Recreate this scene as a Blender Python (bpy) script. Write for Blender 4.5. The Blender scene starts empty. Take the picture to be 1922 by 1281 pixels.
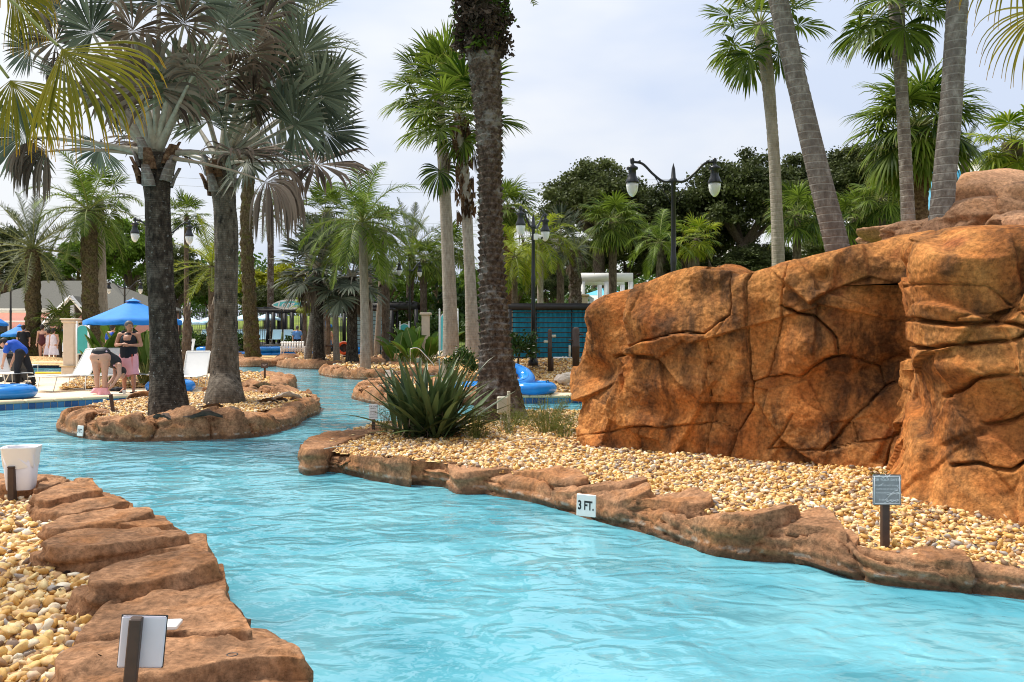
import bpy, math, random
import numpy as np
from mathutils import Vector, Matrix

# ------------------------------------------------------------------ camera, sky, sun, exposure
SC = bpy.context.scene
COL = SC.collection
F, HORIZON, CAMH = 1602.0, 617.0, 1.75          # focal length and horizon in photograph pixels, eye height above the water
cam = bpy.data.objects.new('camera', bpy.data.cameras.new('camera'))
COL.objects.link(cam)
cam.location = (0, 0, CAMH)
cam.rotation_euler = (math.radians(90), 0, 0)
cam.data.sensor_width = 36
cam.data.lens = 36 * F / 1922
cam.data.shift_y = -(640.5 - HORIZON) / 1922
cam.data.clip_end = 2000
SC.camera = cam

SUN_EL, SUN_AZ = math.radians(58), math.radians(-62)      # azimuth from +Y towards +X: high, to the left and a little ahead
world = bpy.data.worlds.new('World'); SC.world = world; world.use_nodes = True
wt = world.node_tree; wt.nodes.clear()
def wn(t, **k):
    n = wt.nodes.new(t)
    for a, v in k.items(): setattr(n, a, v)
    return n
wo = wn('ShaderNodeOutputWorld')
sky = wn('ShaderNodeTexSky', sky_type='NISHITA', sun_disc=False, sun_elevation=SUN_EL, sun_rotation=SUN_AZ, dust_density=2.0)
bg1 = wn('ShaderNodeBackground'); bg1.inputs[1].default_value = 0.12
wt.links.new(sky.outputs[0], bg1.inputs[0])
tc = wn('ShaderNodeTexCoord'); mp = wn('ShaderNodeMapping'); mp.inputs['Scale'].default_value = (1.0, 1.0, 2.6)
mp.inputs['Location'].default_value = (0.35, 0.2, 0.1)
wt.links.new(tc.outputs['Generated'], mp.inputs[0])
nz = wn('ShaderNodeTexNoise'); nz.inputs['Scale'].default_value = 1.7; nz.inputs['Detail'].default_value = 5; nz.inputs['Roughness'].default_value = 0.5
wt.links.new(mp.outputs[0], nz.inputs[0])
cr = wn('ShaderNodeValToRGB')
cr.color_ramp.elements[0].position = 0.40; cr.color_ramp.elements[0].color = (0.70, 0.785, 0.955, 1)
cr.color_ramp.elements[1].position = 0.58; cr.color_ramp.elements[1].color = (0.96, 0.975, 1.0, 1)
wt.links.new(nz.outputs[0], cr.inputs[0])
bg2 = wn('ShaderNodeBackground')
# overcast skies are brighter overhead than at the horizon
sx = wn('ShaderNodeSeparateXYZ'); wt.links.new(tc.outputs['Generated'], sx.inputs[0])
zm = wn('ShaderNodeMath', operation='MULTIPLY_ADD', use_clamp=False); zm.inputs[1].default_value = 0.30; zm.inputs[2].default_value = 0.72
wt.links.new(sx.outputs[2], zm.inputs[0]); wt.links.new(zm.outputs[0], bg2.inputs[1])
wt.links.new(cr.outputs[0], bg2.inputs[0])
mx = wn('ShaderNodeMixShader'); mx.inputs[0].default_value = 0.90
wt.links.new(bg1.outputs[0], mx.inputs[1]); wt.links.new(bg2.outputs[0], mx.inputs[2]); wt.links.new(mx.outputs[0], wo.inputs[0])

sl = bpy.data.lights.new('sun', 'SUN'); sl.energy = 4.4; sl.angle = math.radians(11); sl.color = (1.0, 0.95, 0.86)
sun = bpy.data.objects.new('sun', sl); COL.objects.link(sun)
sd = Vector((math.sin(SUN_AZ) * math.cos(SUN_EL), math.cos(SUN_AZ) * math.cos(SUN_EL), math.sin(SUN_EL)))
sun.rotation_euler = sd.to_track_quat('Z', 'Y').to_euler(); sun.location = (0, 0, 40)
vs = SC.view_settings
vs.view_transform = 'Standard'; vs.look = 'None'; vs.exposure = 0.38; vs.gamma = 1; vs.use_curve_mapping = False
SC.cycles.use_denoising = True
SC.cycles.filter_width = 1.05
SC.cycles.max_bounces = 6; SC.cycles.transparent_max_bounces = 8
SC.cycles.sample_clamp_indirect = 4

# ------------------------------------------------------------------ helpers
def G(px, py, z=0.0):
    d = (CAMH - z) * F / (py - HORIZON)
    return np.array([(px - 961) / F * d, d, z])
def A(px, py, d):
    return np.array([(px - 961) / F * d, d, CAMH - (py - HORIZON) / F * d])

_h = np.array([127.1, 311.7, 74.7])
def _hash(ix, iy, iz, s):
    n = (ix.astype(np.int64) * 374761393 + iy.astype(np.int64) * 668265263 + iz.astype(np.int64) * 2147483647 + int(s) * 1274126177) & 0xFFFFFFFF
    n = ((n ^ (n >> 13)) * 1274126177) & 0xFFFFFFFF
    n = n ^ (n >> 16)
    return (n & 0xFFFFFF) / float(0xFFFFFF)
def vnoise(P, scale=1.0, seed=0):
    P = np.asarray(P, float) * scale
    i = np.floor(P).astype(np.int64); f = P - i; f = f * f * (3 - 2 * f)
    r = 0
    for dx in (0, 1):
        wx = f[..., 0] if dx else 1 - f[..., 0]
        for dy in (0, 1):
            wy = f[..., 1] if dy else 1 - f[..., 1]
            for dz in (0, 1):
                wz = f[..., 2] if dz else 1 - f[..., 2]
                r = r + wx * wy * wz * _hash(i[..., 0] + dx, i[..., 1] + dy, i[..., 2] + dz, seed)
    return r * 2 - 1
def fbm(P, scale=1.0, seed=0, oct=4, gain=0.5):
    a, r = 1.0, 0
    for k in range(oct):
        r = r + a * vnoise(P, scale, seed + k * 17); a *= gain; scale *= 2.03
    return r
def facets(P, cell, seed, amp, n=None, sharp=0.10):
    """planar facets: each random cell is a tilted plane, softly blended"""
    rs = np.random.RandomState(seed)
    lo = P.reshape(-1, P.shape[-1]).min(0) - cell; hi = P.reshape(-1, P.shape[-1]).max(0) + cell
    vol = np.prod(np.maximum((hi - lo) / cell, 1.0))
    n = n or int(min(max(vol, 6), 260))
    C = lo + rs.rand(n, P.shape[-1]) * (hi - lo); T = rs.randn(n, P.shape[-1]) * amp / cell; O = rs.randn(n) * amp * 0.6
    Q = P.reshape(-1, P.shape[-1]); out = np.zeros(len(Q)); ws = np.zeros(len(Q))
    d2 = np.stack([((Q - C[k]) ** 2).sum(1) for k in range(n)], 1)
    m = d2.min(1)
    for k in range(n):
        w = np.exp(-(d2[:, k] - m) / (sharp * cell * cell))
        out += w * (O[k] + ((Q - C[k]) * T[k]).sum(1)); ws += w
    return (out / ws).reshape(P.shape[:-1])

def mk(name, V, Fq, mats=None, smooth=False, attr=None, midx=None):
    """mesh from numpy verts and a list of faces (array n x 3/4, or list of such arrays / tuples)"""
    V = np.asarray(V, np.float32).reshape(-1, 3)
    arrs = Fq if isinstance(Fq, (list, tuple)) and len(Fq) and isinstance(Fq[0], np.ndarray) and Fq[0].ndim == 2 else None
    if arrs is None and isinstance(Fq, np.ndarray): arrs = [Fq]
    me = bpy.data.meshes.new(name)
    if arrs is None:
        me.from_pydata(V.tolist(), [], [tuple(int(i) for i in f) for f in Fq])
    else:
        arrs = [np.asarray(a, np.int32) for a in arrs if len(a)]
        loops = np.concatenate([a.ravel() for a in arrs]); tot = np.concatenate([np.full(len(a), a.shape[1], np.int32) for a in arrs])
        start = np.concatenate([[0], np.cumsum(tot)[:-1]]).astype(np.int32)
        me.vertices.add(len(V)); me.vertices.foreach_set('co', V.ravel())
        me.loops.add(len(loops)); me.loops.foreach_set('vertex_index', loops)
        me.polygons.add(len(tot)); me.polygons.foreach_set('loop_start', start)
        try: me.polygons.foreach_set('loop_total', tot)
        except Exception: pass
        me.update(calc_edges=True)
    if smooth: me.polygons.foreach_set('use_smooth', np.ones(len(me.polygons), bool))
    if attr is not None:
        for an, av in attr.items():
            a = me.attributes.new(an, 'FLOAT', 'POINT'); a.data.foreach_set('value', np.asarray(av, np.float32))
    for m in ([mats] if isinstance(mats, str) else (mats or [])): me.materials.append(M[m])
    if midx is not None: me.polygons.foreach_set('material_index', np.asarray(midx, np.int32))
    me.update()
    return me

class MB:
    """collects pieces of one part"""
    def __init__(s): s.V = []; s.F4 = []; s.F3 = []; s.n = 0; s.FN = []
    def add(s, V, F):
        V = np.asarray(V, float).reshape(-1, 3)
        for f in (F if not isinstance(F, np.ndarray) else [F]):
            f = np.asarray(f)
            if f.ndim == 1: s.FN.append((f + s.n))
            elif f.shape[1] == 4: s.F4.append(f + s.n)
            else: s.F3.append(f + s.n)
        s.V.append(V); s.n += len(V); return s
    def box(s, c, size, rz=0, rx=0, bev=0.0, M4=None):
        x, y, z = [v / 2 for v in size]; b = min(bev, x * .9, y * .9, z * .9)
        if b <= 0:
            V = np.array([[i, j, k] for i in (-x, x) for j in (-y, y) for k in (-z, z)])
            Fq = np.array([[0, 1, 3, 2], [4, 6, 7, 5], [0, 4, 5, 1], [2, 3, 7, 6], [0, 2, 6, 4], [1, 5, 7, 3]])
        else:
            ring = lambda xx, yy, bb: [(-xx + bb, -yy), (xx - bb, -yy), (xx, -yy + bb), (xx, yy - bb), (xx - bb, yy), (-xx + bb, yy), (-xx, yy - bb), (-xx, -yy + bb)]
            L = [(-z, b, b), (-z + b, 0, b), (z - b, 0, b), (z, b, b)]
            V = np.array([(px_, py_, zz) for zz, ins, bb in L for px_, py_ in ring(x - ins, y - ins, bb)])
            q = [[a * 8 + i, a * 8 + (i + 1) % 8, (a + 1) * 8 + (i + 1) % 8, (a + 1) * 8 + i] for a in range(3) for i in range(8)]
            Fq = [np.array(q), np.arange(8)[::-1].copy(), np.arange(24, 32)]
        if M4 is not None: V = V @ M4[:3, :3].T
        if rx: V = V @ np.array([[1, 0, 0], [0, math.cos(rx), -math.sin(rx)], [0, math.sin(rx), math.cos(rx)]]).T
        if rz: V = V @ np.array([[math.cos(rz), -math.sin(rz), 0], [math.sin(rz), math.cos(rz), 0], [0, 0, 1]]).T
        return s.add(V + np.asarray(c, float), Fq)
    def tube(s, pts, r, n=8, cap=True):
        V, Fq = tube(pts, r, n); s.add(V, Fq)
        if cap: s.FN += [np.arange(n)[::-1] + s.n - len(V), np.arange(n) + s.n - n]
        return s
    def lathe(s, prof, c=(0, 0, 0), n=20, cap=True):
        prof = np.asarray(prof, float); a = np.arange(n) * 2 * math.pi / n
        V = np.stack([np.outer(prof[:, 0], np.cos(a)), np.outer(prof[:, 0], np.sin(a)), np.repeat(prof[:, 1:2], n, 1)], -1).reshape(-1, 3)
        s.add(V + np.asarray(c, float), gridf(len(prof), n, True)[:, ::-1].copy())
        if cap: s.FN += [np.arange(n)[::-1] + s.n - len(V), np.arange(n) + s.n - n]
        return s
    def prism(s, poly, z0, z1):
        n = len(poly); V = [(p[0], p[1], z0) for p in poly] + [(p[0], p[1], z1) for p in poly]
        q = np.array([[i, (i + 1) % n, n + (i + 1) % n, n + i] for i in range(n)])
        return s.add(V, [q, np.arange(n)[::-1].copy(), np.arange(n, 2 * n)])
    def mesh(s, name, mat, smooth=False):
        V = np.concatenate(s.V)
        if s.FN:
            fs = [tuple(f) for a in s.F4 for f in a.tolist()] + [tuple(f) for a in s.F3 for f in a.tolist()] + [tuple(f.tolist()) for f in s.FN]
            me = mk(name, V, fs, mat, smooth)
        else:
            me = mk(name, V, [a for a in ([np.concatenate(s.F4)] if s.F4 else []) + ([np.concatenate(s.F3)] if s.F3 else [])], mat, smooth)
        return me
    def build(s, name, mat, parent=None, smooth=False, loc=None):
        return obj(name, s.mesh(name, mat, smooth), parent, loc)

def gridf(a, b, wrap=False):
    i, j = np.meshgrid(np.arange(a - 1), np.arange(b if wrap else b - 1), indexing='ij')
    i = i.ravel(); j = j.ravel(); k = (j + 1) % b
    return np.stack([i * b + j, (i + 1) * b + j, (i + 1) * b + k, i * b + k], 1)
def frames(P):
    P = np.asarray(P, float); T = np.gradient(P, axis=0); T /= np.linalg.norm(T, axis=1)[:, None] + 1e-9
    ref = np.array([0, 0, 1.0]) if abs(T[:, 2]).mean() < .8 else np.array([0, 1.0, 0])
    N = np.cross(T, ref); N /= np.linalg.norm(N, axis=1)[:, None] + 1e-9
    return T, N, np.cross(N, T)
def tube(pts, r, n=8):
    P = np.asarray(pts, float); T, N, B = frames(P); r = np.broadcast_to(np.asarray(r, float), (len(P),))
    a = np.arange(n) * 2 * math.pi / n
    V = P[:, None] + r[:, None, None] * (np.cos(a)[None, :, None] * N[:, None] + np.sin(a)[None, :, None] * B[:, None])
    return V.reshape(-1, 3), gridf(len(P), n, True)[:, ::-1].copy()
def curve(pts, n):
    """smooth resample (Catmull-Rom)"""
    P = np.asarray(pts, float); m = len(P)
    if m < 3:
        t = np.linspace(0, 1, n)[:, None]; return P[0] * (1 - t) + P[-1] * t
    Q = np.vstack([2 * P[0] - P[1], P, 2 * P[-1] - P[-2]])
    t = np.linspace(0, m - 1 - 1e-9, n); i = t.astype(int); f = (t - i)[:, None]
    a, b, c, d = Q[i], Q[i + 1], Q[i + 2], Q[i + 3]
    return 0.5 * (2 * b + (c - a) * f + (2 * a - 5 * b + 4 * c - d) * f ** 2 + (3 * b - a - 3 * c + d) * f ** 3)
def resample(P, n):
    P = np.asarray(P, float); L = np.concatenate([[0], np.cumsum(np.linalg.norm(np.diff(P, axis=0), axis=1))])
    t = np.linspace(0, L[-1], n); return np.stack([np.interp(t, L, P[:, k]) for k in range(P.shape[1])], 1)

def obj(name, me, parent=None, loc=None, rz=0.0, sc=None):
    o = bpy.data.objects.new(name, me); COL.objects.link(o)
    if parent is not None: o.parent = parent
    if loc is not None: o.location = [float(v) for v in loc]
    if rz: o.rotation_euler = (0, 0, rz)
    if sc is not None: o.scale = (sc,) * 3 if np.isscalar(sc) else sc
    return o
def tag(o, label, cat, group=None, kind=None):
    if label: o['label'] = label
    if cat: o['category'] = cat
    if group: o['group'] = group
    if kind: o['kind'] = kind
    return o
def thing(name, label, cat, loc=(0, 0, 0), rz=0.0, group=None, sc=None):
    return tag(obj(name, None, None, loc, rz, sc), label, cat, group)
def struct(name, me): return tag(obj(name, me), None, None, kind='structure')
def copy_tree(o, parent=None):
    c = o.copy(); COL.objects.link(c); c.parent = parent
    for ch in list(o.children): copy_tree(ch, c)
    return c
def text_mesh(txt, size, mat, name='lettering', bold=0.0, shear=0.0):
    cu = bpy.data.curves.new(name, 'FONT'); cu.body = txt; cu.size = size; cu.align_x = 'CENTER'; cu.align_y = 'CENTER'; cu.offset = bold; cu.shear = shear
    t = bpy.data.objects.new(name, cu); COL.objects.link(t)
    me = bpy.data.meshes.new_from_object(t.evaluated_get(bpy.context.evaluated_depsgraph_get()))
    bpy.data.objects.remove(t); me.name = name; me.materials.clear(); me.materials.append(M[mat]); return me

# ------------------------------------------------------------------ materials
M = {}
class Mat:
    def __init__(s, name, rough=0.7, spec=0.5):
        s.m = bpy.data.materials.new(name); s.m.use_nodes = True; s.t = s.m.node_tree
        s.b = s.t.nodes['Principled BSDF']; s.out = s.t.nodes['Material Output']; M[name] = s.m
        s.b.inputs['Roughness'].default_value = rough; s.b.inputs['Specular IOR Level'].default_value = spec
        s._co = None
    def n(s, t, **k):
        x = s.t.nodes.new(t)
        for a, v in k.items(): setattr(x, a, v)
        return x
    def l(s, a, b): s.t.links.new(a, b)
    def co(s, kind='Object', scale=(1, 1, 1)):
        c = s.n('ShaderNodeTexCoord'); m = s.n('ShaderNodeMapping'); m.inputs['Scale'].default_value = scale
        s.l(c.outputs[kind], m.inputs[0]); return m.outputs[0]
    def pos(s, scale=(1, 1, 1)):
        c = s.n('ShaderNodeNewGeometry'); m = s.n('ShaderNodeMapping'); m.inputs['Scale'].default_value = scale
        s.l(c.outputs['Position'], m.inputs[0]); return m.outputs[0]
    def noise(s, v, scale, detail=4, rough=0.55, dist=0.0):
        x = s.n('ShaderNodeTexNoise'); x.inputs['Scale'].default_value = scale; x.inputs['Detail'].default_value = detail
        x.inputs['Roughness'].default_value = rough; x.inputs['Distortion'].default_value = dist
        s.l(v, x.inputs['Vector']); return x.outputs[0]
    def ramp(s, f, stops):
        x = s.n('ShaderNodeValToRGB'); e = x.color_ramp.elements
        while len(e) < len(stops): e.new(0.5)
        for k, (p, c) in enumerate(stops):
            e[k].position = p; e[k].color = (c if len(c) == 4 else (*c, 1)) if not np.isscalar(c) else (c, c, c, 1)
        s.l(f, x.inputs[0]); return x.outputs[0]
    def mix(s, f, a, b, mode='MIX'):
        x = s.n('ShaderNodeMix', data_type='RGBA', blend_type=mode)
        for i, v in ((0, f), (6, a), (7, b)):
            if isinstance(v, bpy.types.NodeSocket): s.l(v, x.inputs[i])
            else: x.inputs[i].default_value = v if i == 0 else (*v, 1)
        return x.outputs[2]
    def math(s, op, a, b=0.0):
        x = s.n('ShaderNodeMath', operation=op)
        for i, v in ((0, a), (1, b)):
            if isinstance(v, bpy.types.NodeSocket): s.l(v, x.inputs[i])
            else: x.inputs[i].default_value = v
        return x.outputs[0]
    def color(s, c):
        if isinstance(c, bpy.types.NodeSocket): s.l(c, s.b.inputs['Base Color'])
        else: s.b.inputs['Base Color'].default_value = (*c, 1)
        return s
    def bump(s, h, strength=0.5, dist=0.02, prev=None):
        x = s.n('ShaderNodeBump'); x.inputs['Strength'].default_value = strength; x.inputs['Distance'].default_value = dist
        s.l(h, x.inputs['Height'])
        if prev is not None: s.l(prev, x.inputs['Normal'])
        s.l(x.outputs[0], s.b.inputs['Normal']); return x.outputs[0]
    def attr(s, nm):
        x = s.n('ShaderNodeAttribute', attribute_name=nm); return x.outputs['Fac']
    def rnd(s): return s.n('ShaderNodeObjectInfo').outputs['Random']
    def translucent(s, c, f):
        t = s.n('ShaderNodeBsdfTranslucent'); x = s.n('ShaderNodeMixShader'); x.inputs[0].default_value = f
        if isinstance(c, bpy.types.NodeSocket): s.l(c, t.inputs[0])
        else: t.inputs[0].default_value = (*c, 1)
        s.l(s.b.outputs[0], x.inputs[1]); s.l(t.outputs[0], x.inputs[2]); s.l(x.outputs[0], s.out.inputs[0])

def plain(name, c, rough=0.6, var=0.12, scale=6.0, bump=0.0, metal=0.0, spec=0.5):
    m = Mat(name, rough, spec); v = m.co('Object'); f = m.noise(v, scale, 5)
    lo = tuple(x * (1 - var) for x in c); hi = tuple(min(1, x * (1 + var)) for x in c)
    m.color(m.ramp(f, [(0.3, lo), (0.7, hi)])); m.b.inputs['Metallic'].default_value = metal
    if bump: m.bump(m.noise(v, scale * 6, 5), bump, 0.01)
    return m

def rockmat(name, stops, dark, grime=0.5, scale=1.0):
    m = Mat(name, 0.92, 0.10); v = m.pos()
    base = m.ramp(m.noise(v, 1.5 * scale, 6, 0.6, 0.6), stops)
    st = m.ramp(m.noise(m.pos((1.0, 1.0, 0.45)), 2.6 * scale, 8, 0.68, 0.4), [(0.44, 0.0), (0.64, 1.0)])
    c = m.mix(m.math('MULTIPLY', st, grime), base, dark)
    gr = m.noise(v, 26, 6, 0.7)
    c = m.mix(0.75, c, m.ramp(gr, [(0.3, (0.15, 0.15, 0.15)), (0.7, (0.88, 0.88, 0.88))]), 'OVERLAY')
    sp = m.ramp(m.noise(v, 60, 3, 0.6), [(0.66, 0.0), (0.72, 1.0)])
    c = m.mix(m.math('MULTIPLY', sp, 0.5), c, tuple(x * 0.5 for x in dark))
    if name == 'ledge_rock':      # wet foot and pale mineral line along the water
        sz = m.n('ShaderNodeSeparateXYZ'); m.l(v, sz.inputs[0]); zz = m.math('ADD', sz.outputs[2], m.math('MULTIPLY', m.math('SUBTRACT', m.noise(v, 5, 4), .5), .07))
        mn = m.ramp(zz, [(0.055, 0.0), (0.068, 1.0), (0.080, 1.0), (0.10, 0.0)]); c = m.mix(m.math('MULTIPLY', mn, m.ramp(m.noise(v, 11, 4), [(.48, 0.0), (.62, .6)])), c, (.52, .46, .38))
        wet = m.ramp(zz, [(0.045, 1.0), (0.075, 0.0)]); c = m.mix(m.math('MULTIPLY', wet, .62), c, (0.06, 0.035, 0.022)); m.l(m.ramp(zz, [(0.045, .3), (0.08, .88)]), m.b.inputs['Roughness'])
    m.color(c)
    b = m.bump(m.noise(v, 9, 8, 0.7), 0.6, 0.05)
    m.bump(m.noise(v, 55, 6, 0.75), 0.8, 0.014, b)
    return m
rockmat('wall_rock', [(0.30, (0.33, 0.108, 0.032)), (0.45, (0.43, 0.155, 0.042)), (0.58, (0.50, 0.215, 0.066)), (0.72, (0.29, 0.10, 0.036))], (0.075, 0.038, 0.020), 0.92)
rockmat('ledge_rock', [(0.30, (0.31, 0.145, 0.066)), (0.48, (0.40, 0.215, 0.115)), (0.62, (0.36, 0.165, 0.07)), (0.75, (0.29, 0.155, 0.09))], (0.13, 0.072, 0.042), 0.72, 1.3)
rockmat('mound_rock', [(0.30, (0.42, 0.22, 0.12)), (0.5, (0.52, 0.29, 0.165)), (0.7, (0.46, 0.23, 0.11))], (0.23, 0.13, 0.08), 0.5)

m = Mat('pebble', 0.62, 0.4); a = m.attr('rnd'); v = m.pos()
c = m.ramp(a, [(0.0, (0.48, 0.23, 0.045)), (0.18, (0.68, 0.42, 0.13)), (0.38, (0.76, 0.57, 0.28)), (0.52, (0.58, 0.30, 0.06)), (0.64, (0.84, 0.74, 0.55)), (0.78, (0.45, 0.25, 0.10)), (0.90, (0.19, 0.105, 0.06)), (1.0, (0.38, 0.34, 0.30))])
c = m.mix(0.35, c, m.ramp(m.noise(v, 40, 4), [(0.3, 0.2), (0.7, 0.8)]), 'OVERLAY'); m.color(c)
m = Mat('gravel_bed', 0.9, 0.2); v = m.pos()
vo = m.n('ShaderNodeTexVoronoi'); vo.inputs['Scale'].default_value = 22; m.l(v, vo.inputs['Vector'])
sp_ = m.n('ShaderNodeSeparateColor'); m.l(vo.outputs['Color'], sp_.inputs[0])
c = m.ramp(sp_.outputs[0], [(0.0, (0.58, 0.34, 0.11)), (0.3, (0.78, 0.56, 0.24)), (0.6, (0.84, 0.68, 0.42)), (0.8, (0.60, 0.34, 0.10)), (1.0, (0.34, 0.22, 0.14))])
m.color(m.mix(0.6, c, m.ramp(vo.outputs['Distance'], [(0.0, 0.75), (0.7, 0.1)]), 'OVERLAY')); m.bump(m.math('SUBTRACT', 1.0, vo.outputs['Distance']), 1.0, 0.03)

m = Mat('water', 0.015, 0.5); m.b.inputs['IOR'].default_value = 1.75
v = m.pos((1.0, 1.35, 1.0))
c = m.ramp(m.noise(m.pos((0.5, 0.5, 1)), 1.3, 4, 0.5, 1.0), [(0.35, (0.080, 0.325, 0.405)), (0.65, (0.165, 0.45, 0.525))]); m.color(c)
b = m.bump(m.noise(v, 1.0, 1, 0.4, 0.8), 1.0, 0.085)
b = m.bump(m.noise(v, 2.6, 1, 0.4, 1.2), 1.0, 0.042, b)
m.bump(m.noise(v, 8.0, 2, 0.5, 0.8), 0.9, 0.008, b)
m.b.inputs['Alpha'].default_value = 0.93

m = Mat('pool_floor', 0.8); m.color((0.32, 0.68, 0.78))
m = Mat('deck', 0.85, 0.3); v = m.pos(); m.color(m.mix(0.5, m.ramp(m.noise(v, 0.7, 6, 0.6), [(0.3, (0.66, 0.50, 0.33)), (0.7, (0.76, 0.62, 0.45))]), m.ramp(m.noise(v, 30, 4), [(0.3, 0.3), (0.7, 0.7)]), 'OVERLAY')); m.bump(m.noise(v, 45, 4), 0.3, 0.01)
m = Mat('coping', 0.8, 0.3); v = m.pos(); m.color(m.ramp(m.noise(v, 3, 6, 0.6), [(0.3, (0.64, 0.47, 0.29)), (0.7, (0.76, 0.60, 0.40))]))
m = Mat('blue_tile', 0.15, 0.6); m.color(m.ramp(m.rnd(), [(0.0, (0.012, 0.06, 0.22)), (0.5, (0.03, 0.14, 0.36)), (0.8, (0.05, 0.22, 0.45)), (1.0, (0.10, 0.30, 0.48))]))
plain('grout', (0.42, 0.46, 0.48)); 
m = Mat('ground', 0.95, 0.2); v = m.pos(); m.color(m.ramp(m.noise(v, 0.5, 6, 0.6), [(0.3, (0.09, 0.13, 0.02)), (0.6, (0.17, 0.22, 0.035)), (0.8, (0.24, 0.24, 0.06))]))

def barkmat(name, lo, mid, hi, ring=0.0, ringscale=9.0, patch=None, bump=0.8, vert=0.25, patch_amt=0.5):
    m = Mat(name, 0.92, 0.15); v = m.co('Object')
    f = m.noise(m.co('Object', (1, 1, vert)), 14, 7, 0.65)
    c = m.ramp(f, [(0.3, lo), (0.5, mid), (0.72, hi)])
    if patch is not None:
        p = m.ramp(m.noise(v, 3.2, 7, 0.72), [(0.52, 0.0), (0.62, 1.0)]); c = m.mix(m.math('MULTIPLY', p, patch_amt), c, patch)
    h = m.noise(v, 22, 6, 0.7)
    if ring:
        w = m.n('ShaderNodeTexWave', wave_type='BANDS', bands_direction='Z'); w.inputs['Scale'].default_value = ringscale
        w.inputs['Distortion'].default_value = 1.2; w.inputs['Detail'].default_value = 3; m.l(v, w.inputs['Vector'])
        rr = m.ramp(w.outputs[0], [(0.0, 1.0), (0.12, 0.0)])
        c = m.mix(m.math('MULTIPLY', rr, ring), c, hi)
        h = m.math('SUBTRACT', h, m.math('MULTIPLY', rr, 0.5))
    if name in ('bark_dark', 'bark_grey'):
        sp = m.ramp(m.noise(v, 17, 4, 0.6), [(0.64, 0.0), (0.69, 1.0)]); c = m.mix(m.math('MULTIPLY', sp, 0.55), c, (0.42, 0.41, 0.38))
        dk = m.ramp(m.noise(m.co('Object', (1, 1, .5)), 7, 5, .7), [(0.34, 1.0), (0.42, 0.0)]); c = m.mix(m.math('MULTIPLY', dk, .8), c, (0.012, 0.010, 0.009))
    m.color(c); m.bump(h, bump, 0.03); return m
barkmat('bark_dark', (0.016, 0.011, 0.008), (0.050, 0.038, 0.028), (0.155, 0.125, 0.095), 0.2, 10, (0.24, 0.205, 0.165), 1.0, 0.5, 0.30)
barkmat('bark_grey', (0.055, 0.042, 0.031), (0.138, 0.112, 0.086), (0.265, 0.222, 0.175), 0.3, 8, (0.05, 0.039, 0.030), 0.9, 0.4, 0.55)
barkmat('bark_date', (0.022, 0.015, 0.011), (0.085, 0.060, 0.045), (0.20, 0.155, 0.12), 0, 0, (0.40, 0.39, 0.36), 1.0, 0.8, 0.45)
barkmat('bark_mossy', (0.020, 0.014, 0.007), (0.075, 0.058, 0.030), (0.17, 0.14, 0.085), 0, 0, (0.085, 0.10, 0.02), 1.0, 0.8, 0.7)
barkmat('bark_ring', (0.105, 0.085, 0.072), (0.185, 0.158, 0.135), (0.36, 0.33, 0.29), 0.55, 3.4, (0.13, 0.11, 0.10), 0.6, 0.5, 0.5)
barkmat('bark_pale', (0.20, 0.165, 0.13), (0.31, 0.265, 0.215), (0.43, 0.38, 0.32), 0.35, 4.2, (0.24, 0.21, 0.17), 0.5, 0.3, 0.5)
barkmat('bark_fibre', (0.035, 0.018, 0.010), (0.13, 0.07, 0.038), (0.27, 0.17, 0.10), 0, 0, None, 1.0, 1.5)
barkmat('bark_brown', (0.05, 0.036, 0.026), (0.12, 0.09, 0.066), (0.22, 0.175, 0.13), 0.2, 6, None, 0.8, 0.4)

def leafmat(name, lo, hi, tip=None, trans=0.3, rough=0.5, spec=0.4, attr=True):
    m = Mat(name, rough, spec * .4)
    a = m.attr('rnd') if attr else m.rnd(); o = m.rnd()
    f = m.math('ADD', m.math('MULTIPLY', a, 0.65), m.math('MULTIPLY', o, 0.35))
    c = m.ramp(f, [(0.1, lo), (0.9, hi)])
    if tip is not None:
        c = m.mix(m.ramp(m.attr('tip'), [(0.80, 0.0), (1.0, 0.9)]), c, tip)
    m.color(c); m.translucent(c, trans); return m
leafmat('leaf_silver', (0.020, 0.030, 0.018), (0.20, 0.228, 0.155), (0.24, 0.20, 0.15), 0.15)
leafmat('leaf_dead', (0.030, 0.020, 0.015), (0.25, 0.19, 0.145), None, 0.15, 0.8, 0.2)
leafmat('leaf_fan', (0.016, 0.042, 0.003), (0.185, 0.255, 0.030), (0.25, 0.22, 0.06), 0.35)
leafmat('leaf_yellow', (0.13, 0.13, 0.008), (0.36, 0.29, 0.022), (0.48, 0.25, 0.02), 0.35)
leafmat('leaf_lime', (0.06, 0.12, 0.005), (0.34, 0.38, 0.03), (0.34, 0.27, 0.03), 0.4)
leafmat('leaf_date', (0.022, 0.036, 0.014), (0.20, 0.225, 0.105), None, 0.25)
leafmat('leaf_queen', (0.022, 0.055, 0.005), (0.21, 0.295, 0.040), None, 0.35)
leafmat('leaf_oak', (0.010, 0.018, 0.005), (0.135, 0.16, 0.052), None, 0.2)
leafmat('leaf_bamboo', (0.012, 0.042, 0.003), (0.17, 0.27, 0.03), None, 0.35)
leafmat('leaf_lemon', (0.07, 0.095, 0.004), (0.36, 0.36, 0.025), None, 0.4)
leafmat('leaf_shrub', (0.008, 0.026, 0.004), (0.085, 0.155, 0.026), None, 0.25, 0.35, 0.6)
leafmat('leaf_flax', (0.012, 0.030, 0.010), (0.105, 0.150, 0.055), (0.10, 0.12, 0.05), 0.15, 0.35, 0.6)
leafmat('leaf_banana', (0.05, 0.115, 0.012), (0.12, 0.21, 0.03), None, 0.35, 0.35, 0.6)
leafmat('leaf_weed', (0.05, 0.075, 0.014), (0.15, 0.17, 0.035), None, 0.3)
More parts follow.
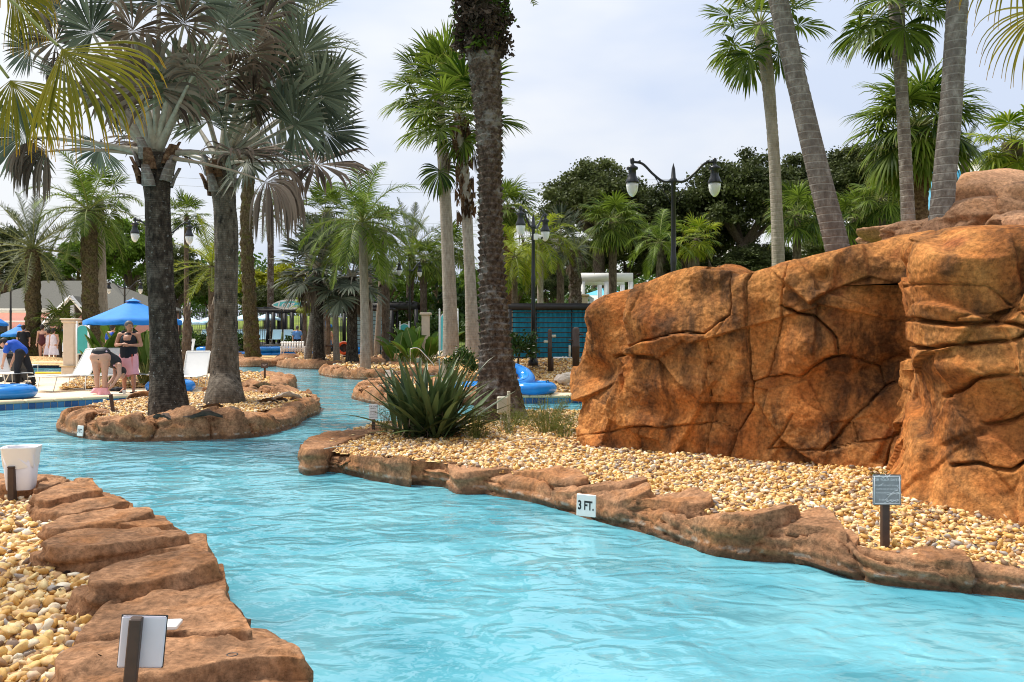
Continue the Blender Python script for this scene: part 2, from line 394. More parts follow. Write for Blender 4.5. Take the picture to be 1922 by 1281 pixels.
plain('petiole', (0.30, 0.265, 0.20), 0.6, .25, 14); plain('petiole_dead', (0.25, 0.19, 0.13), 0.8); plain('petiole_green', (0.20, 0.22, 0.05), 0.6)
plain('black_metal', (0.012, 0.013, 0.017), 0.35, 0.2); plain('black_wood', (0.016, 0.014, 0.014), 0.6, 0.25)
plain('white_sling', (0.80, 0.79, 0.76), 0.7, 0.03); plain('white_metal', (0.78, 0.76, 0.70), 0.4, 0.04); plain('white_paint', (0.80, 0.79, 0.77), 0.5, 0.04)
plain('tube_blue', (0.012, 0.21, 0.62), 0.16, 0.10, 3); plain('canopy_blue', (0.004, 0.19, 0.60), 0.75, 0.08); plain('canopy_pale', (0.52, 0.74, 0.84), 0.75, 0.05)
plain('brown_post', (0.055, 0.030, 0.020), 0.55, 0.2, 20); plain('sign_back', (0.66, 0.63, 0.68), 0.5, 0.05); plain('sign_grey', (0.25, 0.25, 0.255), 0.5, 0.25, 14)
plain('sign_brown', (0.07, 0.045, 0.04), 0.5); plain('ink_white', (0.75, 0.75, 0.76), 0.6, 0.05); plain('ink_black', (0.012, 0.012, 0.012), 0.5)
plain('tile_white', (0.80, 0.79, 0.74), 0.3, 0.05); plain('house_pink', (0.62, 0.30, 0.25), 0.85, 0.05); plain('house_white', (0.80, 0.79, 0.78), 0.8, 0.03); plain('house_blue', (0.10, 0.42, 0.62), 0.6, 0.06)
plain('roof_grey', (0.085, 0.082, 0.068), 0.9, 0.18, 12, 0.6); plain('stucco', (0.66, 0.54, 0.42), 0.85, 0.06); plain('stucco_dark', (0.52, 0.40, 0.25), 0.85, 0.08)
plain('teal', (0.055, 0.42, 0.40), 0.5, 0.05); plain('aqua', (0.11, 0.56, 0.60), 0.4, 0.08); plain('curtain_blue', (0.02, 0.30, 0.46), 0.8, 0.15, 3); plain('curtain_pale', (0.35, 0.55, 0.62), 0.8, 0.15)
plain('skin', (0.56, 0.31, 0.215), 0.5, 0.06); plain('skin_tan', (0.43, 0.20, 0.12), 0.5, 0.06); plain('hair', (0.022, 0.014, 0.010), 0.6); plain('hair_grey', (0.10, 0.09, 0.085), 0.6)
plain('cloth_black', (0.010, 0.012, 0.018), 0.9); plain('cloth_pink', (0.80, 0.38, 0.42), 0.85, 0.08); plain('cloth_blue', (0.008, 0.075, 0.46), 0.8); plain('cloth_red', (0.07, 0.008, 0.014), 0.7); plain('cloth_white', (0.78, 0.72, 0.78), 0.85)
plain('cloth_sky', (0.12, 0.32, 0.72), 0.8); plain('orange_red', (0.75, 0.10, 0.02), 0.6); plain('bin_grey', (0.045, 0.047, 0.05), 0.5); plain('bin_white', (0.74, 0.72, 0.75), 0.6, 0.05); plain('box_beige', (0.50, 0.48, 0.37), 0.6, 0.05)
plain('bottle_red', (0.55, 0.06, 0.02), 0.4); plain('chrome', (0.7, 0.7, 0.7), 0.2, 0.05, 6, 0, 1.0); plain('yellow_float', (0.85, 0.60, 0.02), 0.5); plain('debris', (0.10, 0.065, 0.045), 0.9, 0.4, 12, 0.5); plain('debris_pale', (0.55, 0.46, 0.38), 0.9, 0.25, 12, 0.5)
m = Mat('globe', 0.25, 0.5); m.color((0.80, 0.80, 0.78)); m.b.inputs['Transmission Weight'].default_value = 0.25; m.b.inputs['Roughness'].default_value = 0.45
m = Mat('swimsuit', 0.6); vo = m.n('ShaderNodeTexVoronoi'); vo.inputs['Scale'].default_value = 11; m.l(m.co('Object'), vo.inputs['Vector'])
sp_ = m.n('ShaderNodeSeparateColor'); m.l(vo.outputs['Color'], sp_.inputs[0])
fl = m.ramp(vo.outputs['Distance'], [(0.22, 1.0), (0.30, 0.0)]); sel = m.math('GREATER_THAN', sp_.outputs[0], 0.5)
m.color(m.mix(m.math('MULTIPLY', fl, sel), (0.010, 0.010, 0.014), m.ramp(sp_.outputs[1], [(0.3, (0.8, 0.45, 0.6)), (0.6, (0.75, 0.75, 0.8)), (0.9, (0.1, 0.35, 0.15))])))
# ------------------------------------------------------------------ setting: ground, water, decks
WX0, WX1, WY0, WY1 = -30.0, 16.0, -4.0, 47.0
DECK = 0.18
def hz(x, y):
    """height of the planted upland on the right"""
    def ss(a, b, t): t = np.clip((t - a) / (b - a), 0, 1); return t * t * (3 - 2 * t)
    return 0.15 + ss(-3, 3, x - (y - 25) * 0.12) * (0.55 * ss(20, 24, y) + 1.2 * ss(28, 50, y))
big = 700.0
mb = MB()
for (x0, x1, y0, y1) in ((-big, WX0, -big, big), (WX1, big, -big, big), (WX0, WX1, -big, WY0), (WX0, WX1, WY1, big)):
    mb.add([(x0, y0, .13), (x1, y0, .13), (x1, y1, .13), (x0, y1, .13)], np.array([[0, 1, 2, 3]]))
struct('ground', mb.mesh('ground', 'ground'))
struct('pool_floor', mk('pool_floor', [(WX0, WY0, -.9), (WX1, WY0, -.9), (WX1, WY1, -.9), (WX0, WY1, -.9)], np.array([[0, 1, 2, 3]]), 'pool_floor'))
# water surface with real low swell
nx, ny = 240, 330
yy = WY0 + (WY1 - WY0) * np.linspace(0, 1, ny) ** 1.7; xx = np.linspace(WX0, WX1, nx)
X, Y = np.meshgrid(xx, yy); P = np.stack([X, Y, np.zeros_like(X)], -1)
Z = 0.008 * fbm(P * np.array([1, 1.3, 1]), 0.9, 3, 3)
struct('water', mk('water', np.stack([X, Y, Z], -1), gridf(ny, nx)[:, ::-1].copy(), 'water', True))

def slab(name, poly, z, th, mat, kind='structure'):
    mb = MB(); mb.prism(poly, z - th, z); o = mb.build(name, mat); o['kind'] = kind; return o
def tile_row(parent, p, q, size=0.145, z0=-0.02, z1=0.125, inset=0.0):
    p = np.array(p[:2]); q = np.array(q[:2]); L = np.linalg.norm(q - p); d = (q - p) / L; nrm = np.array([d[1], -d[0]])
    n = int(L / size); me = MB().box((0, 0, 0), (size - .012, .016, z1 - z0 - .01), bev=.003).mesh('tile', 'blue_tile')
    ang = math.atan2(d[1], d[0])
    for k in range(n):
        c = p + d * size * (k + .5) + nrm * (.005 + inset)
        obj('tile', me, parent, (c[0], c[1], (z0 + z1) / 2), ang)
# left pool deck: its edge runs from the left of the frame back to the rock bank
e0, e1 = G(-330, 789), G(502, 742)
deckpoly = [e0[:2], e1[:2], G(462, 712)[:2], G(440, 700)[:2], G(400, 690)[:2], (-12.0, 42.0), (-14, 48.2), (WX0 - 4, 48.2), (WX0 - 4, e0[1])]
dk = slab('pool_deck', deckpoly, DECK, 0.5, 'deck')
ed = (e1 - e0)[:2]; ed /= np.linalg.norm(ed); nr = np.array([ed[1], -ed[0]])
mb = MB()
for k in range(16):       # coping stones
    L = np.linalg.norm((e1 - e0)[:2]) / 16; c = e0[:2] + ed * L * (k + .5) - nr * 0.12
    obj('coping_stone', MB().box((0, 0, 0), (L - .008, .34, .07), bev=.02).mesh('coping_stone', 'coping'), dk, (c[0], c[1], DECK - .02), math.atan2(ed[1], ed[0]))
tile_row(dk, e0, e1)
# far pool deck
slab('far_pool_deck', [(-12.6, 43.5), (-6.4, 45.2), (-2, 45.4), (-1.5, 50), (8, 60), (8, 75), (-40, 75), (-40, 48.25), (-14.05, 48.25)], 0.176, .5, 'deck')
# right pool deck with coping and tiles
r0, r1 = G(838, 757), G(1190, 757)
rd = slab('pool_deck_by_rock', [r0[:2], r1[:2], (5, 22.5), (5, 27), (-1.6, 27), (-2.2, 22.5)], DECK, .5, 'deck')
for k in range(9):
    x = r0[0] + (r1[0] - r0[0]) * (k + .5) / 9
    obj('coping_stone', MB().box((0, 0, 0), ((r1[0] - r0[0]) / 9 - .008, .34, .07), bev=.02).mesh('coping_stone', 'coping'), rd, (x, r0[1] + .12, DECK - .02))
tile_row(rd, r0, r1, 0.155)
# second pool behind the left deck
p2 = G(-60, 702, DECK), G(150, 702, DECK), G(150, 689, DECK), G(-60, 689, DECK)
struct('background_pool_water', mk('background_pool_water', [(a[0], a[1], DECK + .006) for a in p2], np.array([[0, 1, 2, 3]]), 'water'))
kb = MB().box(((p2[2][0] + p2[3][0]) / 2, p2[2][1] + .25, DECK + .09), (p2[2][0] - p2[3][0], .5, .22), bev=.03).build('pool_kerb', 'coping'); kb['kind'] = 'structure'
tile_row(kb, (p2[3][0], p2[3][1] - .005), (p2[2][0], p2[2][1] - .005), .16, DECK, DECK + .13)
# upland terrain on the right
gx, gy = np.meshgrid(np.linspace(-3, 60, 90), np.linspace(24.5, 110, 90))
gxx = gx + np.maximum(0, gy - 25) * 0.1
gz = hz(gxx, gy) + .012
struct('upland', mk('upland', np.stack([gxx, gy, gz], -1), gridf(90, 90)[:, ::-1].copy(), 'ground', True))

# ------------------------------------------------------------------ rock ledges, islands and gravel
PROF = np.array([(-.03, -.30), (-.005, -.05), (0, .05), (.025, .38), (.06, .66), (.12, .86), (.22, .96), (.4, 1.0), (.6, 1.0), (.8, .98), (.93, .9), (1.0, .7), (1.02, .3), (1.03, -.3)])
def blocks_mesh(V, lab, name, parent, mat, closed_s=False, attr=None):
    """V (S,T,3) grid cut into blocks by per-face label"""
    S, T = V.shape[:2]; fq = gridf(S, T); W = V.reshape(-1, 3); out = []
    for k in np.unique(lab):
        f = fq[lab.ravel() == k]
        if len(f) < 4: continue
        idx, inv = np.unique(f, return_inverse=True)
        out.append(obj(name, mk(name, W[idx], inv.reshape(-1, 4)[:, ::-1].copy(), mat, True), parent))
    return out
def rim(parent, outer, inner, zt, seed, spacing=0.9, res=0.04, skew=0.5, T=34, mat='ledge_rock', amp=1.0, saw=1.0):
    rs = np.random.RandomState(seed); outer = np.asarray(outer, float); inner = np.asarray(inner, float)
    L = np.concatenate([[0], np.cumsum(np.linalg.norm(np.diff(outer, axis=0), axis=1))]); S = max(int(L[-1] / res), 20)
    t = np.linspace(0, 1, S); u = np.linspace(0, L[-1], S)
    O = np.stack([np.interp(u, L, outer[:, k]) for k in (0, 1)], 1); I = np.stack([np.interp(u, L, inner[:, k]) for k in (0, 1)], 1)
    zt = np.interp(u, L, np.broadcast_to(np.asarray(zt, float), (len(outer),)) if np.ndim(zt) == 0 or len(np.atleast_1d(zt)) == len(outer) else np.interp(np.linspace(0, 1, len(outer)), np.linspace(0, 1, len(zt)), zt))
    pl = np.concatenate([[0], np.cumsum(np.linalg.norm(np.diff(PROF * np.array([.8, .35]), axis=0), axis=1))]); pt = np.linspace(0, pl[-1], T)
    w = np.interp(pt, pl, PROF[:, 0]); zp = np.interp(pt, pl, PROF[:, 1])
    bounds = [-2.0]
    while bounds[-1] < L[-1] + 2: bounds.append(bounds[-1] + spacing * rs.uniform(.55, 1.5))
    bounds = np.array(bounds)
    U, Wg = np.meshgrid(u, w, indexing='ij'); ZP = np.broadcast_to(zp, U.shape)
    base = np.stack([O[:, None, 0] + (I - O)[:, None, 0] * Wg, O[:, None, 1] + (I - O)[:, None, 1] * Wg, zt[:, None] * ZP], -1)
    wob = 0.10 * spacing * fbm(base, 2.2 / max(spacing, .3), seed + 5, 3)
    sp = U + skew * spacing * Wg + wob
    bi = np.clip(np.searchsorted(bounds, sp) - 1, 0, len(bounds) - 2); f = (sp - bounds[bi]) / (bounds[bi + 1] - bounds[bi])
    dist = np.minimum(sp - bounds[bi], bounds[bi + 1] - sp)
    hs = rs.uniform(.90, 1.08, len(bounds))[bi]; ws = rs.uniform(.93, 1.05, len(bounds))[bi]; dsl = rs.uniform(.10, .30, len(bounds))[bi] * saw
    hm = hs * (1 - dsl / 2 + dsl * f)
    up = np.clip(ZP, 0, 1)
    Wn = np.where(Wg > .5, .5 + (Wg - .5) * (1 + (ws - 1) * 1.6), Wg)
    V = np.stack([O[:, None, 0] + (I - O)[:, None, 0] * Wn, O[:, None, 1] + (I - O)[:, None, 1] * Wn, zt[:, None] * np.where(ZP > 0, ZP * (1 + (hm - 1) * up), ZP)], -1)
    # layered strata: tilted ledges in the outer face and top
    q = ZP * 1.0 + .45 * f * rs.uniform(.3, 1.2, len(bounds))[bi] - .35 * Wg + .28 * fbm(base, 1.6, seed + 9, 3)
    n_lay = rs.randint(2, 4, len(bounds))[bi]; ph = rs.rand(len(bounds))[bi]
    lay = q * n_lay + ph; fr = lay - np.floor(lay); ld = np.minimum(fr, 1 - fr) / n_lay
    step = (fr - .5) * .045 * amp
    gro = -.045 * amp * np.exp(-(ld * zt[:, None] * 2.4 / .018) ** 2) * (vnoise(base, 2.3, seed + 31) > -.25)
    crack = -.09 * amp * np.exp(-(dist / .019) ** 2) - .014 * amp * np.exp(-(dist / .06) ** 2) + .045 * amp * (f - .5)
    n1 = .026 * fbm(base, 1.3, seed + 1, 3) * amp + .006 * fbm(base, 9, seed + 2, 3) + facets(base, .30 * spacing + .12, seed + 3, .016 * amp, 150, .05)
    N = np.cross(np.gradient(V, axis=1), np.gradient(V, axis=0)); N /= np.linalg.norm(N, axis=-1, keepdims=True) + 1e-9
    if N[..., 2].mean() < 0: N = -N
    edge = np.clip((ZP + .1) / .3, 0, 1)
    V = V + N * ((step + gro + crack + n1) * edge)[..., None]
    lab = bi[:-1, :-1]
    return blocks_mesh(V, lab, 'rock_block', parent, mat)

ICO = None
def ico(sub):
    p = (1 + 5 ** .5) / 2
    V = [(-1, p, 0), (1, p, 0), (-1, -p, 0), (1, -p, 0), (0, -1, p), (0, 1, p), (0, -1, -p), (0, 1, -p), (p, 0, -1), (p, 0, 1), (-p, 0, -1), (-p, 0, 1)]
    Fs = [(0, 11, 5), (0, 5, 1), (0, 1, 7), (0, 7, 10), (0, 10, 11), (1, 5, 9), (5, 11, 4), (11, 10, 2), (10, 7, 6), (7, 1, 8), (3, 9, 4), (3, 4, 2), (3, 2, 6), (3, 6, 8), (3, 8, 9), (4, 9, 5), (2, 4, 11), (6, 2, 10), (8, 6, 7), (9, 8, 1)]
    V = [np.array(v) / np.linalg.norm(v) for v in V]
    for _ in range(sub):
        mid = {}; nf = []
        def mp_(a, b):
            k = (min(a, b), max(a, b))
            if k not in mid: c = V[a] + V[b]; V.append(c / np.linalg.norm(c)); mid[k] = len(V) - 1
            return mid[k]
        for a, b, c in Fs:
            x, y, z = mp_(a, b), mp_(b, c), mp_(c, a); nf += [(a, x, z), (b, y, x), (c, z, y), (x, y, z)]
        Fs = nf
    return np.array(V), np.array(Fs)
I0, I1, I4 = ico(0), ico(1), ico(4)
def inpoly(P, poly):
    poly = np.asarray(poly)[:, :2]; c = np.zeros(len(P), bool); j = len(poly) - 1
    for i in range(len(poly)):
        a, b = poly[i], poly[j]
        c ^= ((a[1] > P[:, 1]) != (b[1] > P[:, 1])) & (P[:, 0] < (b[0] - a[0]) * (P[:, 1] - a[1]) / (b[1] - a[1] + 1e-12) + a[0]); j = i
    return c
def in_view(P, m=0.03):
    r = P[:, 0] / np.maximum(P[:, 1], .1); return (np.abs(r) < .6 + m) & (P[:, 1] > 2.5)
def gravel(label, poly, zf, seed, dens=620, rad=(.016, .034), sub_near=8.0):
    rs = np.random.RandomState(seed); poly = np.asarray(poly)[:, :2]; lo, hi = poly.min(0), poly.max(0)
    n = int(dens * np.prod(hi - lo)); P = lo + rs.rand(n, 2) * (hi - lo); P = P[inpoly(P, poly) & in_view(P)]
    # bed under the pebbles
    n2 = 70; gx, gy = np.meshgrid(np.linspace(lo[0], hi[0], n2), np.linspace(lo[1], hi[1], n2)); Q = np.stack([gx.ravel(), gy.ravel()], 1)
    Vs, Fs, At = [], [], []; off = 0
    d = np.linalg.norm(P, axis=1)
    for (sel, base) in ((d < sub_near, I1), (d >= sub_near, I0)):
        Pk = P[sel]; k = len(Pk)
        if not k: continue
        r = rad[0] * .8 + (rad[1] * 1.15 - rad[0] * .8) * rs.rand(k) ** 2.0; ax = np.stack([r * rs.uniform(.9, 1.5, k), r * rs.uniform(.75, 1.1, k), r * rs.uniform(.38, .75, k)], 1)
        R = Matrix; q = rs.randn(k, 4) * np.array([1, .35, .35, 1.6]); q /= np.linalg.norm(q, axis=1)[:, None]; w_, x_, y_, z_ = q.T
        Rm = np.stack([1 - 2 * (y_ ** 2 + z_ ** 2), 2 * (x_ * y_ - z_ * w_), 2 * (x_ * z_ + y_ * w_), 2 * (x_ * y_ + z_ * w_), 1 - 2 * (x_ ** 2 + z_ ** 2), 2 * (y_ * z_ - x_ * w_), 2 * (x_ * z_ - y_ * w_), 2 * (y_ * z_ + x_ * w_), 1 - 2 * (x_ ** 2 + y_ ** 2)], 1).reshape(k, 3, 3)
        shp = base[0][None] * (1 + .13 * rs.randn(k, len(base[0]), 1)) * ax[:, None]
        W = np.einsum('kij,kvj->kvi', Rm, shp)
        z = zf(Pk) + rs.uniform(-.3, 1.1, k) * r
        W = W + np.concatenate([Pk, z[:, None]], 1)[:, None]
        nv = len(base[0]); Vs.append(W.reshape(-1, 3)); Fs.append((base[1][None] + (np.arange(k) * nv)[:, None, None] + off).reshape(-1, 3)); off += k * nv
        At.append(np.repeat(rs.rand(k), nv))
    o = obj('gravel', mk('gravel', np.concatenate(Vs), np.concatenate(Fs), 'pebble', True, {'rnd': np.concatenate(At)}))
    return tag(o, label, 'gravel', kind='stuff')
def bed(poly, zf, n=60):
    poly = np.asarray(poly)[:, :2]; lo, hi = poly.min(0), poly.max(0)
    gx, gy = np.meshgrid(np.linspace(lo[0], hi[0], n), np.linspace(lo[1], hi[1], n)); Q = np.stack([gx.ravel(), gy.ravel()], 1)
    f = gridf(n, n)[:, ::-1]; ok = inpoly(Q[f].mean(1), poly); f = f[ok]
    idx, inv = np.unique(f, return_inverse=True)
    z = zf(Q[idx]); return struct('gravel_bed', mk('gravel_bed', np.concatenate([Q[idx], z[:, None]], 1), inv.reshape(-1, 4), 'gravel_bed', True))
def P3(P): return np.concatenate([P, np.zeros((len(P), 1))], 1)

# right bank: ledge from the tip of the gravel spit round to the right of the frame
outer_px = [(735, 803), (700, 806), (640, 816), (590, 832), (559, 860), (575, 873), (618, 885), (727, 897), (805, 905), (915, 929), (1008, 946), (1083, 968), (1133, 982), (1213, 1002), (1312, 1032), (1416, 1052), (1506, 1060), (1633, 1094), (1780, 1110), (1922, 1126), (2060, 1142), (2250, 1160)]
RO = np.array([G(x, y)[:2] for x, y in outer_px])
inner_px = [(740, 806, .28), (715, 812, .28), (690, 826, .28), (668, 838, .28), (662, 846, .28), (690, 853, .28), (740, 857, .28), (820, 862, .30), (880, 864, .32), (960, 866, .34), (1040, 868, .34), (1112, 874, .34), (1200, 906, .32), (1290, 922, .32), (1345, 944, .32), (1430, 948, .33), (1560, 962, .33), (1610, 1008, .26), (1700, 1026, .22), (1840, 1048, .20), (2000, 1062, .20), (2200, 1075, .20)]
RI = np.array([G(x, y, z)[:2] for x, y, z in inner_px]); RZ = np.array([.22, .24, .25, .25, .24, .25, .27, .29, .31, .33, .36, .37, .37, .37, .38, .37, .36, .30, .27, .25, .25, .25])
rl = thing('rock_ledge', 'long brown rock ledge along the right bank holding the 3 FT. plate', 'rock ledge')
cO = curve(np.concatenate([RO, RZ[:, None], RI], 1), 160)
rim(rl, cO[:, :2], cO[:, 3:], cO[:, 2] * .58, 11, 0.95, .022, 1.0, 44, amp=.8, saw=.4)
# near left bank
lo_px = [(-160, 884), (60, 893), (131, 899), (196, 919), (248, 948), (320, 984), (362, 1000), (398, 1034), (412, 1062), (430, 1108), (437, 1130), (482, 1196), (536, 1202), (578, 1240), (590, 1300), (600, 1420), (600, 1600)]
LO = np.array([G(x + 6, y + 14, .10)[:2] for x, y in lo_px])
li_px = [(-160, 905), (0, 922), (48, 944), (62, 968), (78, 986), (74, 1012), (62, 1034), (150, 1068), (150, 1096), (180, 1130), (160, 1165), (140, 1190), (105, 1236), (112, 1280), (130, 1330), (140, 1450), (140, 1620)]
LI = np.array([G(x, y, .30)[:2] for x, y in li_px]); LZ = np.array([.30, .33, .34, .36, .36, .37, .37, .36, .36, .35, .35, .36, .38, .38, .38, .38, .38])
ll = thing('rock_ledge', 'broad stepped slabs of brown rock edging the pebbles in the near left corner', 'rock ledge')
cL = curve(np.concatenate([LO, LZ[:, None], LI], 1), 120)
rim(ll, cL[:, :2], cL[:, 3:], cL[:, 2] * .72, 24, 0.80, .024, -.30, 50, amp=.6, saw=.3)

def flat_slab(parent, pts, z, seed, depth=.22, name='rock_slab', tilt=.03, zs=None):
    rs = np.random.RandomState(seed); Q3_ = np.array([G(x, y, z if zs is None else zs[i]) for i, (x, y) in enumerate(pts)]); Q = Q3_[:, :2]; Q = np.vstack([Q, Q[:1]]); n = 110
    Q = resample(Q, n + 1)[:n]
    for _ in range(3): Q = (np.roll(Q, 1, 0) + 2 * Q + np.roll(Q, -1, 0)) / 4
    c = (Q.min(0) + Q.max(0)) / 2 * .5 + Q.mean(0) * .5; U_, s_, Vt = np.linalg.svd(Q - Q.mean(0)); ax = Vt[0]; pr = (Q - c) @ ax; lim = .72 * np.abs(pr).max()
    sp_ = c + np.clip(pr, -lim, lim)[:, None] * ax; out = Q - sp_; rr = np.linalg.norm(out, axis=1, keepdims=True); od = out / (rr + 1e-6)
    P0 = np.concatenate([Q, np.full((n, 1), z)], 1)
    chip = .012 * fbm(P0, 9, seed, 3) + .02 * fbm(P0, 2.5, seed + 1, 2); chip -= .035 * np.clip(vnoise(P0, 5.0, seed + 4) - .45, 0, 1)
    tl = rs.randn(2) * tilt; rows = []
    if zs is not None:
        fit = np.linalg.lstsq(np.concatenate([Q3_[:, :2] - c, np.ones((len(Q3_), 1))], 1), Q3_[:, 2], rcond=None)[0]; tl = np.clip(fit[:2], -.6, .6); z = fit[2]
    for f_ in (0.0, .2, .4, .58, .72, .83, .91, .96, .985):
        xy = sp_ + od * np.maximum((rr + chip[:, None]) * f_ - (.0 if f_ < .9 else .0), 0); p3 = np.concatenate([xy, np.zeros((n, 1))], 1)
        zz = z + (xy - c) @ tl + .012 * fbm(p3, 3.0, seed + 2, 3) + .004 * fbm(p3, 14, seed + 3, 2) + facets(p3, .22, seed + 5, .010, 24, .03) - (.006 if f_ > .95 else 0) - (.016 if f_ > .98 else 0)
        rows.append(np.concatenate([xy, zz[:, None]], 1))
    top = rows[-1]
    k_ = 9 if depth < .5 else 26
    for j in range(1, k_ + 1):
        q = j / k_; zz = top[:, 2] - .014 - depth * q; p3 = np.concatenate([Q * 1.0, zz[:, None]], 1)
        lay = (.024 if depth < .5 else .026) * np.sign(np.sin(zz * (75 if depth < .5 else 34) + 2.5 * fbm(p3 * np.array([.6, .6, .2]), 2.0, seed + 6, 2))) * (.5 + .5 * vnoise(p3, 3.0, seed + 8))
        xy = sp_ + od * (rr + chip[:, None] + (lay + .014 * fbm(p3, 7, seed + 7, 3) + .012 - .05 * q ** 2 + (.0 if depth < .5 else .03 * q))[:, None])
        rows.append(np.concatenate([xy, zz[:, None]], 1))
    V = np.stack(rows)
    return obj(name, mk(name, V.reshape(-1, 3), gridf(len(rows), n, True)[:, ::-1].copy() if np.cross(Q[1] - Q[0], Q[0] - c) > 0 else gridf(len(rows), n, True), 'ledge_rock', True), parent)
def crop(x0, y0, s, pts): return [(x0 + a / s, y0 + b / s) for a, b in pts]
for k, (z, pts) in enumerate([
    (.33, [(240, 1420), (320, 1300), (600, 1285), (860, 1275), (1160, 1195), (1400, 1160), (1595, 1150), (1610, 1281), (1610, 1460)]),
    (.40, [(285, 1200), (300, 1110), (400, 1040), (800, 1010), (1330, 1035), (1480, 1050), (1590, 1140), (1400, 1150), (1150, 1190), (860, 1270), (600, 1290), (330, 1275)]),
    (.37, [(375, 1015), (430, 950), (540, 860), (820, 810), (1150, 792), (1200, 850), (1330, 1025), (1100, 1015), (800, 1000), (420, 1030)]),
    (.36, [(370, 800), (460, 760), (820, 740), (1165, 672), (1185, 790), (1000, 795), (820, 800), (560, 832), (440, 830)]),
    (.44, [(455, 745), (480, 700), (600, 640), (870, 590), (1060, 575), (1110, 610), (1135, 660), (980, 690), (800, 742), (620, 775), (500, 778)]),
    (.36, [(140, 600), (250, 590), (500, 575), (830, 545), (1000, 500), (1080, 505), (1095, 590), (870, 580), (700, 600), (480, 655), (170, 625)]),
    (.44, [(215, 550), (300, 500), (500, 470), (820, 450), (960, 455), (1000, 490), (800, 520), (560, 560), (440, 580), (260, 583)]),
    (.38, [(600, 470), (760, 400), (850, 400), (892, 452), (760, 470)]),
    (.41, [(215, 462), (300, 420), (600, 370), (780, 362), (800, 400), (640, 445), (400, 475), (250, 476)]),
    (.37, [(120, 352), (300, 300), (520, 280), (690, 355), (450, 385), (330, 392), (200, 380)]),
    (.44, [(150, 320), (200, 280), (370, 225), (480, 228), (545, 268), (400, 290), (250, 328)]),
    (.39, [(170, 285), (190, 240), (330, 205), (372, 222), (260, 258)]),
    (.39, [(-200, 250), (-180, 190), (40, 185), (200, 190), (250, 202), (180, 240), (60, 262)])]):
    flat_slab(ll, crop(0, 820, 2.778, pts), z, 300 + k, .20 if z > .4 else .30)
c2, c3, c4 = (540, 760, 3.203), (1000, 840, 3.844), (1400, 840, 3.682)
for k, (z, cc, pts) in enumerate([
    (.27, c2, [(60, 275), (110, 190), (240, 165), (380, 150), (600, 125), (620, 142), (450, 180), (330, 220), (200, 262), (100, 300)]), (.24, c2, [(66, 300), (160, 262), (330, 240), (300, 280), (180, 330), (90, 330)]), (.27, c2, [(170, 315), (300, 262), (450, 270), (440, 300), (260, 345)]),
    (.30, c2, [(300, 375), (470, 318), (640, 306), (760, 322), (600, 395), (430, 400)]), (.32, c2, [(580, 395), (740, 318), (920, 312), (1040, 330), (920, 380), (820, 425)]),
    (.36, c2, [(880, 400), (1000, 345), (1300, 322), (1500, 345), (1750, 338), (1845, 405), (1790, 440), (1640, 470), (1560, 530), (1480, 520), (1300, 440), (1080, 400)]),
    (.36, c3, [(105, 328), (240, 245), (480, 225), (800, 225), (870, 250), (700, 268), (500, 285), (330, 302), (200, 348), (150, 352)]),
    (.33, c3, [(340, 322), (500, 292), (720, 268), (850, 262), (890, 288), (780, 305), (640, 372), (560, 442), (515, 465), (440, 400)]),
    (.37, c3, [(625, 402), (720, 340), (900, 300), (1200, 298), (1310, 350), (1312, 400), (1150, 402), (1000, 365), (800, 370), (700, 402)]),
    (.29, c3, [(560, 472), (800, 388), (1010, 372), (1140, 408), (1010, 480), (925, 555), (830, 560), (600, 520)]),
    (.37, c3, [(945, 545), (1080, 450), (1400, 415), (1860, 405), (1960, 425), (1700, 462), (1590, 500), (1300, 540), (1130, 555)]),
    (.34, c4, [(64, 492), (270, 432), (500, 415), (600, 440), (715, 552), (560, 560), (400, 588), (280, 598), (74, 622)]),
    (.25, c4, [(290, 622), (420, 592), (560, 560), (740, 572), (795, 620), (770, 650), (560, 672), (440, 708), (370, 718)]),
    (.26, c4, [(435, 715), (620, 672), (900, 660), (1200, 668), (1520, 690), (1605, 762), (1500, 808), (1440, 830), (1300, 802), (1000, 772), (700, 742), (560, 750)]),
    (.21, c4, [(1400, 950), (1450, 862), (1600, 772), (1922, 778), (2200, 790), (2200, 900), (1880, 940), (1700, 955)])]):
    pp = crop(*cc, pts); ox = np.array(outer_px[4:], float)
    rk = np.random.RandomState(70 + k); z = z + rk.uniform(-.035, .045); off = rk.uniform(-12, 4)
    ix = np.array([(a, b_) for a, b_, _ in inner_px[4:]], float); zo = rk.uniform(.13, .19); pz = []
    for i, (x, y) in enumerate(pp):
        yw = np.interp(x, ox[:, 0], ox[:, 1]); ym = HORIZON + (CAMH - zo) / CAMH * (yw - HORIZON) + off * .6; yi = np.interp(x, ix[:, 0], ix[:, 1]); y = min(y, ym); t_ = np.clip((y - yi) / max(ym - yi, 5), 0, 1); pp[i] = (x, y); pz.append(z + (zo - z) * t_ ** 1.5)
    cx = np.mean(pp, 0); pp = [tuple(cx + (np.array(q) - cx) * np.array([.955, .97])) for q in pp]
    flat_slab(rl, pp, z, 400 + k, .55, zs=pz)
zl = lambda P: .27 + .035 * fbm(P3(P), 1.1, 5, 3)
zr = lambda P: .245 - .075 * np.clip((P[:, 0] - 1.7) / .8, 0, 1) * np.clip((6.75 - P[:, 1]) / .7, 0, 1) + .03 * fbm(P3(P), 1.0, 8, 3) + .10 * np.clip((P[:, 0] - 1.2 + (P[:, 1] - 6.5) * .0) / 3, 0, 1) * np.clip((P[:, 1] - 6.3) / 1.5, 0, 1)
polyL = np.vstack([LI + (LO - LI) * .18, [[-2.2, 2.0], [-9, 2.0], [-9, 8.6]]])
bed(polyL, zl); gravel('smooth tan and ochre river pebbles in the near left corner', polyL, zl, 41, 1050, (.014, .032))
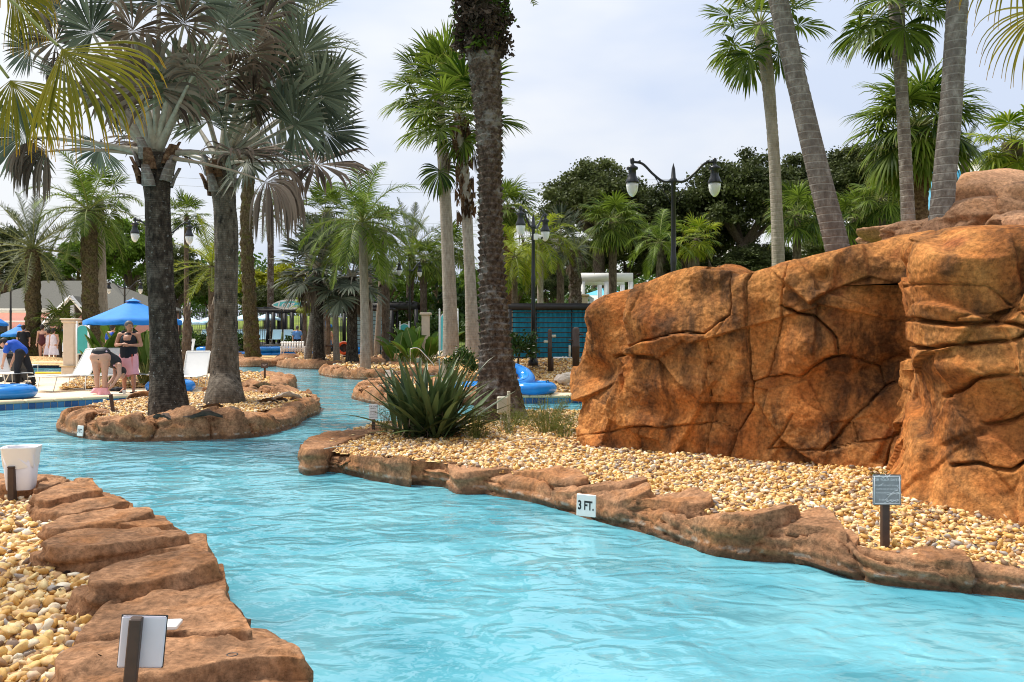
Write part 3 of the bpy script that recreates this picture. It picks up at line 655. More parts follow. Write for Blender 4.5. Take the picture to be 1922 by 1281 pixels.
back_px = [(2150, 1000), (1900, 900), (1500, 842), (1250, 800), (1085, 778), (1000, 778), (940, 782), (840, 790), (770, 797)]
polyR = np.vstack([RI[::1] + (RO - RI) * .45, [G(x, y, .2)[:2] for x, y in back_px]])
bed(polyR, zr, 110); gravel('yellow river pebbles between the right ledge and the rock wall', polyR, zr, 42, 900, (.013, .029), 6.5)

def litter(label, poly, zf, n, seed, size=.03):
    rs = np.random.RandomState(seed); poly = np.asarray(poly)[:, :2]; lo, hi = poly.min(0), poly.max(0); P = lo + rs.rand(n * 4, 2) * (hi - lo); P = P[inpoly(P, poly) & in_view(P)][:n]; k = len(P)
    a = rs.rand(k) * 6.283; s = size * rs.uniform(.5, 1.6, k); dx = np.stack([np.cos(a), np.sin(a)], 1) * s[:, None]; dy = np.stack([-np.sin(a), np.cos(a)], 1) * s[:, None] * .35; z = zf(P) + .028 + rs.rand(k) * .01
    V = np.stack([np.c_[P - dx, z], np.c_[P + dy, z + .008], np.c_[P + dx, z + rs.rand(k) * .02], np.c_[P - dy, z - .004]], 1).reshape(-1, 3); r = np.repeat(rs.rand(k), 4)
    tag(obj('leaf_litter', mk('leaf_litter', V, np.arange(len(V)).reshape(-1, 4), 'leaf_dead', False, {'rnd': r, 'tip': r * 0})), label, 'leaf litter', kind='stuff')
litter('scattered dry leaf bits on the right bank pebbles', polyR, zr, 420, 5); litter('scattered dry leaf bits on the near left pebbles', polyL, zl, 70, 6, .022)
def closed(px, n, z=0.0):
    Q = np.array([G(x, y, z)[:2] for x, y in px]); Q = np.vstack([Q, Q[:1]])
    QQ = np.vstack([Q[-2:-1], Q, Q[1:2]]); c = curve(QQ, n * 2)
    m = len(QQ) - 1; a, b = int(n * 2 / m), int(n * 2 * (m - 1) / m)
    return resample(np.vstack([Q[:1], curve(QQ, 4 * n)[int(4 * n / m) + 1:int(4 * n * (m - 1) / m)], Q[:1]]), n)
def island(label, px, width, height, seed, spacing, res, gl, dens=None, rad=(.02, .04), T=26, gz=0.8, amp=1.0):
    i0_ = int(np.argmin([p[1] for p in px])); px = px[i0_:] + px[:i0_]
    O = closed(px, 140); ctr = O.mean(0)
    d = np.gradient(O, axis=0); nrm = np.stack([-d[:, 1], d[:, 0]], 1); nrm /= np.linalg.norm(nrm, axis=1)[:, None] + 1e-9
    if ((ctr - O) * nrm).sum() < 0: nrm = -nrm
    k = np.arange(140) / 139 * 2 * math.pi; wv = width * (1 + .28 * np.sin(3 * k + seed) + .18 * np.sin(7 * k + seed * 2))
    I = O + nrm * wv[:, None]; wv[-1] = wv[0]; I[-1] = I[0]
    z = height * (1 + .15 * np.sin(2 * k + seed) + .12 * np.sin(5 * k + 2 * seed)); z[-1] = z[0]
    t = thing('rock_ledge', label, 'rock ledge')
    rim(t, O, I, z, seed, spacing, res, .6, T, amp=amp)
    zf = lambda P: height * gz + .03 * fbm(P3(P), .8, seed, 3)
    poly = O + nrm * (wv * .55)[:, None]
    bed(poly, zf, 40)
    if dens: gravel(gl, poly, zf, seed + 90, dens, rad, 0.0)
    return O
island('low oval rock rim of the island holding the two silver palms', [(108, 809), (147, 822), (206, 829), (305, 829), (417, 825), (501, 817), (556, 801), (575, 786), (600, 776), (596, 764), (540, 757), (470, 757), (380, 758), (277, 764), (225, 776), (150, 786), (112, 800)], .62, .34, 7, 1.0, .034, 'tan pebbles around the two silver palm trunks', 820, (.015, .030), 34, .86)
island('small rock rim of the islet with the single slender queen palm', [(600, 702), (615, 708), (650, 712), (700, 714), (760, 712), (800, 706), (790, 698), (720, 694), (640, 694)], .75, .30, 15, 1.6, .08, 'pebbles on the islet around the slender queen palm', 60, (.04, .07), 20)
island('rock rim of the far island with the grey and silver palm trunks', [(514, 684), (530, 691), (590, 694), (650, 692), (700, 690), (728, 684), (740, 676), (690, 672), (600, 671), (535, 674)], 1.1, .34, 16, 2.0, .12, 'pebbles on the far island below the grey palm trunks', 40, (.05, .08), 18)
island('low flat rock rim jutting out left of the sword leaved plant', [(660, 746), (690, 757), (740, 764), (800, 768), (860, 766), (860, 745), (800, 727), (745, 722), (700, 730)], .7, .30, 17, 1.2, .06, 'pebbles on the rock spit behind the sword leaved plant', 100, (.03, .05), 22)
island('rock rim of the gravel bank at the end of the left pool deck', [(455, 747), (500, 744), (540, 738), (557, 727), (545, 719), (500, 713), (450, 712), (400, 713), (395, 735)], .75, .30, 18, 1.2, .06, 'pebbles on the gravel bank with the small brown sign', 120, (.03, .05), 22)
island('distant rock rim below the date palm with the 4 FT. plate', [(440, 688), (500, 689), (560, 684), (560, 675), (500, 671), (445, 674)], 1.0, .36, 19, 1.8, .14, 'pebbles below the distant date palm', 0, T=16)
island('distant rock rim beside the slatted cabana and white bin', [(715, 682), (760, 681), (800, 674), (800, 667), (740, 664), (700, 668)], 1.1, .34, 20, 1.8, .14, 'pebbles in front of the slatted cabana', 0, T=16)
island('rock rim left of the hand rail across the channel', [(760, 700), (830, 706), (880, 716), (900, 735), (850, 756), (900, 760), (960, 740), (940, 690), (830, 682)], .8, .28, 22, 1.5, .09, 'pebbles under the tall fan palms', 40, (.04, .07), T=16)
# gravel slope above the right deck
sp0 = [(-1.2, 20.9), (4.0, 20.9), (4.6, 27.5), (-2.4, 27.5)]
zs = lambda P: .20 + .62 * np.clip((P[:, 1] - 20.9) / 2.6, 0, 1) + .02 * fbm(P3(P), 1.0, 3, 3)
bed(sp0, zs, 40); gravel('sloping yellow gravel above the blue tubes by the rock wall', sp0, zs, 77, 330, (.02, .04), 0.0)
# gravel planter strip behind the loungers on the left deck
gp = [G(110, 731, .2)[:2], G(330, 726, .2)[:2], G(400, 728, .2)[:2], G(430, 712, .2)[:2], G(300, 706, .2)[:2], G(150, 706, .2)[:2]]
zg = lambda P: .20 + .03 * fbm(P3(P), .9, 4, 3)
bed(gp, zg, 40); gravel('gravel planter strip behind the white loungers', gp, zg, 78, 240, (.02, .036), 0.0)
gq = [G(40, 686, .3)[:2], G(135, 686, .3)[:2], G(170, 676, .3)[:2], G(60, 672, .3)[:2], G(20, 678, .3)[:2]]
zq = lambda P: .30 + .25 * np.exp(-((P[:, 0] - G(62, 680, .3)[0]) ** 2 + (P[:, 1] - G(62, 680, .3)[1]) ** 2) / 3)
bed(gq, zq, 40)
# ------------------------------------------------------------------ the carved rock wall
def rock_wall():
    plan = [(1175, 13.4), (1120, 12.6), (1094, 11.9), (1087, 11.3), (1130, 10.85), (1200, 10.4), (1330, 9.8), (1440, 9.4), (1560, 9.1), (1640, 8.9), (1694, 8.72), (1716, 8.3), (1730, 7.75), (1755, 7.4), (1800, 7.1), (1860, 6.9), (1922, 6.8), (2050, 6.5), (2250, 6.3)]
    pts = np.array([((x - 961) / F * d, d) for x, d in plan]); c = resample(curve(pts, 800), 840); S = len(c)
    L = np.concatenate([[0], np.cumsum(np.linalg.norm(np.diff(c, axis=0), axis=1))])
    T = np.gradient(c, axis=0); T /= np.linalg.norm(T, axis=1)[:, None]; N = np.stack([T[:, 1], -T[:, 0]], 1)
    for _ in range(10): N[1:-1] = (N[:-2] + N[1:-1] * 2 + N[2:]) / 4
    N /= np.linalg.norm(N, axis=1)[:, None]
    ratio = c[:, 0] / c[:, 1]; i0 = int(np.argmin(ratio)); 
    def uz(px, py):
        r = (px - 961) / F; u = np.interp(r, ratio[i0:], L[i0:]); d = np.interp(r, ratio[i0:], c[i0:, 1])
        return np.array([u, CAMH - (py - HORIZON) / F * d])
    tops = [(1087, 568), (1100, 560), (1130, 546), (1160, 538), (1200, 528), (1250, 508), (1290, 498), (1340, 500), (1362, 509), (1372, 517), (1400, 511), (1440, 501), (1500, 487), (1600, 462), (1700, 441), (1725, 436), (1800, 434), (1850, 430), (1922, 424), (2050, 420), (2250, 420)]
    tz = np.array([uz(*p) for p in tops]); ztop = np.interp(L, tz[:, 0], tz[:, 1]); ztop[:i0] = tz[0, 1] * np.linspace(.8, 1, i0)
    nf, nr_ = 280, 46
    v = np.linspace(0, 1, nf)
    U = np.repeat(L[:, None], nf, 1); Zf = .02 + (ztop[:, None] - .02) * v[None]
    Q = np.stack([U, Zf], -1); Q3 = np.stack([c[:, None, 0] + 0 * Zf, c[:, None, 1] + 0 * Zf, Zf], -1)
    cr = [[(1135, 672), (1145, 669), (1171, 665), (1182, 656), (1216, 641), (1235, 639), (1265, 632), (1302, 626), (1328, 630)], [(1328, 630), (1340, 618), (1355, 603), (1370, 592), (1371, 570), (1366, 529), (1362, 500)],
          [(1328, 630), (1330, 663), (1332, 682), (1336, 731), (1338, 791), (1334, 840)], [(1173, 667), (1175, 690), (1179, 716), (1175, 742), (1169, 757), (1167, 806)],
          [(1060, 820), (1100, 817), (1167, 806), (1201, 800), (1242, 802), (1280, 798), (1336, 793), (1358, 795), (1381, 812)], [(1210, 802), (1205, 832), (1201, 860)],
          [(1407, 500), (1396, 529), (1396, 547), (1400, 581), (1403, 615), (1401, 660), (1405, 697), (1411, 720), (1409, 757), (1400, 780), (1385, 810), (1372, 870)], [(1411, 720), (1437, 710), (1452, 708), (1471, 703), (1501, 708)],
          [(1482, 480), (1471, 538), (1467, 600)], [(1467, 572), (1496, 588), (1528, 592), (1551, 615), (1569, 637), (1575, 666)], [(1501, 708), (1519, 692), (1551, 671), (1575, 666)],
          [(1501, 710), (1501, 737), (1519, 757), (1542, 769), (1560, 787), (1573, 809)], [(1718, 674), (1700, 696), (1664, 728), (1632, 760), (1596, 791), (1546, 841)], [(1440, 844), (1546, 841), (1614, 830), (1686, 821)],
          [(1719, 787), (1686, 819), (1655, 890)], [(1722, 430), (1716, 470), (1707, 515), (1714, 547), (1720, 588), (1723, 637), (1718, 674), (1717, 737), (1719, 787)], [(1716, 449), (1777, 454)],
          [(1735, 540), (1750, 535), (1786, 531), (1854, 538), (1895, 569), (1930, 590)], [(1722, 601), (1768, 601), (1813, 606), (1881, 606), (1940, 612)], [(1813, 606), (1822, 594), (1890, 585), (1940, 580)],
          [(1722, 646), (1777, 653), (1822, 642), (1886, 640), (1940, 626)], [(1768, 744), (1813, 730), (1850, 710), (1940, 703)], [(1854, 794), (1886, 789), (1940, 775)], [(1800, 873), (1845, 866), (1890, 873), (1940, 856)],
          [(1727, 940), (1741, 873)], [(1614, 830), (1600, 791)], [(1441, 707), (1452, 660), (1467, 600)], [(1444, 843), (1471, 810), (1489, 776)], [(1369, 590), (1345, 640), (1336, 680)], [(1575, 666), (1610, 672), (1640, 690), (1664, 728)]]
    QW = Q + .018 * np.stack([fbm(Q3, 3.5, 71, 3), fbm(Q3, 3.5, 72, 3)], -1)
    D = np.full(U.shape, 9.0); GR = np.zeros(U.shape); deep = {0: 1, 1: .8, 2: .7, 6: .6, 12: .9, 14: 1, 15: 1.2, 18: 1.2, 20: 1, 21: .9, 22: .8, 23: .8, 9: .7, 10: .6}
    for ci, line in enumerate(cr):
        sg = deep.get(ci, .32)
        p = np.array([uz(*a) for a in line])
        for a, b in zip(p[:-1], p[1:]):
            lo = np.minimum(a, b) - .35; hi = np.maximum(a, b) + .35
            m = (QW[..., 0] > lo[0]) & (QW[..., 0] < hi[0]) & (QW[..., 1] > lo[1]) & (QW[..., 1] < hi[1])
            q = QW[m]; ab = b - a; t = np.clip(((q - a) @ ab) / (ab @ ab + 1e-9), 0, 1)
            dd_ = np.linalg.norm(q - a - t[:, None] * ab, axis=1); D[m] = np.minimum(D[m], dd_); GR[m] = np.maximum(GR[m], sg * np.exp(-(dd_ / (.0075 + .006 * sg)) ** 2))
    # blocks: flood fill between the cracks
    st = 2; Dm = D[::st, ::st] < .019; lab = np.zeros(Dm.shape, int); n = 0; a, b = Dm.shape
    for i in range(a):
        for j in range(b):
            if not Dm[i, j] and not lab[i, j]:
                n += 1; stack = [(i, j)]; lab[i, j] = n
                while stack:
                    x, y = stack.pop()
                    for x2, y2 in ((x + 1, y), (x - 1, y), (x, y + 1), (x, y - 1)):
                        if 0 <= x2 < a and 0 <= y2 < b and not Dm[x2, y2] and not lab[x2, y2]: lab[x2, y2] = n; stack.append((x2, y2))
    cnt = np.bincount(lab.ravel())
    lab[cnt[lab] < 30] = 0
    for _ in range(60):
        z = lab == 0
        if not z.any(): break
        for ax, sh in ((0, 1), (0, -1), (1, 1), (1, -1)):
            r = np.roll(lab, sh, ax); lab = np.where((lab == 0) & (r > 0), r, lab)
    labF = np.repeat(np.repeat(lab, st, 0), st, 1)[:S, :nf]
    rs = np.random.RandomState(5); disp = np.zeros(U.shape)
    for k in np.unique(labF):
        m = labF == k; cc = Q[m].mean(0); g = rs.randn(2) * .06
        disp[m] += np.clip(rs.uniform(-.07, .08) + ((Q[m] - cc) @ g), -.18, .18)
    for (px, py, rx, ry, am) in [(1230, 610, .62, .30, .17), (1260, 540, .5, .25, -.05), (1655, 685, .28, .28, -.25), (1690, 640, .14, .4, -.10), (1600, 560, .45, .16, .07), (1510, 650, .3, .22, .12), (1270, 720, .5, .22, .08), (1240, 770, .5, .14, -.05),
                               (1440, 650, .22, .35, -.14), (1380, 700, .13, .4, .08), (1800, 500, .4, .22, .14), (1820, 690, .5, .12, .10), (1820, 760, .3, .2, -.06), (1620, 840, .35, .2, .05), (1108, 575, .36, .34, .34), (1105, 700, .35, .20, -.24), (1085, 790, .3, .15, .08), (1550, 520, .07, .06, -.10), (1430, 585, .13, .09, -.10)]:
        u0, z0 = uz(px, py); disp += am * np.exp(-((U - u0) / rx) ** 2 - ((Zf - z0) / ry) ** 2)
    flare = np.interp(L, [0, L[i0], uz(1440, 800)[0], uz(1700, 800)[0], uz(1800, 800)[0], L[-1]], [.1, .12, .16, .38, .36, .3])
    disp += flare[:, None] * np.clip(1 - Zf / 1.1, 0, 1) ** 1.7
    disp += .10 * fbm(Q3, .9, 21, 3) + facets(Q3, .55, 31, .055, 120, .035) + facets(Q3, .22, 33, .016, 240, .03) + .014 * fbm(Q3, 4.5, 22, 3) + .008 * fbm(Q3, 18, 23, 3)
    disp += -.16 * GR * np.clip(.75 + .6 * fbm(Q3, 2.2, 91, 2), .25, 1.3)
    tt = np.clip((v - .90) / .10, 0, 1)[None]; disp -= .11 * tt ** 2.6     # rounded shoulder
    face = np.stack([c[:, None, 0] + N[:, None, 0] * disp, c[:, None, 1] + N[:, None, 1] * disp, Zf], -1)
    r = np.linspace(0, 1, nr_ + 1)[1:]
    back = face[:, -1:, :2] - N[:, None] * (1.9 * r ** 1.3)[None, :, None]
    zb = face[:, -1:, 2] + .10 * np.sin(r * 1.9)[None] - .25 * r[None] ** 2 + .035 * fbm(np.stack([back[..., 0], back[..., 1], 0 * back[..., 0]], -1), 1.8, 41, 4) * np.clip(r * 5, 0, 1)[None] + facets(np.stack([back[..., 0], back[..., 1], 0 * back[..., 0]], -1), .4, 43, .02, 120) * np.clip(r * 4, 0, 1)[None]
    V = np.concatenate([face, np.concatenate([back, zb[..., None]], -1)], 1)
    labA = np.concatenate([labF, np.repeat(labF[:, -1:], nr_, 1)], 1)
    t = thing('rock_wall', 'high orange brown rock wall split by dark cracks on the right bank', 'rock wall')
    blocks_mesh(V, labA[:-1, :-1], 'rock_block', t, 'wall_rock')
    return c, N, L
WC, WN, WL = rock_wall()
# planting soil behind the wall
bk = [tuple(WC[i] - WN[i] * .9) for i in range(54, len(WC), 40)] + [(14, 7), (14, 22), (3.4, 20.6), (2.2, 15)]
slab('raised_planting_bed', bk, 2.2, 2.2, 'ground')

def boulder(parent, c, size, seed, mat='mound_rock', rot=0.0, name='boulder', amp=1.0):
    V, Fs = I4; rs = np.random.RandomState(seed)
    P = V * np.array(size)
    d = facets(V, .55, seed, .13 * amp, 40) + .10 * fbm(V, 1.3, seed + 1, 3) + .02 * fbm(V, 6, seed + 2, 3)
    nrm = V
    for _ in range(5):      # cracks: random tilted planes
        n = rs.randn(3); n /= np.linalg.norm(n); o = rs.uniform(-.6, .6)
        q = np.abs(V @ n - o + .10 * fbm(V, 2.2, seed + 7 + _, 3)); msk = vnoise(V, 1.6, seed + 50 + _) > -.1
        d = d - (.05 * np.exp(-(q / .016) ** 2) + .03 * np.exp(-(q / .05) ** 2)) * msk
    P = P * (1 + d)[:, None]
    ca, sa = math.cos(rot), math.sin(rot); P = P @ np.array([[ca, sa, 0], [-sa, ca, 0], [0, 0, 1]])
    return obj(name, mk(name, P + np.asarray(c), Fs, mat, True), parent)
mo = thing('rock_mound', 'pale rounded rock mound rising behind the wall at the right edge', 'rock mound')
for (px, py, d, sz, sd) in [(1915, 448, 11.0, (1.15, .9, .68), 3), (1870, 432, 9.6, (.72, .6, .34), 4), (1800, 445, 10.6, (.85, .7, .24), 5), (1965, 425, 9.4, (.62, .6, .40), 6), (1730, 452, 12.4, (.9, .6, .26), 8), (1925, 436, 8.4, (.36, .4, .20), 9)]:
    boulder(mo, A(px, py, d), sz, sd)
# ------------------------------------------------------------------ vegetation generators
def unit(v): v = np.asarray(v, float); return v / (np.linalg.norm(v, axis=-1, keepdims=True) + 1e-9)
DOWN = np.array([0, 0, -1.0])
def chain(p0, d0, length, n, g, p=1.0):
    P = [np.asarray(p0, float)]; d = unit(d0); Ds = [d]
    for k in range(n):
        d = unit(d + DOWN * g * ((k + 1) / n) ** p); P.append(P[-1] + d * length / n); Ds.append(d)
    return np.array(P), np.array(Ds)
def fan_leaf(base, d0, pet, R, seed, nseg=34, K=6, spread=2.3, gpet=.05, gseg=.10, join=.5, lat=None, cup=.15, rnd=.05, rad=.03, vfold=.5, tipdroop=0.0, narrow=1.0):
    """petiole + pleated fan blade; returns V, F, midx, rnd, tip"""
    rs = np.random.RandomState(seed)
    P, Ds = chain(base, d0, pet, 7, gpet); pv, pf = tube(P, rad * np.interp(np.arange(len(P)) / (len(P) - 1), [0, .15, .4, 1], [2.0, 1.4, .9, .5]), 6)
    x = Ds[-1]; y = unit(np.cross(np.array([0, 0, 1.0]), x)) if lat is None else unit(np.asarray(lat) - x * np.dot(lat, x)); z = np.cross(x, y)
    if z[2] < 0 and lat is None: z = -z
    a = np.linspace(-spread, spread, nseg) + rs.randn(nseg) * .006; da = 2 * spread / (nseg - 1)
    D = np.cos(a)[:, None] * x + np.sin(a)[:, None] * y + cup * (1 + rs.randn(nseg)[:, None] * .3) * z
    D = unit(D + rs.randn(nseg, 3) * rnd)
    ln = R * (.72 + .28 * np.cos(a * .55)) * (1 + rs.randn(nseg) * .06)
    hub = P[-1] + (x * .10 * R)[None] * np.clip(np.cos(a), 0, 1)[:, None]
    S = np.zeros((nseg, K + 1, 3, 3)); pos = hub.copy(); tj = join
    gs = gseg * (1 + .5 * rs.rand(nseg))
    for k in range(K + 1):
        t = k / K; r = t * ln
        w = np.where(t <= tj, r * math.tan(da / 2) * 1.22, ln * tj * math.tan(da / 2) * 1.22 * max(0, 1 - (t - tj) / (1 - tj + 1e-6)) ** .75) * narrow
        w = np.maximum(w, .002)
        la = unit(np.cross(np.broadcast_to(z, D.shape), D)); nn = unit(np.cross(D, la))
        S[:, k, 0] = pos - la * w[:, None]; S[:, k, 1] = pos + nn * (w * vfold)[:, None]; S[:, k, 2] = pos + la * w[:, None]
        D = unit(D + DOWN * (gs * (t + .15) + tipdroop * max(0, t - .5) * 2)[:, None] + rs.randn(nseg, 3) * rnd * .5 * t); pos = pos + D * (ln / K)[:, None]
    i = np.arange(nseg)[:, None, None] * (K + 1) * 3 + np.arange(K)[None, :, None] * 3 + np.array([0, 1])[None, None]
    f = np.stack([i, i + 1, i + 4, i + 3], -1).reshape(-1, 4) + len(pv)
    V = np.concatenate([pv, S.reshape(-1, 3)]); Fq = np.concatenate([pf, f]); mi = np.concatenate([np.zeros(len(pf)), np.ones(len(f))])
    sr = rs.rand(nseg); r_ = np.concatenate([np.full(len(pv), .5), np.repeat(sr, (K + 1) * 3)]); tp = np.concatenate([np.zeros(len(pv)), np.tile(np.repeat(np.arange(K + 1) / K, 3), nseg)])
    return V, Fq, mi, r_, tp
def fan_mesh(mats, *a, **k):
    V, Fq, mi, r_, tp = fan_leaf(*a, **k); return mk('frond', V, Fq, list(mats), True, {'rnd': r_, 'tip': tp}, mi)
def feather_mesh(mats, base, d0, L, seed, g=.12, m=40, ll=.5, w=.025, updroop=.25, gl=.12, vang=.35, K=3, rad=.03, bare=.12):
    rs = np.random.RandomState(seed); n = 18
    P, Ds = chain(base, d0, L, n, g, .8); pv, pf = tube(P, np.linspace(rad, rad * .25, n + 1), 5)
    t = np.linspace(bare, 1.0, m); px_ = np.stack([np.interp(t * n, np.arange(n + 1), P[:, k]) for k in range(3)], 1); dx = unit(np.stack([np.interp(t * n, np.arange(n + 1), Ds[:, k]) for k in range(3)], 1))
    lat = unit(np.cross(dx, np.array([0, 0, 1.0]) + .001)); nn = np.cross(lat, dx)
    Vs, r_, tp = [pv], [np.full(len(pv), .5)], [np.zeros(len(pv))]; fs = [pf]; off = len(pv); mi = [np.zeros(len(pf))]
    for sgn in (-1, 1):
        ln = ll * (np.sin(np.clip((t - bare) / (1 - bare) * 1.0, 0, 1) * 2.5 + .45).clip(.15)) * (1 + .12 * rs.randn(m))
        D = unit(dx * (.55 + .5 * t[:, None]) + sgn * lat * .9 + nn * (vang * (1 + .5 * rs.randn(m)))[:, None] + rs.randn(m, 3) * .09)
        S = np.zeros((m, K + 1, 2, 3)); pos = px_.copy(); wl = unit(np.cross(D, nn))
        for k in range(K + 1):
            q = k / K; ww = w * (1 - q) ** .7 * (1 if k else .6) + .002
            S[:, k, 0] = pos - wl * ww; S[:, k, 1] = pos + wl * ww
            D = unit(D + DOWN * gl * (q + .4)); pos = pos + D * (ln / K)[:, None]
        i = (np.arange(m)[:, None] * (K + 1) + np.arange(K)[None]) * 2
        fs.append((np.stack([i, i + 1, i + 3, i + 2], -1).reshape(-1, 4)) + off); off += m * (K + 1) * 2; mi.append(np.ones(m * K))
        Vs.append(S.reshape(-1, 3)); r_.append(np.repeat(rs.rand(m), (K + 1) * 2)); tp.append(np.tile(np.repeat(np.arange(K + 1) / K, 2), m))
    return mk('frond', np.concatenate(Vs), np.concatenate(fs), list(mats), True, {'rnd': np.concatenate(r_), 'tip': np.concatenate(tp)}, np.concatenate(mi))
def dirv(el): return np.array([math.cos(el), 0, math.sin(el)])
PROTO = {}
def proto(sp, el, k):
    key = (sp, el, k)
    if key in PROTO: return PROTO[key]
    e = math.radians(el); sd = abs(hash((len(sp) * 7 + ord(sp[0]), el, k))) % 9973; o = (0, 0, 0)
    low = max(0, (30 - el) / 60)
    if sp == 'fan': me = fan_mesh(('petiole_green', 'leaf_fan'), o, dirv(e), 1.0, .95, sd, 34, 5, 2.2, .07, .10 + .10 * low, .55, tipdroop=.25, rad=.02)
    elif sp == 'sabal': me = fan_mesh(('petiole_green', 'leaf_fan'), o, dirv(e), .85, .85, sd, 28, 5, 2.5, .09, .16 + .10 * low, .35, tipdroop=.45, rad=.018, cup=-.1)
    elif sp == 'limefan': me = fan_mesh(('petiole_green', 'leaf_lime'), o, dirv(e), .8, .8, sd, 24, 5, 2.3, .09, .2 + .12 * low, .4, tipdroop=.45, rad=.018)
    elif sp == 'silver': me = fan_mesh(('petiole', 'leaf_silver'), o, dirv(e), 1.3, 1.15, sd, 30, 5, 2.4, .05, .08 + .08 * low, .55, rad=.04)
    elif sp == 'deadfan': me = fan_mesh(('petiole_dead', 'leaf_dead'), o, dirv(e), 1.3, 1.0, sd, 26, 6, 1.6, .20, .9, .4, tipdroop=.5, rnd=.14, rad=.025)
    elif sp == 'date': me = feather_mesh(('petiole_green', 'leaf_date'), o, dirv(e), 2.6, sd, .07 + .02 * low, 46, .42, .014, vang=.5, gl=.05)
    elif sp == 'datelime': me = feather_mesh(('petiole_green', 'leaf_lime'), o, dirv(e), 2.4, sd, .09, 44, .42, .016, vang=.4, gl=.10)
    elif sp == 'queen': me = feather_mesh(('petiole_green', 'leaf_queen'), o, dirv(e), 2.5, sd, .16, 50, .62, .018, vang=.3, gl=.34)
    elif sp == 'limequeen': me = feather_mesh(('petiole_green', 'leaf_lime'), o, dirv(e), 2.2, sd, .18, 44, .6, .02, vang=.3, gl=.34)
    PROTO[key] = me; return me

def trunk_mesh(pts, rad, kind, mat, seed, nr=None, na=28):
    P = np.asarray(pts, float); L = np.linalg.norm(np.diff(P, axis=0), axis=1).sum(); nr = nr or int(np.clip(L / .035, 30, 260))
    if kind in ('plain', 'far'): nr = min(nr, 60); na = 12
    C = resample(curve(P, 80), nr); T, N, B = frames(C); h = np.linspace(0, 1, nr); r = np.interp(h, np.linspace(0, 1, len(rad)), rad); H = h * L
    a = np.arange(na) * 2 * math.pi / na; Hg, Ag = np.meshgrid(H, a, indexing='ij')
    P3d = np.stack([np.cos(Ag), np.sin(Ag), Hg], -1); d = np.zeros_like(Hg); rr = r[:, None]
    if kind == 'date':
        rh = .105; v_ = Hg / rh + .3 * np.sin(Ag); row = np.floor(v_); f = v_ - row; u = Ag / (2 * math.pi) * 9 + .5 * (row % 2); fu = u - np.floor(u)
        d = .06 * (1 - np.abs(2 * fu - 1) ** 2.2) * (f ** 1.3 * np.clip((1 - f) * 6, 0, 1)) * (1 + .5 * _hash(np.floor(u) % 9, row, row * 0, seed)) - .012
        low = np.clip(1 - Hg / 1.6, 0, 1)
        d = d * (1 - low) + low * .03 * fbm(P3d * np.array([2.5, 2.5, 2]), 1.5, seed, 4)
    elif kind == 'ring': d = -.006 * np.exp(-(((Hg / .11 + .12 * np.sin(Ag + Hg) + .2 * vnoise(P3d, .8, seed)) % 1 - .5) / .09) ** 2)
    elif kind == 'bark': d = .012 * fbm(P3d * np.array([2, 2, 1]), 1.4, seed, 4) - .004 * (np.abs((Hg / .06) % 1 - .5) < .12)
    elif kind == 'boot': d = .05 * np.abs(fbm(P3d * np.array([2, 2, 3]), 1.3, seed, 3))
    elif kind == 'moss': d = .07 * fbm(P3d * np.array([2.4, 2.4, 3.2]), 1.2, seed, 4)
    d = d + .02 * r.mean() * vnoise(P3d, 1.0, seed)
    V = C[:, None] + (rr + d)[..., None] * (np.cos(Ag)[..., None] * N[:, None] + np.sin(Ag)[..., None] * B[:, None])
    V = np.concatenate([V.reshape(-1, 3), C[:1], C[-1:]]); n = nr * na
    f3 = np.array([[n, (j + 1) % na, j] for j in range(na)] + [[n + 1, n - na + j, n - na + (j + 1) % na] for j in range(na)])
    return mk('trunk', V, [gridf(nr, na, True)[:, ::-1].copy(), f3], mat, True)

def crown(t, top, sp, n, size, seed, emin=-50, emax=82, dead=0, k0=2, lean=None):
    rs = np.random.RandomState(seed)
    for i in range(n):
        q = (i + .5) / n; el = emax + (emin - emax) * q ** .85; el = int(round(el / 15.0) * 15); az = i * 2.39996 + rs.uniform(-.3, .3) + seed
        o = obj('frond', proto(sp, el, i % k0), t, top, az, size * rs.uniform(.88, 1.12))
    for i in range(dead):
        obj('dead_frond', proto('deadfan', -30 if i % 2 else -50, i % 2), t, top - np.array([0, 0, .1]), i * 2.1 + seed, size * rs.uniform(.7, .95))
def palm(name, label, sp, base, top, rad, bark, kind, size, n, seed, mids=(), emin=-50, emax=82, dead=0, group=None, cat='palm tree', shaft=None):
    base = np.asarray(base, float); top = np.asarray(top, float)
    t = thing(name, label, cat, base, group=group)
    pts = [np.zeros(3)] + [np.asarray(m_, float) - base for m_ in mids] + [top - base]
    obj('trunk', trunk_mesh(pts, rad, kind, bark, seed), t)
    crown(t, top - base, sp, n, size, seed, emin, emax, dead)
    return t
def far_palm(name, label, sp, px, py_base, pyc, d, rpx, tw, bark, kind, n, seed, pxc=None, emin=-50, emax=82, dead=0, zb=None, group='palms in the background', mids=()):
    """palm given by trunk foot, crown centre, distance and crown radius in photograph pixels"""
    pxc = px if pxc is None else pxc
    b = A(px, py_base, d); top = A(pxc, pyc, d)
    if zb is not None: b[2] = zb
    else: b[2] = max(hz(b[0], b[1]), .15) - .05
    R = rpx * d / F; ref = {'fan': 1.75, 'sabal': 1.45, 'limefan': 1.4, 'silver': 2.2, 'date': 2.4, 'datelime': 2.2, 'queen': 2.0, 'limequeen': 1.8}[sp]
    r = tw * d / F / 2
    rad = [r * 1.35, r * 1.05, r, r, r * .95] if kind != 'boot' else [r, r, r, r * 1.1, r * 1.35]
    return palm(name, label, sp, b, top, rad, bark, kind, R / ref, n, seed, [A(x, y, d) for x, y in mids], emin, emax, dead, group)

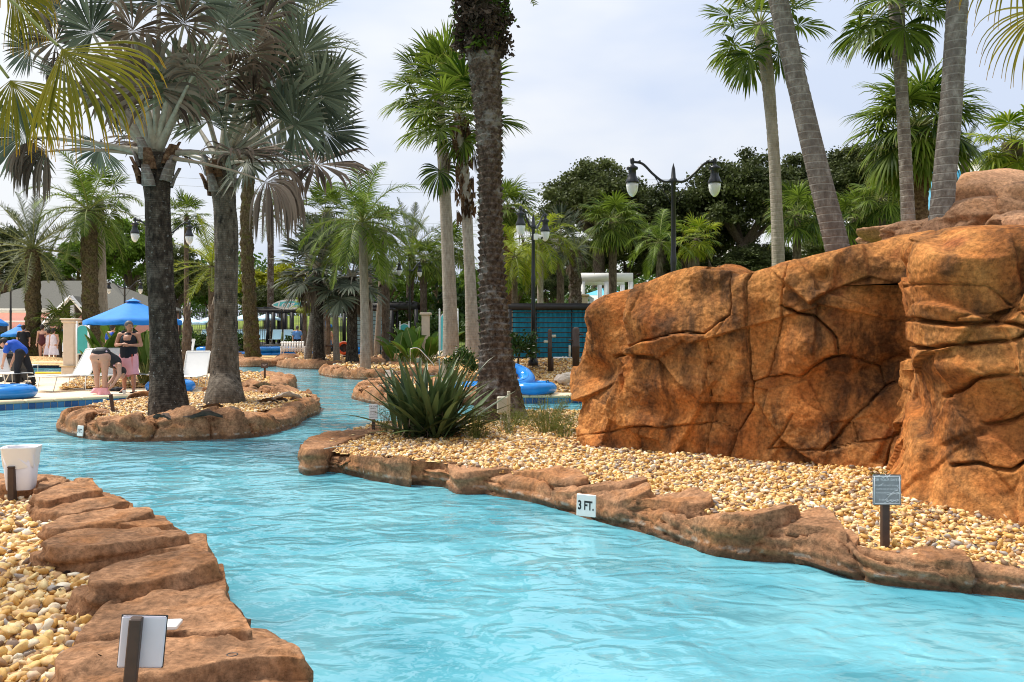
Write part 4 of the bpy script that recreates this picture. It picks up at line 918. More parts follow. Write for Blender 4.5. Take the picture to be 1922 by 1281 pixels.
# ------------------------------------------------------------------ the two silver palms on the island
def silver_palm(label, d, base_px, mids, crown_px, rad, bark, leaves, seed, nfill, fillsize, ground):
    b = G(*base_px, ground); cr_ = A(*crown_px, d)
    t = thing('silver_palm', label, 'palm tree', b, group='silver palms on the island')
    obj('trunk', trunk_mesh([np.array([0, 0, -.16]), np.array([0, 0, .05])] + [A(x, y, d) - b for x, y in mids] + [cr_ - b], rad, 'bark', bark, seed, 230, 40), t)
    # old leaf boots sheathing the crown shaft
    rs = np.random.RandomState(seed)
    for k in range(16):
        a = k * 2.4 + rs.rand(); h = -.60 + .55 * k / 16; bw = .11; rr = rad[-1] - .02
        p = np.array([[-bw, 0, 0], [bw, 0, 0], [bw * .8, .05, .16], [-bw * .8, .05, .16], [bw * .5, .13, .32], [-bw * .5, .13, .32]]); p2_ = p + np.array([0, .05, 0])
        V = np.concatenate([p, p2_]); Fq = np.array([[0, 1, 2, 3], [3, 2, 4, 5], [6, 9, 8, 7], [9, 11, 10, 8], [0, 3, 9, 6], [1, 7, 8, 2], [3, 5, 11, 9], [2, 8, 10, 4], [5, 4, 10, 11]])
        R_ = np.array([[math.cos(a), -math.sin(a), 0], [math.sin(a), math.cos(a), 0], [0, 0, 1]])
        obj('leaf_boot', mk('leaf_boot', (V + np.array([0, rr, 0])) @ R_.T, Fq, 'bark_ring' if k % 3 else 'bark_fibre', True), t, cr_ - b + np.array([0, 0, h]))
    for k, (hx, hy, dd, Rpx, kind, *o) in enumerate(leaves):
        hub = A(hx, hy, d + dd); v_ = hub - cr_; ln = np.linalg.norm(v_); R = Rpx * .93 * d / F; view = unit(hub - np.array([0, 0, CAMH])); rj = np.random.RandomState(seed * 100 + k)
        lat = np.cross(unit(v_), view) + rj.randn(3) * .35
        if o and o[0] == 'hang': v0 = unit(v_) + np.array([0, 0, .20])
        else: v0 = unit(v_) + np.array([0, 0, .10 + .15 * max(0, .25 - unit(v_)[2])])
        st = cr_ + unit(v_) * .12
        if kind == 'live': me = fan_mesh(('petiole', 'leaf_silver'), st - b, v0, ln, R, seed * 50 + k, 40, 7, 2.35, .035 if unit(v_)[2] > .2 else .05, .07, .55, lat=lat, rad=.045, cup=.12, rnd=.018)
        elif kind == 'half': me = fan_mesh(('petiole', 'leaf_dead'), st - b, v0, ln, R, seed * 50 + k, 38, 7, 2.35, .035, .10, .5, lat=lat, rad=.045, rnd=.10, tipdroop=1.1)
        else: me = fan_mesh(('petiole_dead', 'leaf_dead'), st - b, v0, ln, R, seed * 50 + k, 46, 8, 1.5, .05, .85, .5, lat=lat, rad=.03, rnd=.10, tipdroop=.5, narrow=1.3)
        obj('frond' if kind == 'live' else 'dead_frond', me, t)
    for k in range(nfill):
        el = math.radians(rs.uniform(5, 85)); az = k * 2.4 + rs.rand() * .5; dv = np.array([math.cos(el) * math.cos(az), math.cos(el) * math.sin(az), math.sin(el)])
        dead_ = rs.rand() < .45
        me = fan_mesh(('petiole', 'leaf_dead' if dead_ else 'leaf_silver'), cr_ - b, dv, fillsize * rs.uniform(1.0, 1.6), fillsize * rs.uniform(.9, 1.15), seed * 70 + k, 34, 6, 2.35, .03, .07, .55, lat=rs.randn(3), rad=.045, cup=.12, rnd=.09 if dead_ else .03, tipdroop=1.0 if dead_ else 0)
        obj('dead_frond' if dead_ else 'frond', me, t)
    return t
silver_palm('silver fan palm with near black lower trunk, nearest on the island', 14.2, (318, 782), [(313, 700), (303, 560), (297, 420)], (292, 290), [.36, .27, .225, .21, .21, .20, .24], 'bark_dark',
    [(178, 78, -.6, 78, 'live'), (105, 45, .2, 92, 'live'), (62, 268, -.3, 105, 'live'), (200, 285, .5, 80, 'live'), (330, 170, .9, 75, 'live'), (252, 78, -1.0, 74, 'half'), (343, 62, -.9, 74, 'half'), (362, 150, -.7, 72, 'half'), (110, 95, -.2, 76, 'half'), (60, 110, .8, 70, 'live'), (105, 295, -.2, 105, 'dead'), (215, 20, .4, 80, 'live'), (130, 130, .6, 70, 'dead'), (300, 20, .7, 80, 'live'), (420, 70, .9, 85, 'live'), (380, 20, .3, 85, 'live'), (300, -60, -.4, 85, 'live'), (200, -70, .2, 85, 'live'), (477, 364, -.6, 128, 'dead', 'hang')], 3, 7, 1.0, .30)
silver_palm('silver fan palm with pale grey scarred trunk, right of the darker one', 17.0, (421, 757), [(422, 700), (424, 560), (425, 430)], (415, 310), [.42, .29, .235, .225, .225, .22, .26], 'bark_grey',
    [(585, 195, -.6, 92, 'live'), (545, 248, -1.0, 95, 'live'), (560, 118, .3, 90, 'live'), (455, 318, -.9, 92, 'live', 'hang'), (392, 240, -1.3, 85, 'live'), (500, 170, -.6, 88, 'live'), (470, 118, -1.0, 100, 'half'), (490, 60, .2, 90, 'half'), (520, 100, .7, 80, 'dead'), (430, 160, -1.1, 88, 'half'), (470, 200, -1.0, 80, 'half'), (600, 260, .4, 85, 'live'), (440, 30, .5, 95, 'live'), (340, 200, .9, 90, 'live'), (520, 10, .3, 90, 'live'), (610, 170, .6, 80, 'live')], 4, 6, 1.15, .30)
# central date palm with lichen patches and a ferny collar
b = G(938, 786, .24); dd = float(b[1])
t = thing('date_palm', 'tall scaly date palm trunk with white lichen patches beside the rock wall', 'palm tree', b, group='tall palms near the camera')
obj('trunk', trunk_mesh([np.zeros(3)] + [A(x, y, dd) - b for x, y in ((930, 650), (922, 480), (918, 250), (908, 100), (900, 10), (896, -60))], [.48, .32, .245, .22, .195, .185, .185, .205, .235, .27, .30, .32], 'date', 'bark_date', 9, 560, 84), t)
def leafcloud(n, fn, size, seed, ncl=30, csd=.18, flat=.0, aspect=.55):
    """many small leaf faces in clumps; fn(rs, k) gives clump centres (k,3) and radii"""
    rs = np.random.RandomState(seed); C, R = fn(rs, ncl); per = rs.multinomial(n, R ** 2 / (R ** 2).sum()); idx = np.repeat(np.arange(ncl), per)
    o = rs.randn(n, 3) * .52 * R[idx][:, None]; o[:, 2] *= .75
    P = C[idx] + o; d = unit(rs.randn(n, 3) + np.array([0, 0, flat])); e = unit(np.cross(d, rs.randn(n, 3))); g_ = np.cross(d, e)
    s = size * rs.uniform(.6, 1.35, (n, 1)); V = np.stack([P - e * s, P + g_ * s * aspect, P + e * s, P - g_ * s * aspect], 1)
    cb = rs.rand(ncl)[idx]; at = np.clip(.55 * rs.rand(n) + .45 * cb, 0, 1)
    return V.reshape(-1, 3), np.arange(n * 4).reshape(-1, 4), np.repeat(at, 4)
def collar(rs, k):
    a = rs.rand(k) * 6.283; h = rs.rand(k); r = .30 + .10 * h; top = A(900, 45, dd) - b
    return np.stack([top[0] + np.cos(a) * r, top[1] + np.sin(a) * r, top[2] - .55 + h * .95], 1), rs.uniform(.08, .2, k)
V, Fq, at = leafcloud(900, collar, .055, 12, 22, aspect=.35); obj('fern_collar', mk('fern_collar', V, Fq, 'leaf_bamboo', False, {'rnd': at, 'tip': at * 0}), t)['kind'] = 'stuff'
V, Fq, at = leafcloud(3600, collar, .05, 13, 40); obj('dead_collar', mk('dead_collar', V, Fq, 'leaf_dead', False, {'rnd': at * .5, 'tip': at * 0}), t)['kind'] = 'stuff'
crown(t, A(894, -110, dd) - b, 'date', 18, 1.15, 5, 10, 80)

# two tall fan palms behind it
palm('fan_palm', 'tall fan palm with smooth pale trunk left of the scaly date palm', 'fan', G(848, 700, .28) * 1.0, A(824, 178, 27), [.33, .25, .22, .20, .19, .19], 'bark_pale', 'ring', 1.02, 26, 31, [A(843, 500, 27), A(834, 330, 27)], -40, 85, group='tall palms near the camera') if False else None
def near_fan(label, base, pts, d, rad, bark, kind, size, n, seed, emin=-45, emax=84, dead=0, sp='fan'):
    bb = np.asarray(base, float)
    return palm('fan_palm', label, sp, bb, A(*pts[-1], d), rad, bark, kind, size, n, seed, [A(x, y, d) for x, y in pts[:-1]], emin, emax, dead, 'tall palms near the camera')
bb = A(848, 695, 27); bb[2] = .2
t = near_fan('tall fan palm with smooth pale trunk left of the scaly date palm', bb, [(844, 560), (836, 380), (828, 250), (822, 170)], 27, [.31, .23, .205, .185, .17, .16], 'bark_pale', 'ring', .98, 24, 31, -25)
obj('frond', proto('fan', -75, 0), t, A(831, 268, 27) - bb, 4.4, .95)
bb = A(890, 705, 24.5); bb[2] = .2
t = near_fan('fan palm with ragged brown fibrous trunk touching the scaly date palm', bb, [(884, 560), (876, 400), (868, 300), (862, 215)], 24.5, [.26, .20, .165, .155, .16, .17, .17], 'bark_pale', 'ring', .98, 24, 33, -35)
rs = np.random.RandomState(3); sh = MB()
for k in range(230):        # frayed leaf bases
    h = rs.rand(); p = A(876 - 14 * h, 415 - 190 * h, 24.5) - bb; a = rs.rand() * 6.283; o = np.array([math.cos(a), math.sin(a), 0]); la = np.array([-o[1], o[0], 0]); up = np.array([0, 0, 1.0])
    q = p + o * .17; l = rs.uniform(.10, .24); out = rs.uniform(.05, .15); w_ = rs.uniform(.03, .06)
    sh.add([q - la * w_, q + la * w_, q + la * w_ * .3 + o * out + up * l * rs.choice([-1, 1]), q - la * w_ * .3 + o * out + up * l], np.array([[0, 1, 2, 3]]))
o = obj('frayed_leaf_bases', sh.mesh('frayed_leaf_bases', 'bark_fibre'), t); o['kind'] = 'stuff'
obj('frond', proto('fan', -75, 1), t, A(878, 215, 24.5) - bb, 4.2, .8)
for az in (2.6, .5): obj('dead_frond', proto('deadfan', -50, 0), t, A(866, 240, 24.5) - bb, az, .6)
# tall trunks on the planted top of the rock wall
def wall_palm(label, base_px, pts, d, rad, bark, seed, n, size, zb=2.1, sp='fan', emin=-60):
    bb = A(*base_px, d); bb[2] = zb
    return near_fan(label, bb, pts, d, rad, bark, 'ring', size, n, seed, emin, 84, sp=sp)
wall_palm('pale straight fan palm trunk left of the leaning trunk on the wall', (1464, 500), [(1455, 330), (1441, 150), (1426, 45)], 15.0, [.125, .115, .105, .10, .10, .115, .13], 'bark_pale', 51, 18, .62, 2.0, emin=-60)
wall_palm('grey ringed palm trunk leaning left above the rock wall', (1590, 520), [(1572, 468), (1535, 320), (1495, 150), (1463, 10), (1448, -70)], 10.6, [.155, .15, .14, .13, .125, .12, .12], 'bark_ring', 52, 14, .8, 2.05, emin=10)
wall_palm('slim grey palm trunk beside the brown booted sabal palm', (1710, 470), [(1705, 420), (1694, 200), (1684, 40), (1683, -8)], 13.0, [.125, .11, .10, .095, .09, .10, .12], 'bark_ring', 53, 20, .6, 2.1, emin=-70)
wall_palm('thick grey ringed palm trunk leaning right beside the rock mound', (1762, 460), [(1766, 420), (1785, 200), (1796, 20), (1800, -70)], 9.6, [.145, .135, .125, .12, .115, .115, .115], 'bark_ring', 54, 12, .7, 2.1, emin=20)
# sabal and other palms behind the rock wall
far_palm('sabal_palm', 'large sabal palm with round crown and brown booted trunk behind the slim trunk', 'sabal', 1727, 470, 240, 16, 118, 30, 'bark_fibre', 'boot', 56, 61, 1722, -62, zb=2.1, dead=0)
far_palm('sabal_palm', 'lime green fan palm cut by the right edge above the rock mound', 'limefan', 1895, 330, 268, 18, 85, 24, 'bark_brown', 'boot', 22, 62, 1900, -60, 70, zb=2.3)
far_palm('sabal_palm', 'dark bushy palm between the thick trunk and the rock mound', 'date', 1812, 400, 290, 24, 60, 16, 'bark_brown', 'far', 18, 63, zb=2.0)
far_palm('sabal_palm', 'small sabal palm left of the leaning trunk above the wall', 'sabal', 1496, 520, 405, 30, 66, 16, 'bark_brown', 'far', 30, 64)
far_palm('sabal_palm', 'low sabal palm just right of the leaning trunk', 'sabal', 1606, 470, 410, 27, 62, 14, 'bark_brown', 'far', 30, 65)
far_palm('sabal_palm', 'sabal palm between the leaning trunk and the slim grey trunk', 'sabal', 1657, 470, 372, 26, 60, 14, 'bark_brown', 'far', 30, 66)
far_palm('sabal_palm', 'sabal palm with brown trunk under the slim trunk crown', 'fan', 1742, 440, 305, 22, 62, 13, 'bark_pale', 'far', 16, 67, 1700, zb=2.1)
far_palm('sabal_palm', 'round headed sabal palm left of the double lamp', 'sabal', 1150, 560, 418, 38, 60, 15, 'bark_brown', 'far', 40, 68)
far_palm('sabal_palm', 'yellowing fan palm just right of the double lamp post', 'limefan', 1308, 540, 448, 35, 46, 12, 'bark_brown', 'far', 26, 69, emin=-70, dead=3)
far_palm('queen_palm', 'drooping feather palm left of the double lamp post', 'queen', 1238, 560, 455, 34, 62, 12, 'bark_grey', 'far', 20, 70)
far_palm('sabal_palm', 'sabal palm with brown skirt behind the scaly date palm', 'sabal', 953, 600, 392, 40, 60, 20, 'bark_fibre', 'boot', 36, 71, 952, dead=3)
far_palm('queen_palm', 'lime green feather palm behind the single arm lamp', 'limequeen', 1014, 600, 452, 36, 75, 12, 'bark_pale', 'far', 20, 72)
far_palm('queen_palm', 'lime feather palm between scaly date palm and single arm lamp', 'limequeen', 966, 620, 482, 33, 62, 11, 'bark_brown', 'far', 18, 73)
far_palm('sabal_palm', 'grey green fan palm between single arm lamp and round sabal', 'silver', 1052, 580, 455, 42, 60, 14, 'bark_brown', 'far', 24, 74)
far_palm('date_palm', 'dark trunked palm beside the white pergola', 'date', 1080, 570, 470, 37, 55, 22, 'bark_date', 'moss', 20, 75, dead=4)
# palms of the middle distance
far_palm('queen_palm', 'slender queen palm on the small islet', 'queen', 686, 700, 418, 31, 108, 16, 'bark_pale', 'ring', 30, 81, 680, -50, zb=.25, mids=((684, 560),))
far_palm('silver_palm', 'silver palm with dark trunk on the far island', 'silver', 598, 676, 505, 38, 92, 18, 'bark_dark', 'bark', 26, 82, zb=.3, dead=7)
far_palm('silver_palm', 'silver palm with many dead leaves beside the slender queen palm', 'silver', 661, 672, 520, 37.5, 84, 19, 'bark_dark', 'bark', 18, 83, zb=.3, dead=12)
far_palm('fan_palm', 'fan palm left of the queen palm crown', 'fan', 577, 678, 400, 39, 62, 11, 'bark_ring', 'ring', 22, 84, 612, zb=.3)
far_palm('fan_palm', 'leaning pale trunk palm beside the orange life ring', 'limefan', 632, 672, 480, 38.5, 40, 10, 'bark_pale', 'ring', 14, 85, 626, zb=.3)
far_palm('fan_palm', 'right hand pale trunk palm before the slatted cabana', 'fan', 706, 664, 430, 44, 48, 10, 'bark_pale', 'ring', 16, 86, 722, zb=.2)
far_palm('fan_palm', 'left hand pale trunk palm before the slatted cabana', 'fan', 697, 664, 470, 43, 46, 9, 'bark_pale', 'ring', 14, 87, 693, zb=.2)
far_palm('date_palm', 'date palm with upright feather crown behind the far lamp', 'date', 766, 640, 470, 52, 92, 14, 'bark_date', 'far', 26, 88, 772)
far_palm('sabal_palm', 'sabal palm right of the far lamp', 'sabal', 795, 640, 486, 50, 50, 13, 'bark_brown', 'far', 30, 89)
far_palm('sabal_palm', 'sabal palm behind the smooth pale trunk', 'sabal', 846, 640, 466, 55, 50, 12, 'bark_brown', 'far', 30, 90)
far_palm('date_palm', 'date palm with silver grey crown at the far left', 'date', 62, 682, 468, 40, 112, 25, 'bark_mossy', 'moss', 34, 91, zb=.4)
far_palm('date_palm', 'thick mossy date palm trunk behind the stucco pillar', 'queen', 172, 670, 395, 40, 95, 28, 'bark_mossy', 'moss', 22, 92, 166, zb=.2)
far_palm('fan_palm', 'pale trunk palm just right of the thick mossy trunk', 'fan', 197, 668, 372, 42, 60, 16, 'bark_pale', 'ring', 16, 93, 186, zb=.2)
far_palm('date_palm', 'tall date palm trunk on the distant rocks behind the grey silver palm', 'date', 474, 674, 92, 43, 178, 22, 'bark_mossy', 'moss', 34, 94, 512, -40, zb=.3, mids=((468, 560), (463, 400), (478, 230)))
far_palm('date_palm', 'distant date palm crown showing between the silver palms and queen palm', 'date', 508, 640, 400, 62, 72, 12, 'bark_date', 'far', 22, 95)
far_palm('date_palm', 'yellowish date palm crown between the two silver palm trunks', 'datelime', 398, 640, 500, 48, 84, 13, 'bark_brown', 'far', 26, 96)
far_palm('fan_palm', 'small fan palm crown just right of the black silver palm trunk', 'fan', 350, 640, 405, 50, 45, 9, 'bark_brown', 'far', 18, 97)
far_palm('sabal_palm', 'young sabal palm with orange skirt before the pink house', 'sabal', 112, 682, 608, 40, 44, 8, 'bark_brown', 'far', 24, 98, zb=.25)
far_palm('sabal_palm', 'small yellow fan palm by the surfboard sign', 'limefan', 616, 664, 570, 46, 26, 9, 'bark_brown', 'far', 16, 99, zb=.2)
far_palm('sabal_palm', 'small yellow fan palm left of the surfboard end', 'limefan', 572, 660, 572, 48, 24, 8, 'bark_brown', 'far', 14, 100, zb=.2)
far_palm('fan_palm', 'palm with dead drooping leaves above the cabana beam', 'silver', 724, 640, 520, 42, 30, 13, 'bark_brown', 'boot', 6, 101, dead=9)
far_palm('date_palm', 'feather palm left of the queen palm', 'limequeen', 606, 672, 445, 41, 62, 9, 'bark_ring', 'far', 12, 102, 608, zb=.3)
for k, (x, yb, yt) in enumerate(((352, 676, 575), (392, 676, 572))):      # frond-less palm stumps on the deck
    bb = A(x - 6 + 4 * k, yb, 30); bb[2] = .15; tp = A(x if k == 0 else x + 8, yt, 30)
    t = thing('palm_stump', ['thin frayed palm stump between the silver palms', 'leaning frayed palm stump with stiff leaf bases'][k], 'palm stump', bb)
    obj('trunk', trunk_mesh([np.zeros(3), (tp - bb) * .5 + np.array([.03, 0, 0]), tp - bb], [.10, .12, .15, .13, .05], 'boot', 'bark_brown', 7 + k), t)
    for j in range(7):
        dv = np.array([math.cos(j * 2.4) * .35, math.sin(j * 2.4) * .35, 1]); c0 = (tp - bb) * (.55 + .06 * j)
        obj('leaf_base', MB().tube([c0, c0 + dv * .25, c0 + dv * .5 + np.array([.03, 0, 0])], [.05, .03, .008], 6).mesh('leaf_base', 'petiole_dead', True), t)
# palm whose yellow fronds hang into the frame at the top left
bb = np.array([-5.1, 5.9, .2]); tp = np.array([-5.0, 6.0, 5.2])
t = thing('fan_palm', 'yellow green fan fronds hanging in at the upper left edge', 'palm tree', bb)
obj('trunk', trunk_mesh([np.zeros(3), (tp - bb) * .5, tp - bb], [.2, .17, .16], 'ring', 'bark_pale', 5), t)
for k, (hx, hy, d_, Rpx, mat_, gs, lat) in enumerate([(48, 172, 5.6, 215, 'leaf_yellow', .085, (.2, .3, 1)), (-25, 40, 5.9, 120, 'leaf_yellow', .12, (.2, -.2, 1)), (-20, -50, 6.2, 130, 'leaf_yellow', .13, (.3, .3, 1)), (-40, 190, 6.0, 150, 'leaf_yellow', .16, (.2, .5, .8))]):
    hub = A(hx, hy, d_); v_ = hub - tp
    me = fan_mesh(('petiole_green', mat_), tp - bb, unit(v_) + np.array([0, 0, .25]), np.linalg.norm(v_), Rpx * d_ / F, 700 + k, 40, 9, 1.02 if k == 0 else 1.15, .05, gs, .5, lat=lat, rad=.02, rnd=.03, tipdroop=.75, cup=.05, narrow=.95)
    obj('frond', me, t)
for az, el in ((2.0, 30), (3.0, 45), (4.2, 30), (1.2, 60)): obj('frond', proto('fan', el, 0), t, tp - bb, az, .9)
# palm whose frond tips hang in at the top right
bb = np.array([4.95, 6.6, 2.0]); tp = np.array([4.9, 6.6, 5.6])
t = thing('fan_palm', 'thin yellow frond tips hanging in at the upper right edge', 'palm tree', bb)
obj('trunk', trunk_mesh([np.zeros(3), tp - bb], [.12, .1, .1], 'ring', 'bark_ring', 6), t)
for k, (hx, hy, d_, Rpx) in enumerate([(1960, -30, 6.3, 150), (1990, 40, 6.6, 140)]):
    hub = A(hx, hy, d_); v_ = hub - tp
    obj('frond', fan_mesh(('petiole_green', 'leaf_yellow'), tp - bb, unit(v_) + np.array([0, 0, .3]), np.linalg.norm(v_), Rpx * d_ / F, 800 + k, 22, 9, 1.6, .05, .22, .25, lat=(0, .4, 1), rad=.012, rnd=.06, tipdroop=.4, narrow=.8), t)
# ------------------------------------------------------------------ broadleaf trees, shrubs, plants
def ell(rx, ry, rz, rmin, rmax):
    def fn(rs, k):
        d = unit(rs.randn(k, 3)); d[:, 2] = np.where(d[:, 2] < -.35, -d[:, 2] * .6, d[:, 2]); r = .45 + .55 * rs.rand(k, 1) ** .6
        return d * r * np.array([rx, ry, rz]), rs.uniform(rmin, rmax, k) * min(rx, rz)
    return fn
CROWNS = {}
def crown_mesh(kind, k):
    key = (kind, k)
    if key not in CROWNS:
        n, sz, asp, mat, ncl, rmn, rmx = {'oak': (38000, .032, .6, 'leaf_oak', 210, .07, .20), 'bamboo': (16000, .05, .3, 'leaf_bamboo', 110, .06, .2), 'lemon': (16000, .045, .6, 'leaf_lemon', 110, .07, .2), 'shrub': (1500, .10, .55, 'leaf_shrub', 26, .2, .42), 'green': (18000, .045, .55, 'leaf_bamboo', 120, .07, .2)}[kind]
        V, Fq, at = leafcloud(n, ell(1, 1, 1, rmn, rmx), sz, 900 + k + len(kind) * 13, ncl, aspect=asp)
        CROWNS[key] = mk('crown', V, Fq, mat, False, {'rnd': at, 'tip': at * 0})
    return CROWNS[key]
def tree(label, px, pyc, d, rx, rz, kind, k, name='oak_tree', cat='tree', group='trees in the background', ground=None):
    c = A(px, pyc, d); g_ = hz(c[0], c[1]) if ground is None else ground
    b = np.array([c[0], c[1], g_ - .05]); rx = rx * d / F; rz = rz * d / F
    t = thing(name, label, cat, b, group=group); h = c[2] - b[2]; rs = np.random.RandomState(k * 7 + int(px))
    mb = MB(); tr = .035 * (h + rz) + .04
    tp = np.array([rs.uniform(-.1, .1) * rx, 0, max(h - rz * .55, h * .4)])
    mb.tube(curve([(0, 0, 0), tp * .5 + np.array([.05, 0, 0]), tp], 8), np.linspace(tr * 1.3, tr * .85, 8), 8); mb.build('trunk', 'bark_brown', t, True)
    for j in range(6):
        a = j * 1.05 + rs.rand(); e = np.array([math.cos(a) * rx * .65, math.sin(a) * rx * .5, rs.uniform(-.1, .5) * rz + h]); q = (tp + e) / 2 + np.array([0, 0, -.1 * rz])
        MB().tube(curve([tp * .95, q, e], 7), np.linspace(tr * .6, tr * .12, 7), 6).build('limb', 'bark_brown', t, True)
    o = obj('crown', crown_mesh(kind, k % 3), t, (0, 0, h), rs.rand() * 6.28, (rx, rx, rz)); return t
T_ = [('dark oak with open leafy top left of the double lamp', 1120, 395, 62, 105, 88, 'oak'), ('dark oak behind the double lamp heads', 1235, 430, 60, 100, 80, 'oak'), ('dark oak just left of the pale straight trunk', 1400, 395, 58, 110, 105, 'oak'), ('dark oak behind the leaning trunk', 1530, 385, 62, 105, 95, 'oak'), ('dark oak behind the slim trunk on the wall', 1620, 345, 60, 90, 70, 'oak'),
      ('low dark oak below the right lamp head', 1330, 460, 64, 90, 70, 'oak'), ('dark oak left of the big sabal crown', 1690, 390, 66, 80, 70, 'oak'), ('dark oak low behind the round sabal palm', 1180, 490, 66, 100, 60, 'oak'), ('dark oak beyond the white pergola', 1040, 500, 72, 80, 60, 'oak'),
      ('dark tree at the far left edge', 5, 505, 62, 75, 75, 'oak'), ('dark tree above the pink house roof', 80, 545, 80, 60, 40, 'oak'), ('bright green tree above the roof ridge', 150, 505, 75, 62, 52, 'green'), ('tall green tree right of the mossy trunk', 250, 490, 70, 70, 82, 'green'), ('green tree behind the black silver palm trunk', 330, 530, 66, 60, 70, 'oak'),
      ('leafy tree between the silver palm trunks', 395, 555, 72, 50, 55, 'green'), ('yellow green tree left of the surfboard sign', 530, 540, 75, 52, 48, 'lemon'), ('yellow green tree behind the distant date palm trunk', 470, 560, 78, 45, 42, 'lemon'), ('dark green tree behind the surfboard sign', 500, 570, 70, 45, 32, 'oak'), ('green tree behind the far silver palms', 610, 560, 80, 55, 40, 'green'),
      ('bamboo clump behind the cabana beam', 720, 545, 66, 50, 55, 'bamboo'), ('bamboo clump right of the far lamp', 825, 540, 64, 40, 52, 'bamboo'), ('bamboo clump behind the smooth pale trunk', 880, 555, 62, 40, 50, 'bamboo'), ('bamboo clump left of the single arm lamp', 960, 555, 60, 45, 55, 'bamboo'), ('dark bush right of the single arm lamp post', 1030, 545, 50, 45, 48, 'oak'), ('green tree behind the fan palm trunks', 780, 570, 70, 60, 40, 'green'), ('dark tree under the double lamp arm', 1270, 500, 62, 80, 45, 'oak'), ('dark undergrowth tree behind the leaning trunk', 1570, 470, 48, 70, 40, 'oak'), ('dark undergrowth tree behind the sabal pair', 1660, 440, 46, 70, 50, 'oak'), ('dark undergrowth left of the pale straight trunk', 1420, 500, 56, 80, 40, 'oak')]
for k, (lb, px, py, d, rx, rz, kd) in enumerate(T_): tree(lb, px, py, d, rx, rz, kd, k, {'oak': 'oak_tree', 'bamboo': 'bamboo_clump', 'lemon': 'shade_tree', 'green': 'shade_tree'}[kd])
# shrubs
def shrub(label, px, py, d, rx, rz, k, mat=None, flowers=0, z=None, name='shrub'):
    b = A(px, py, d); b[2] = (hz(b[0], b[1]) if z is None else z) - .02
    t = thing(name, label, 'shrub', b, group='shrubs around the pools'); me = crown_mesh('shrub', k % 3)
    o = obj('foliage', me, t, (0, 0, rz * .85), k * 1.3, (rx, rx * .8, rz))
    MB().tube([(0, 0, 0), (.02, 0, rz * .6)], [.04, .02], 6).build('stem', 'bark_brown', t)
    if flowers:
        rs = np.random.RandomState(k)
        for j in range(flowers):
            d_ = unit(rs.randn(3) + np.array([0, -1.2, .3])); p = d_ * np.array([rx, rx * .8, rz]) * 1.02 + np.array([0, 0, rz * .85])
            obj('flower', MB().lathe([(.004, 0), (.03, .012), (.034, .02)], p, 6).mesh('flower', 'ink_white'), t)
    return t
shrub('glossy gardenia bush with white flowers right of the scaly trunk', 972, 684, 22.6, .62, .55, 1, flowers=16, z=.72)
shrub('glossy dark bush between the fan palm trunks', 866, 684, 22.0, .42, .48, 2, flowers=6, z=.4)
shrub('clipped hedge bush left below the pink house wall', 12, 652, 44, .9, .75, 3); shrub('clipped hedge bush beneath the small left parasol', 50, 652, 44.5, .9, .75, 4); shrub('clipped hedge bush right of the silver date palm', 90, 650, 45, .8, .8, 5); shrub('hedge bush beside the young sabal palm', 128, 650, 45, .7, .7, 6)
for k, (x, w) in enumerate(((385, 1.0), (408, .9), (445, .8), (555, .7), (585, .7), (352, .9))): shrub(['low hedge bush by the deck loungers, left of the grey silver palm', 'hedge bush hidden partly by the grey silver palm', 'hedge bush right of the grey silver palm trunk', 'bush behind the dead hanging leaf', 'bush under the yellow fan palm', 'bush behind the thin palm stump'][k], x, 655, 50, w, .75, 7 + k)
for k, (x, y, d, w, h, lb) in enumerate(((1020, 560, 34, .9, .7, 'dark bush above the black cabana roof'), (820, 625, 44, 1.2, 1.2, 'bush behind the teal sign panel'), (900, 630, 40, 1.3, 1.3, 'bush behind the scaly date palm'), (790, 620, 48, 1.3, 1.3, 'bush behind the banana plants'), (860, 590, 50, 1.8, 2.2, 'tall bush behind the fan palm trunks'), (745, 600, 52, 1.5, 2.0, 'tall bush behind the cabana'))): shrub(lb, x, y, d, w, h, 20 + k)
# paddle leaved plants
def paddle(L, W, seed, g=.10, pet=.45, tear=.0):
    P, Ds = chain((0, 0, 0), (math.cos(1.35), 0, math.sin(1.35)), L, 14, g, 1.5); pv, pf = tube(P, np.linspace(.022, .006, 15), 6)
    k0 = int(14 * pet); t = np.linspace(0, 1, 15 - k0); w = W * np.sin(np.clip(t * .93 + .06, 0, 1) * math.pi) ** .6; lat = np.array([0, 1.0, 0]); rs = np.random.RandomState(seed)
    rows = []
    for j, q in enumerate(P[k0:]):
        n_ = np.cross(Ds[k0 + j], lat); s = w[j] * (1 + tear * rs.uniform(-.5, .1))
        rows.append([q - lat * s + n_ * -.35 * s * -1, q - lat * s * .5 + n_ * .12 * s, q, q + lat * s * .5 + n_ * .12 * s, q + lat * s + n_ * .35 * s])
    V = np.concatenate([pv, np.array(rows).reshape(-1, 3)]); f = gridf(len(rows), 5) + len(pv)
    return mk('leaf', V, np.concatenate([pf, f]), ['petiole_green', 'leaf_banana'], True, {'rnd': np.concatenate([np.full(len(pv), .4), np.repeat(rs.rand(len(rows)) * .3 + .35, 5)]), 'tip': np.zeros(len(V))}, np.concatenate([np.zeros(len(pf)), np.ones(len(f))]))
PAD = [paddle(1.0, .13, 1, .04), paddle(1.0, .12, 2, .10), paddle(1.0, .15, 3, .16), paddle(1.0, .16, 4, .24, .35, .3)]
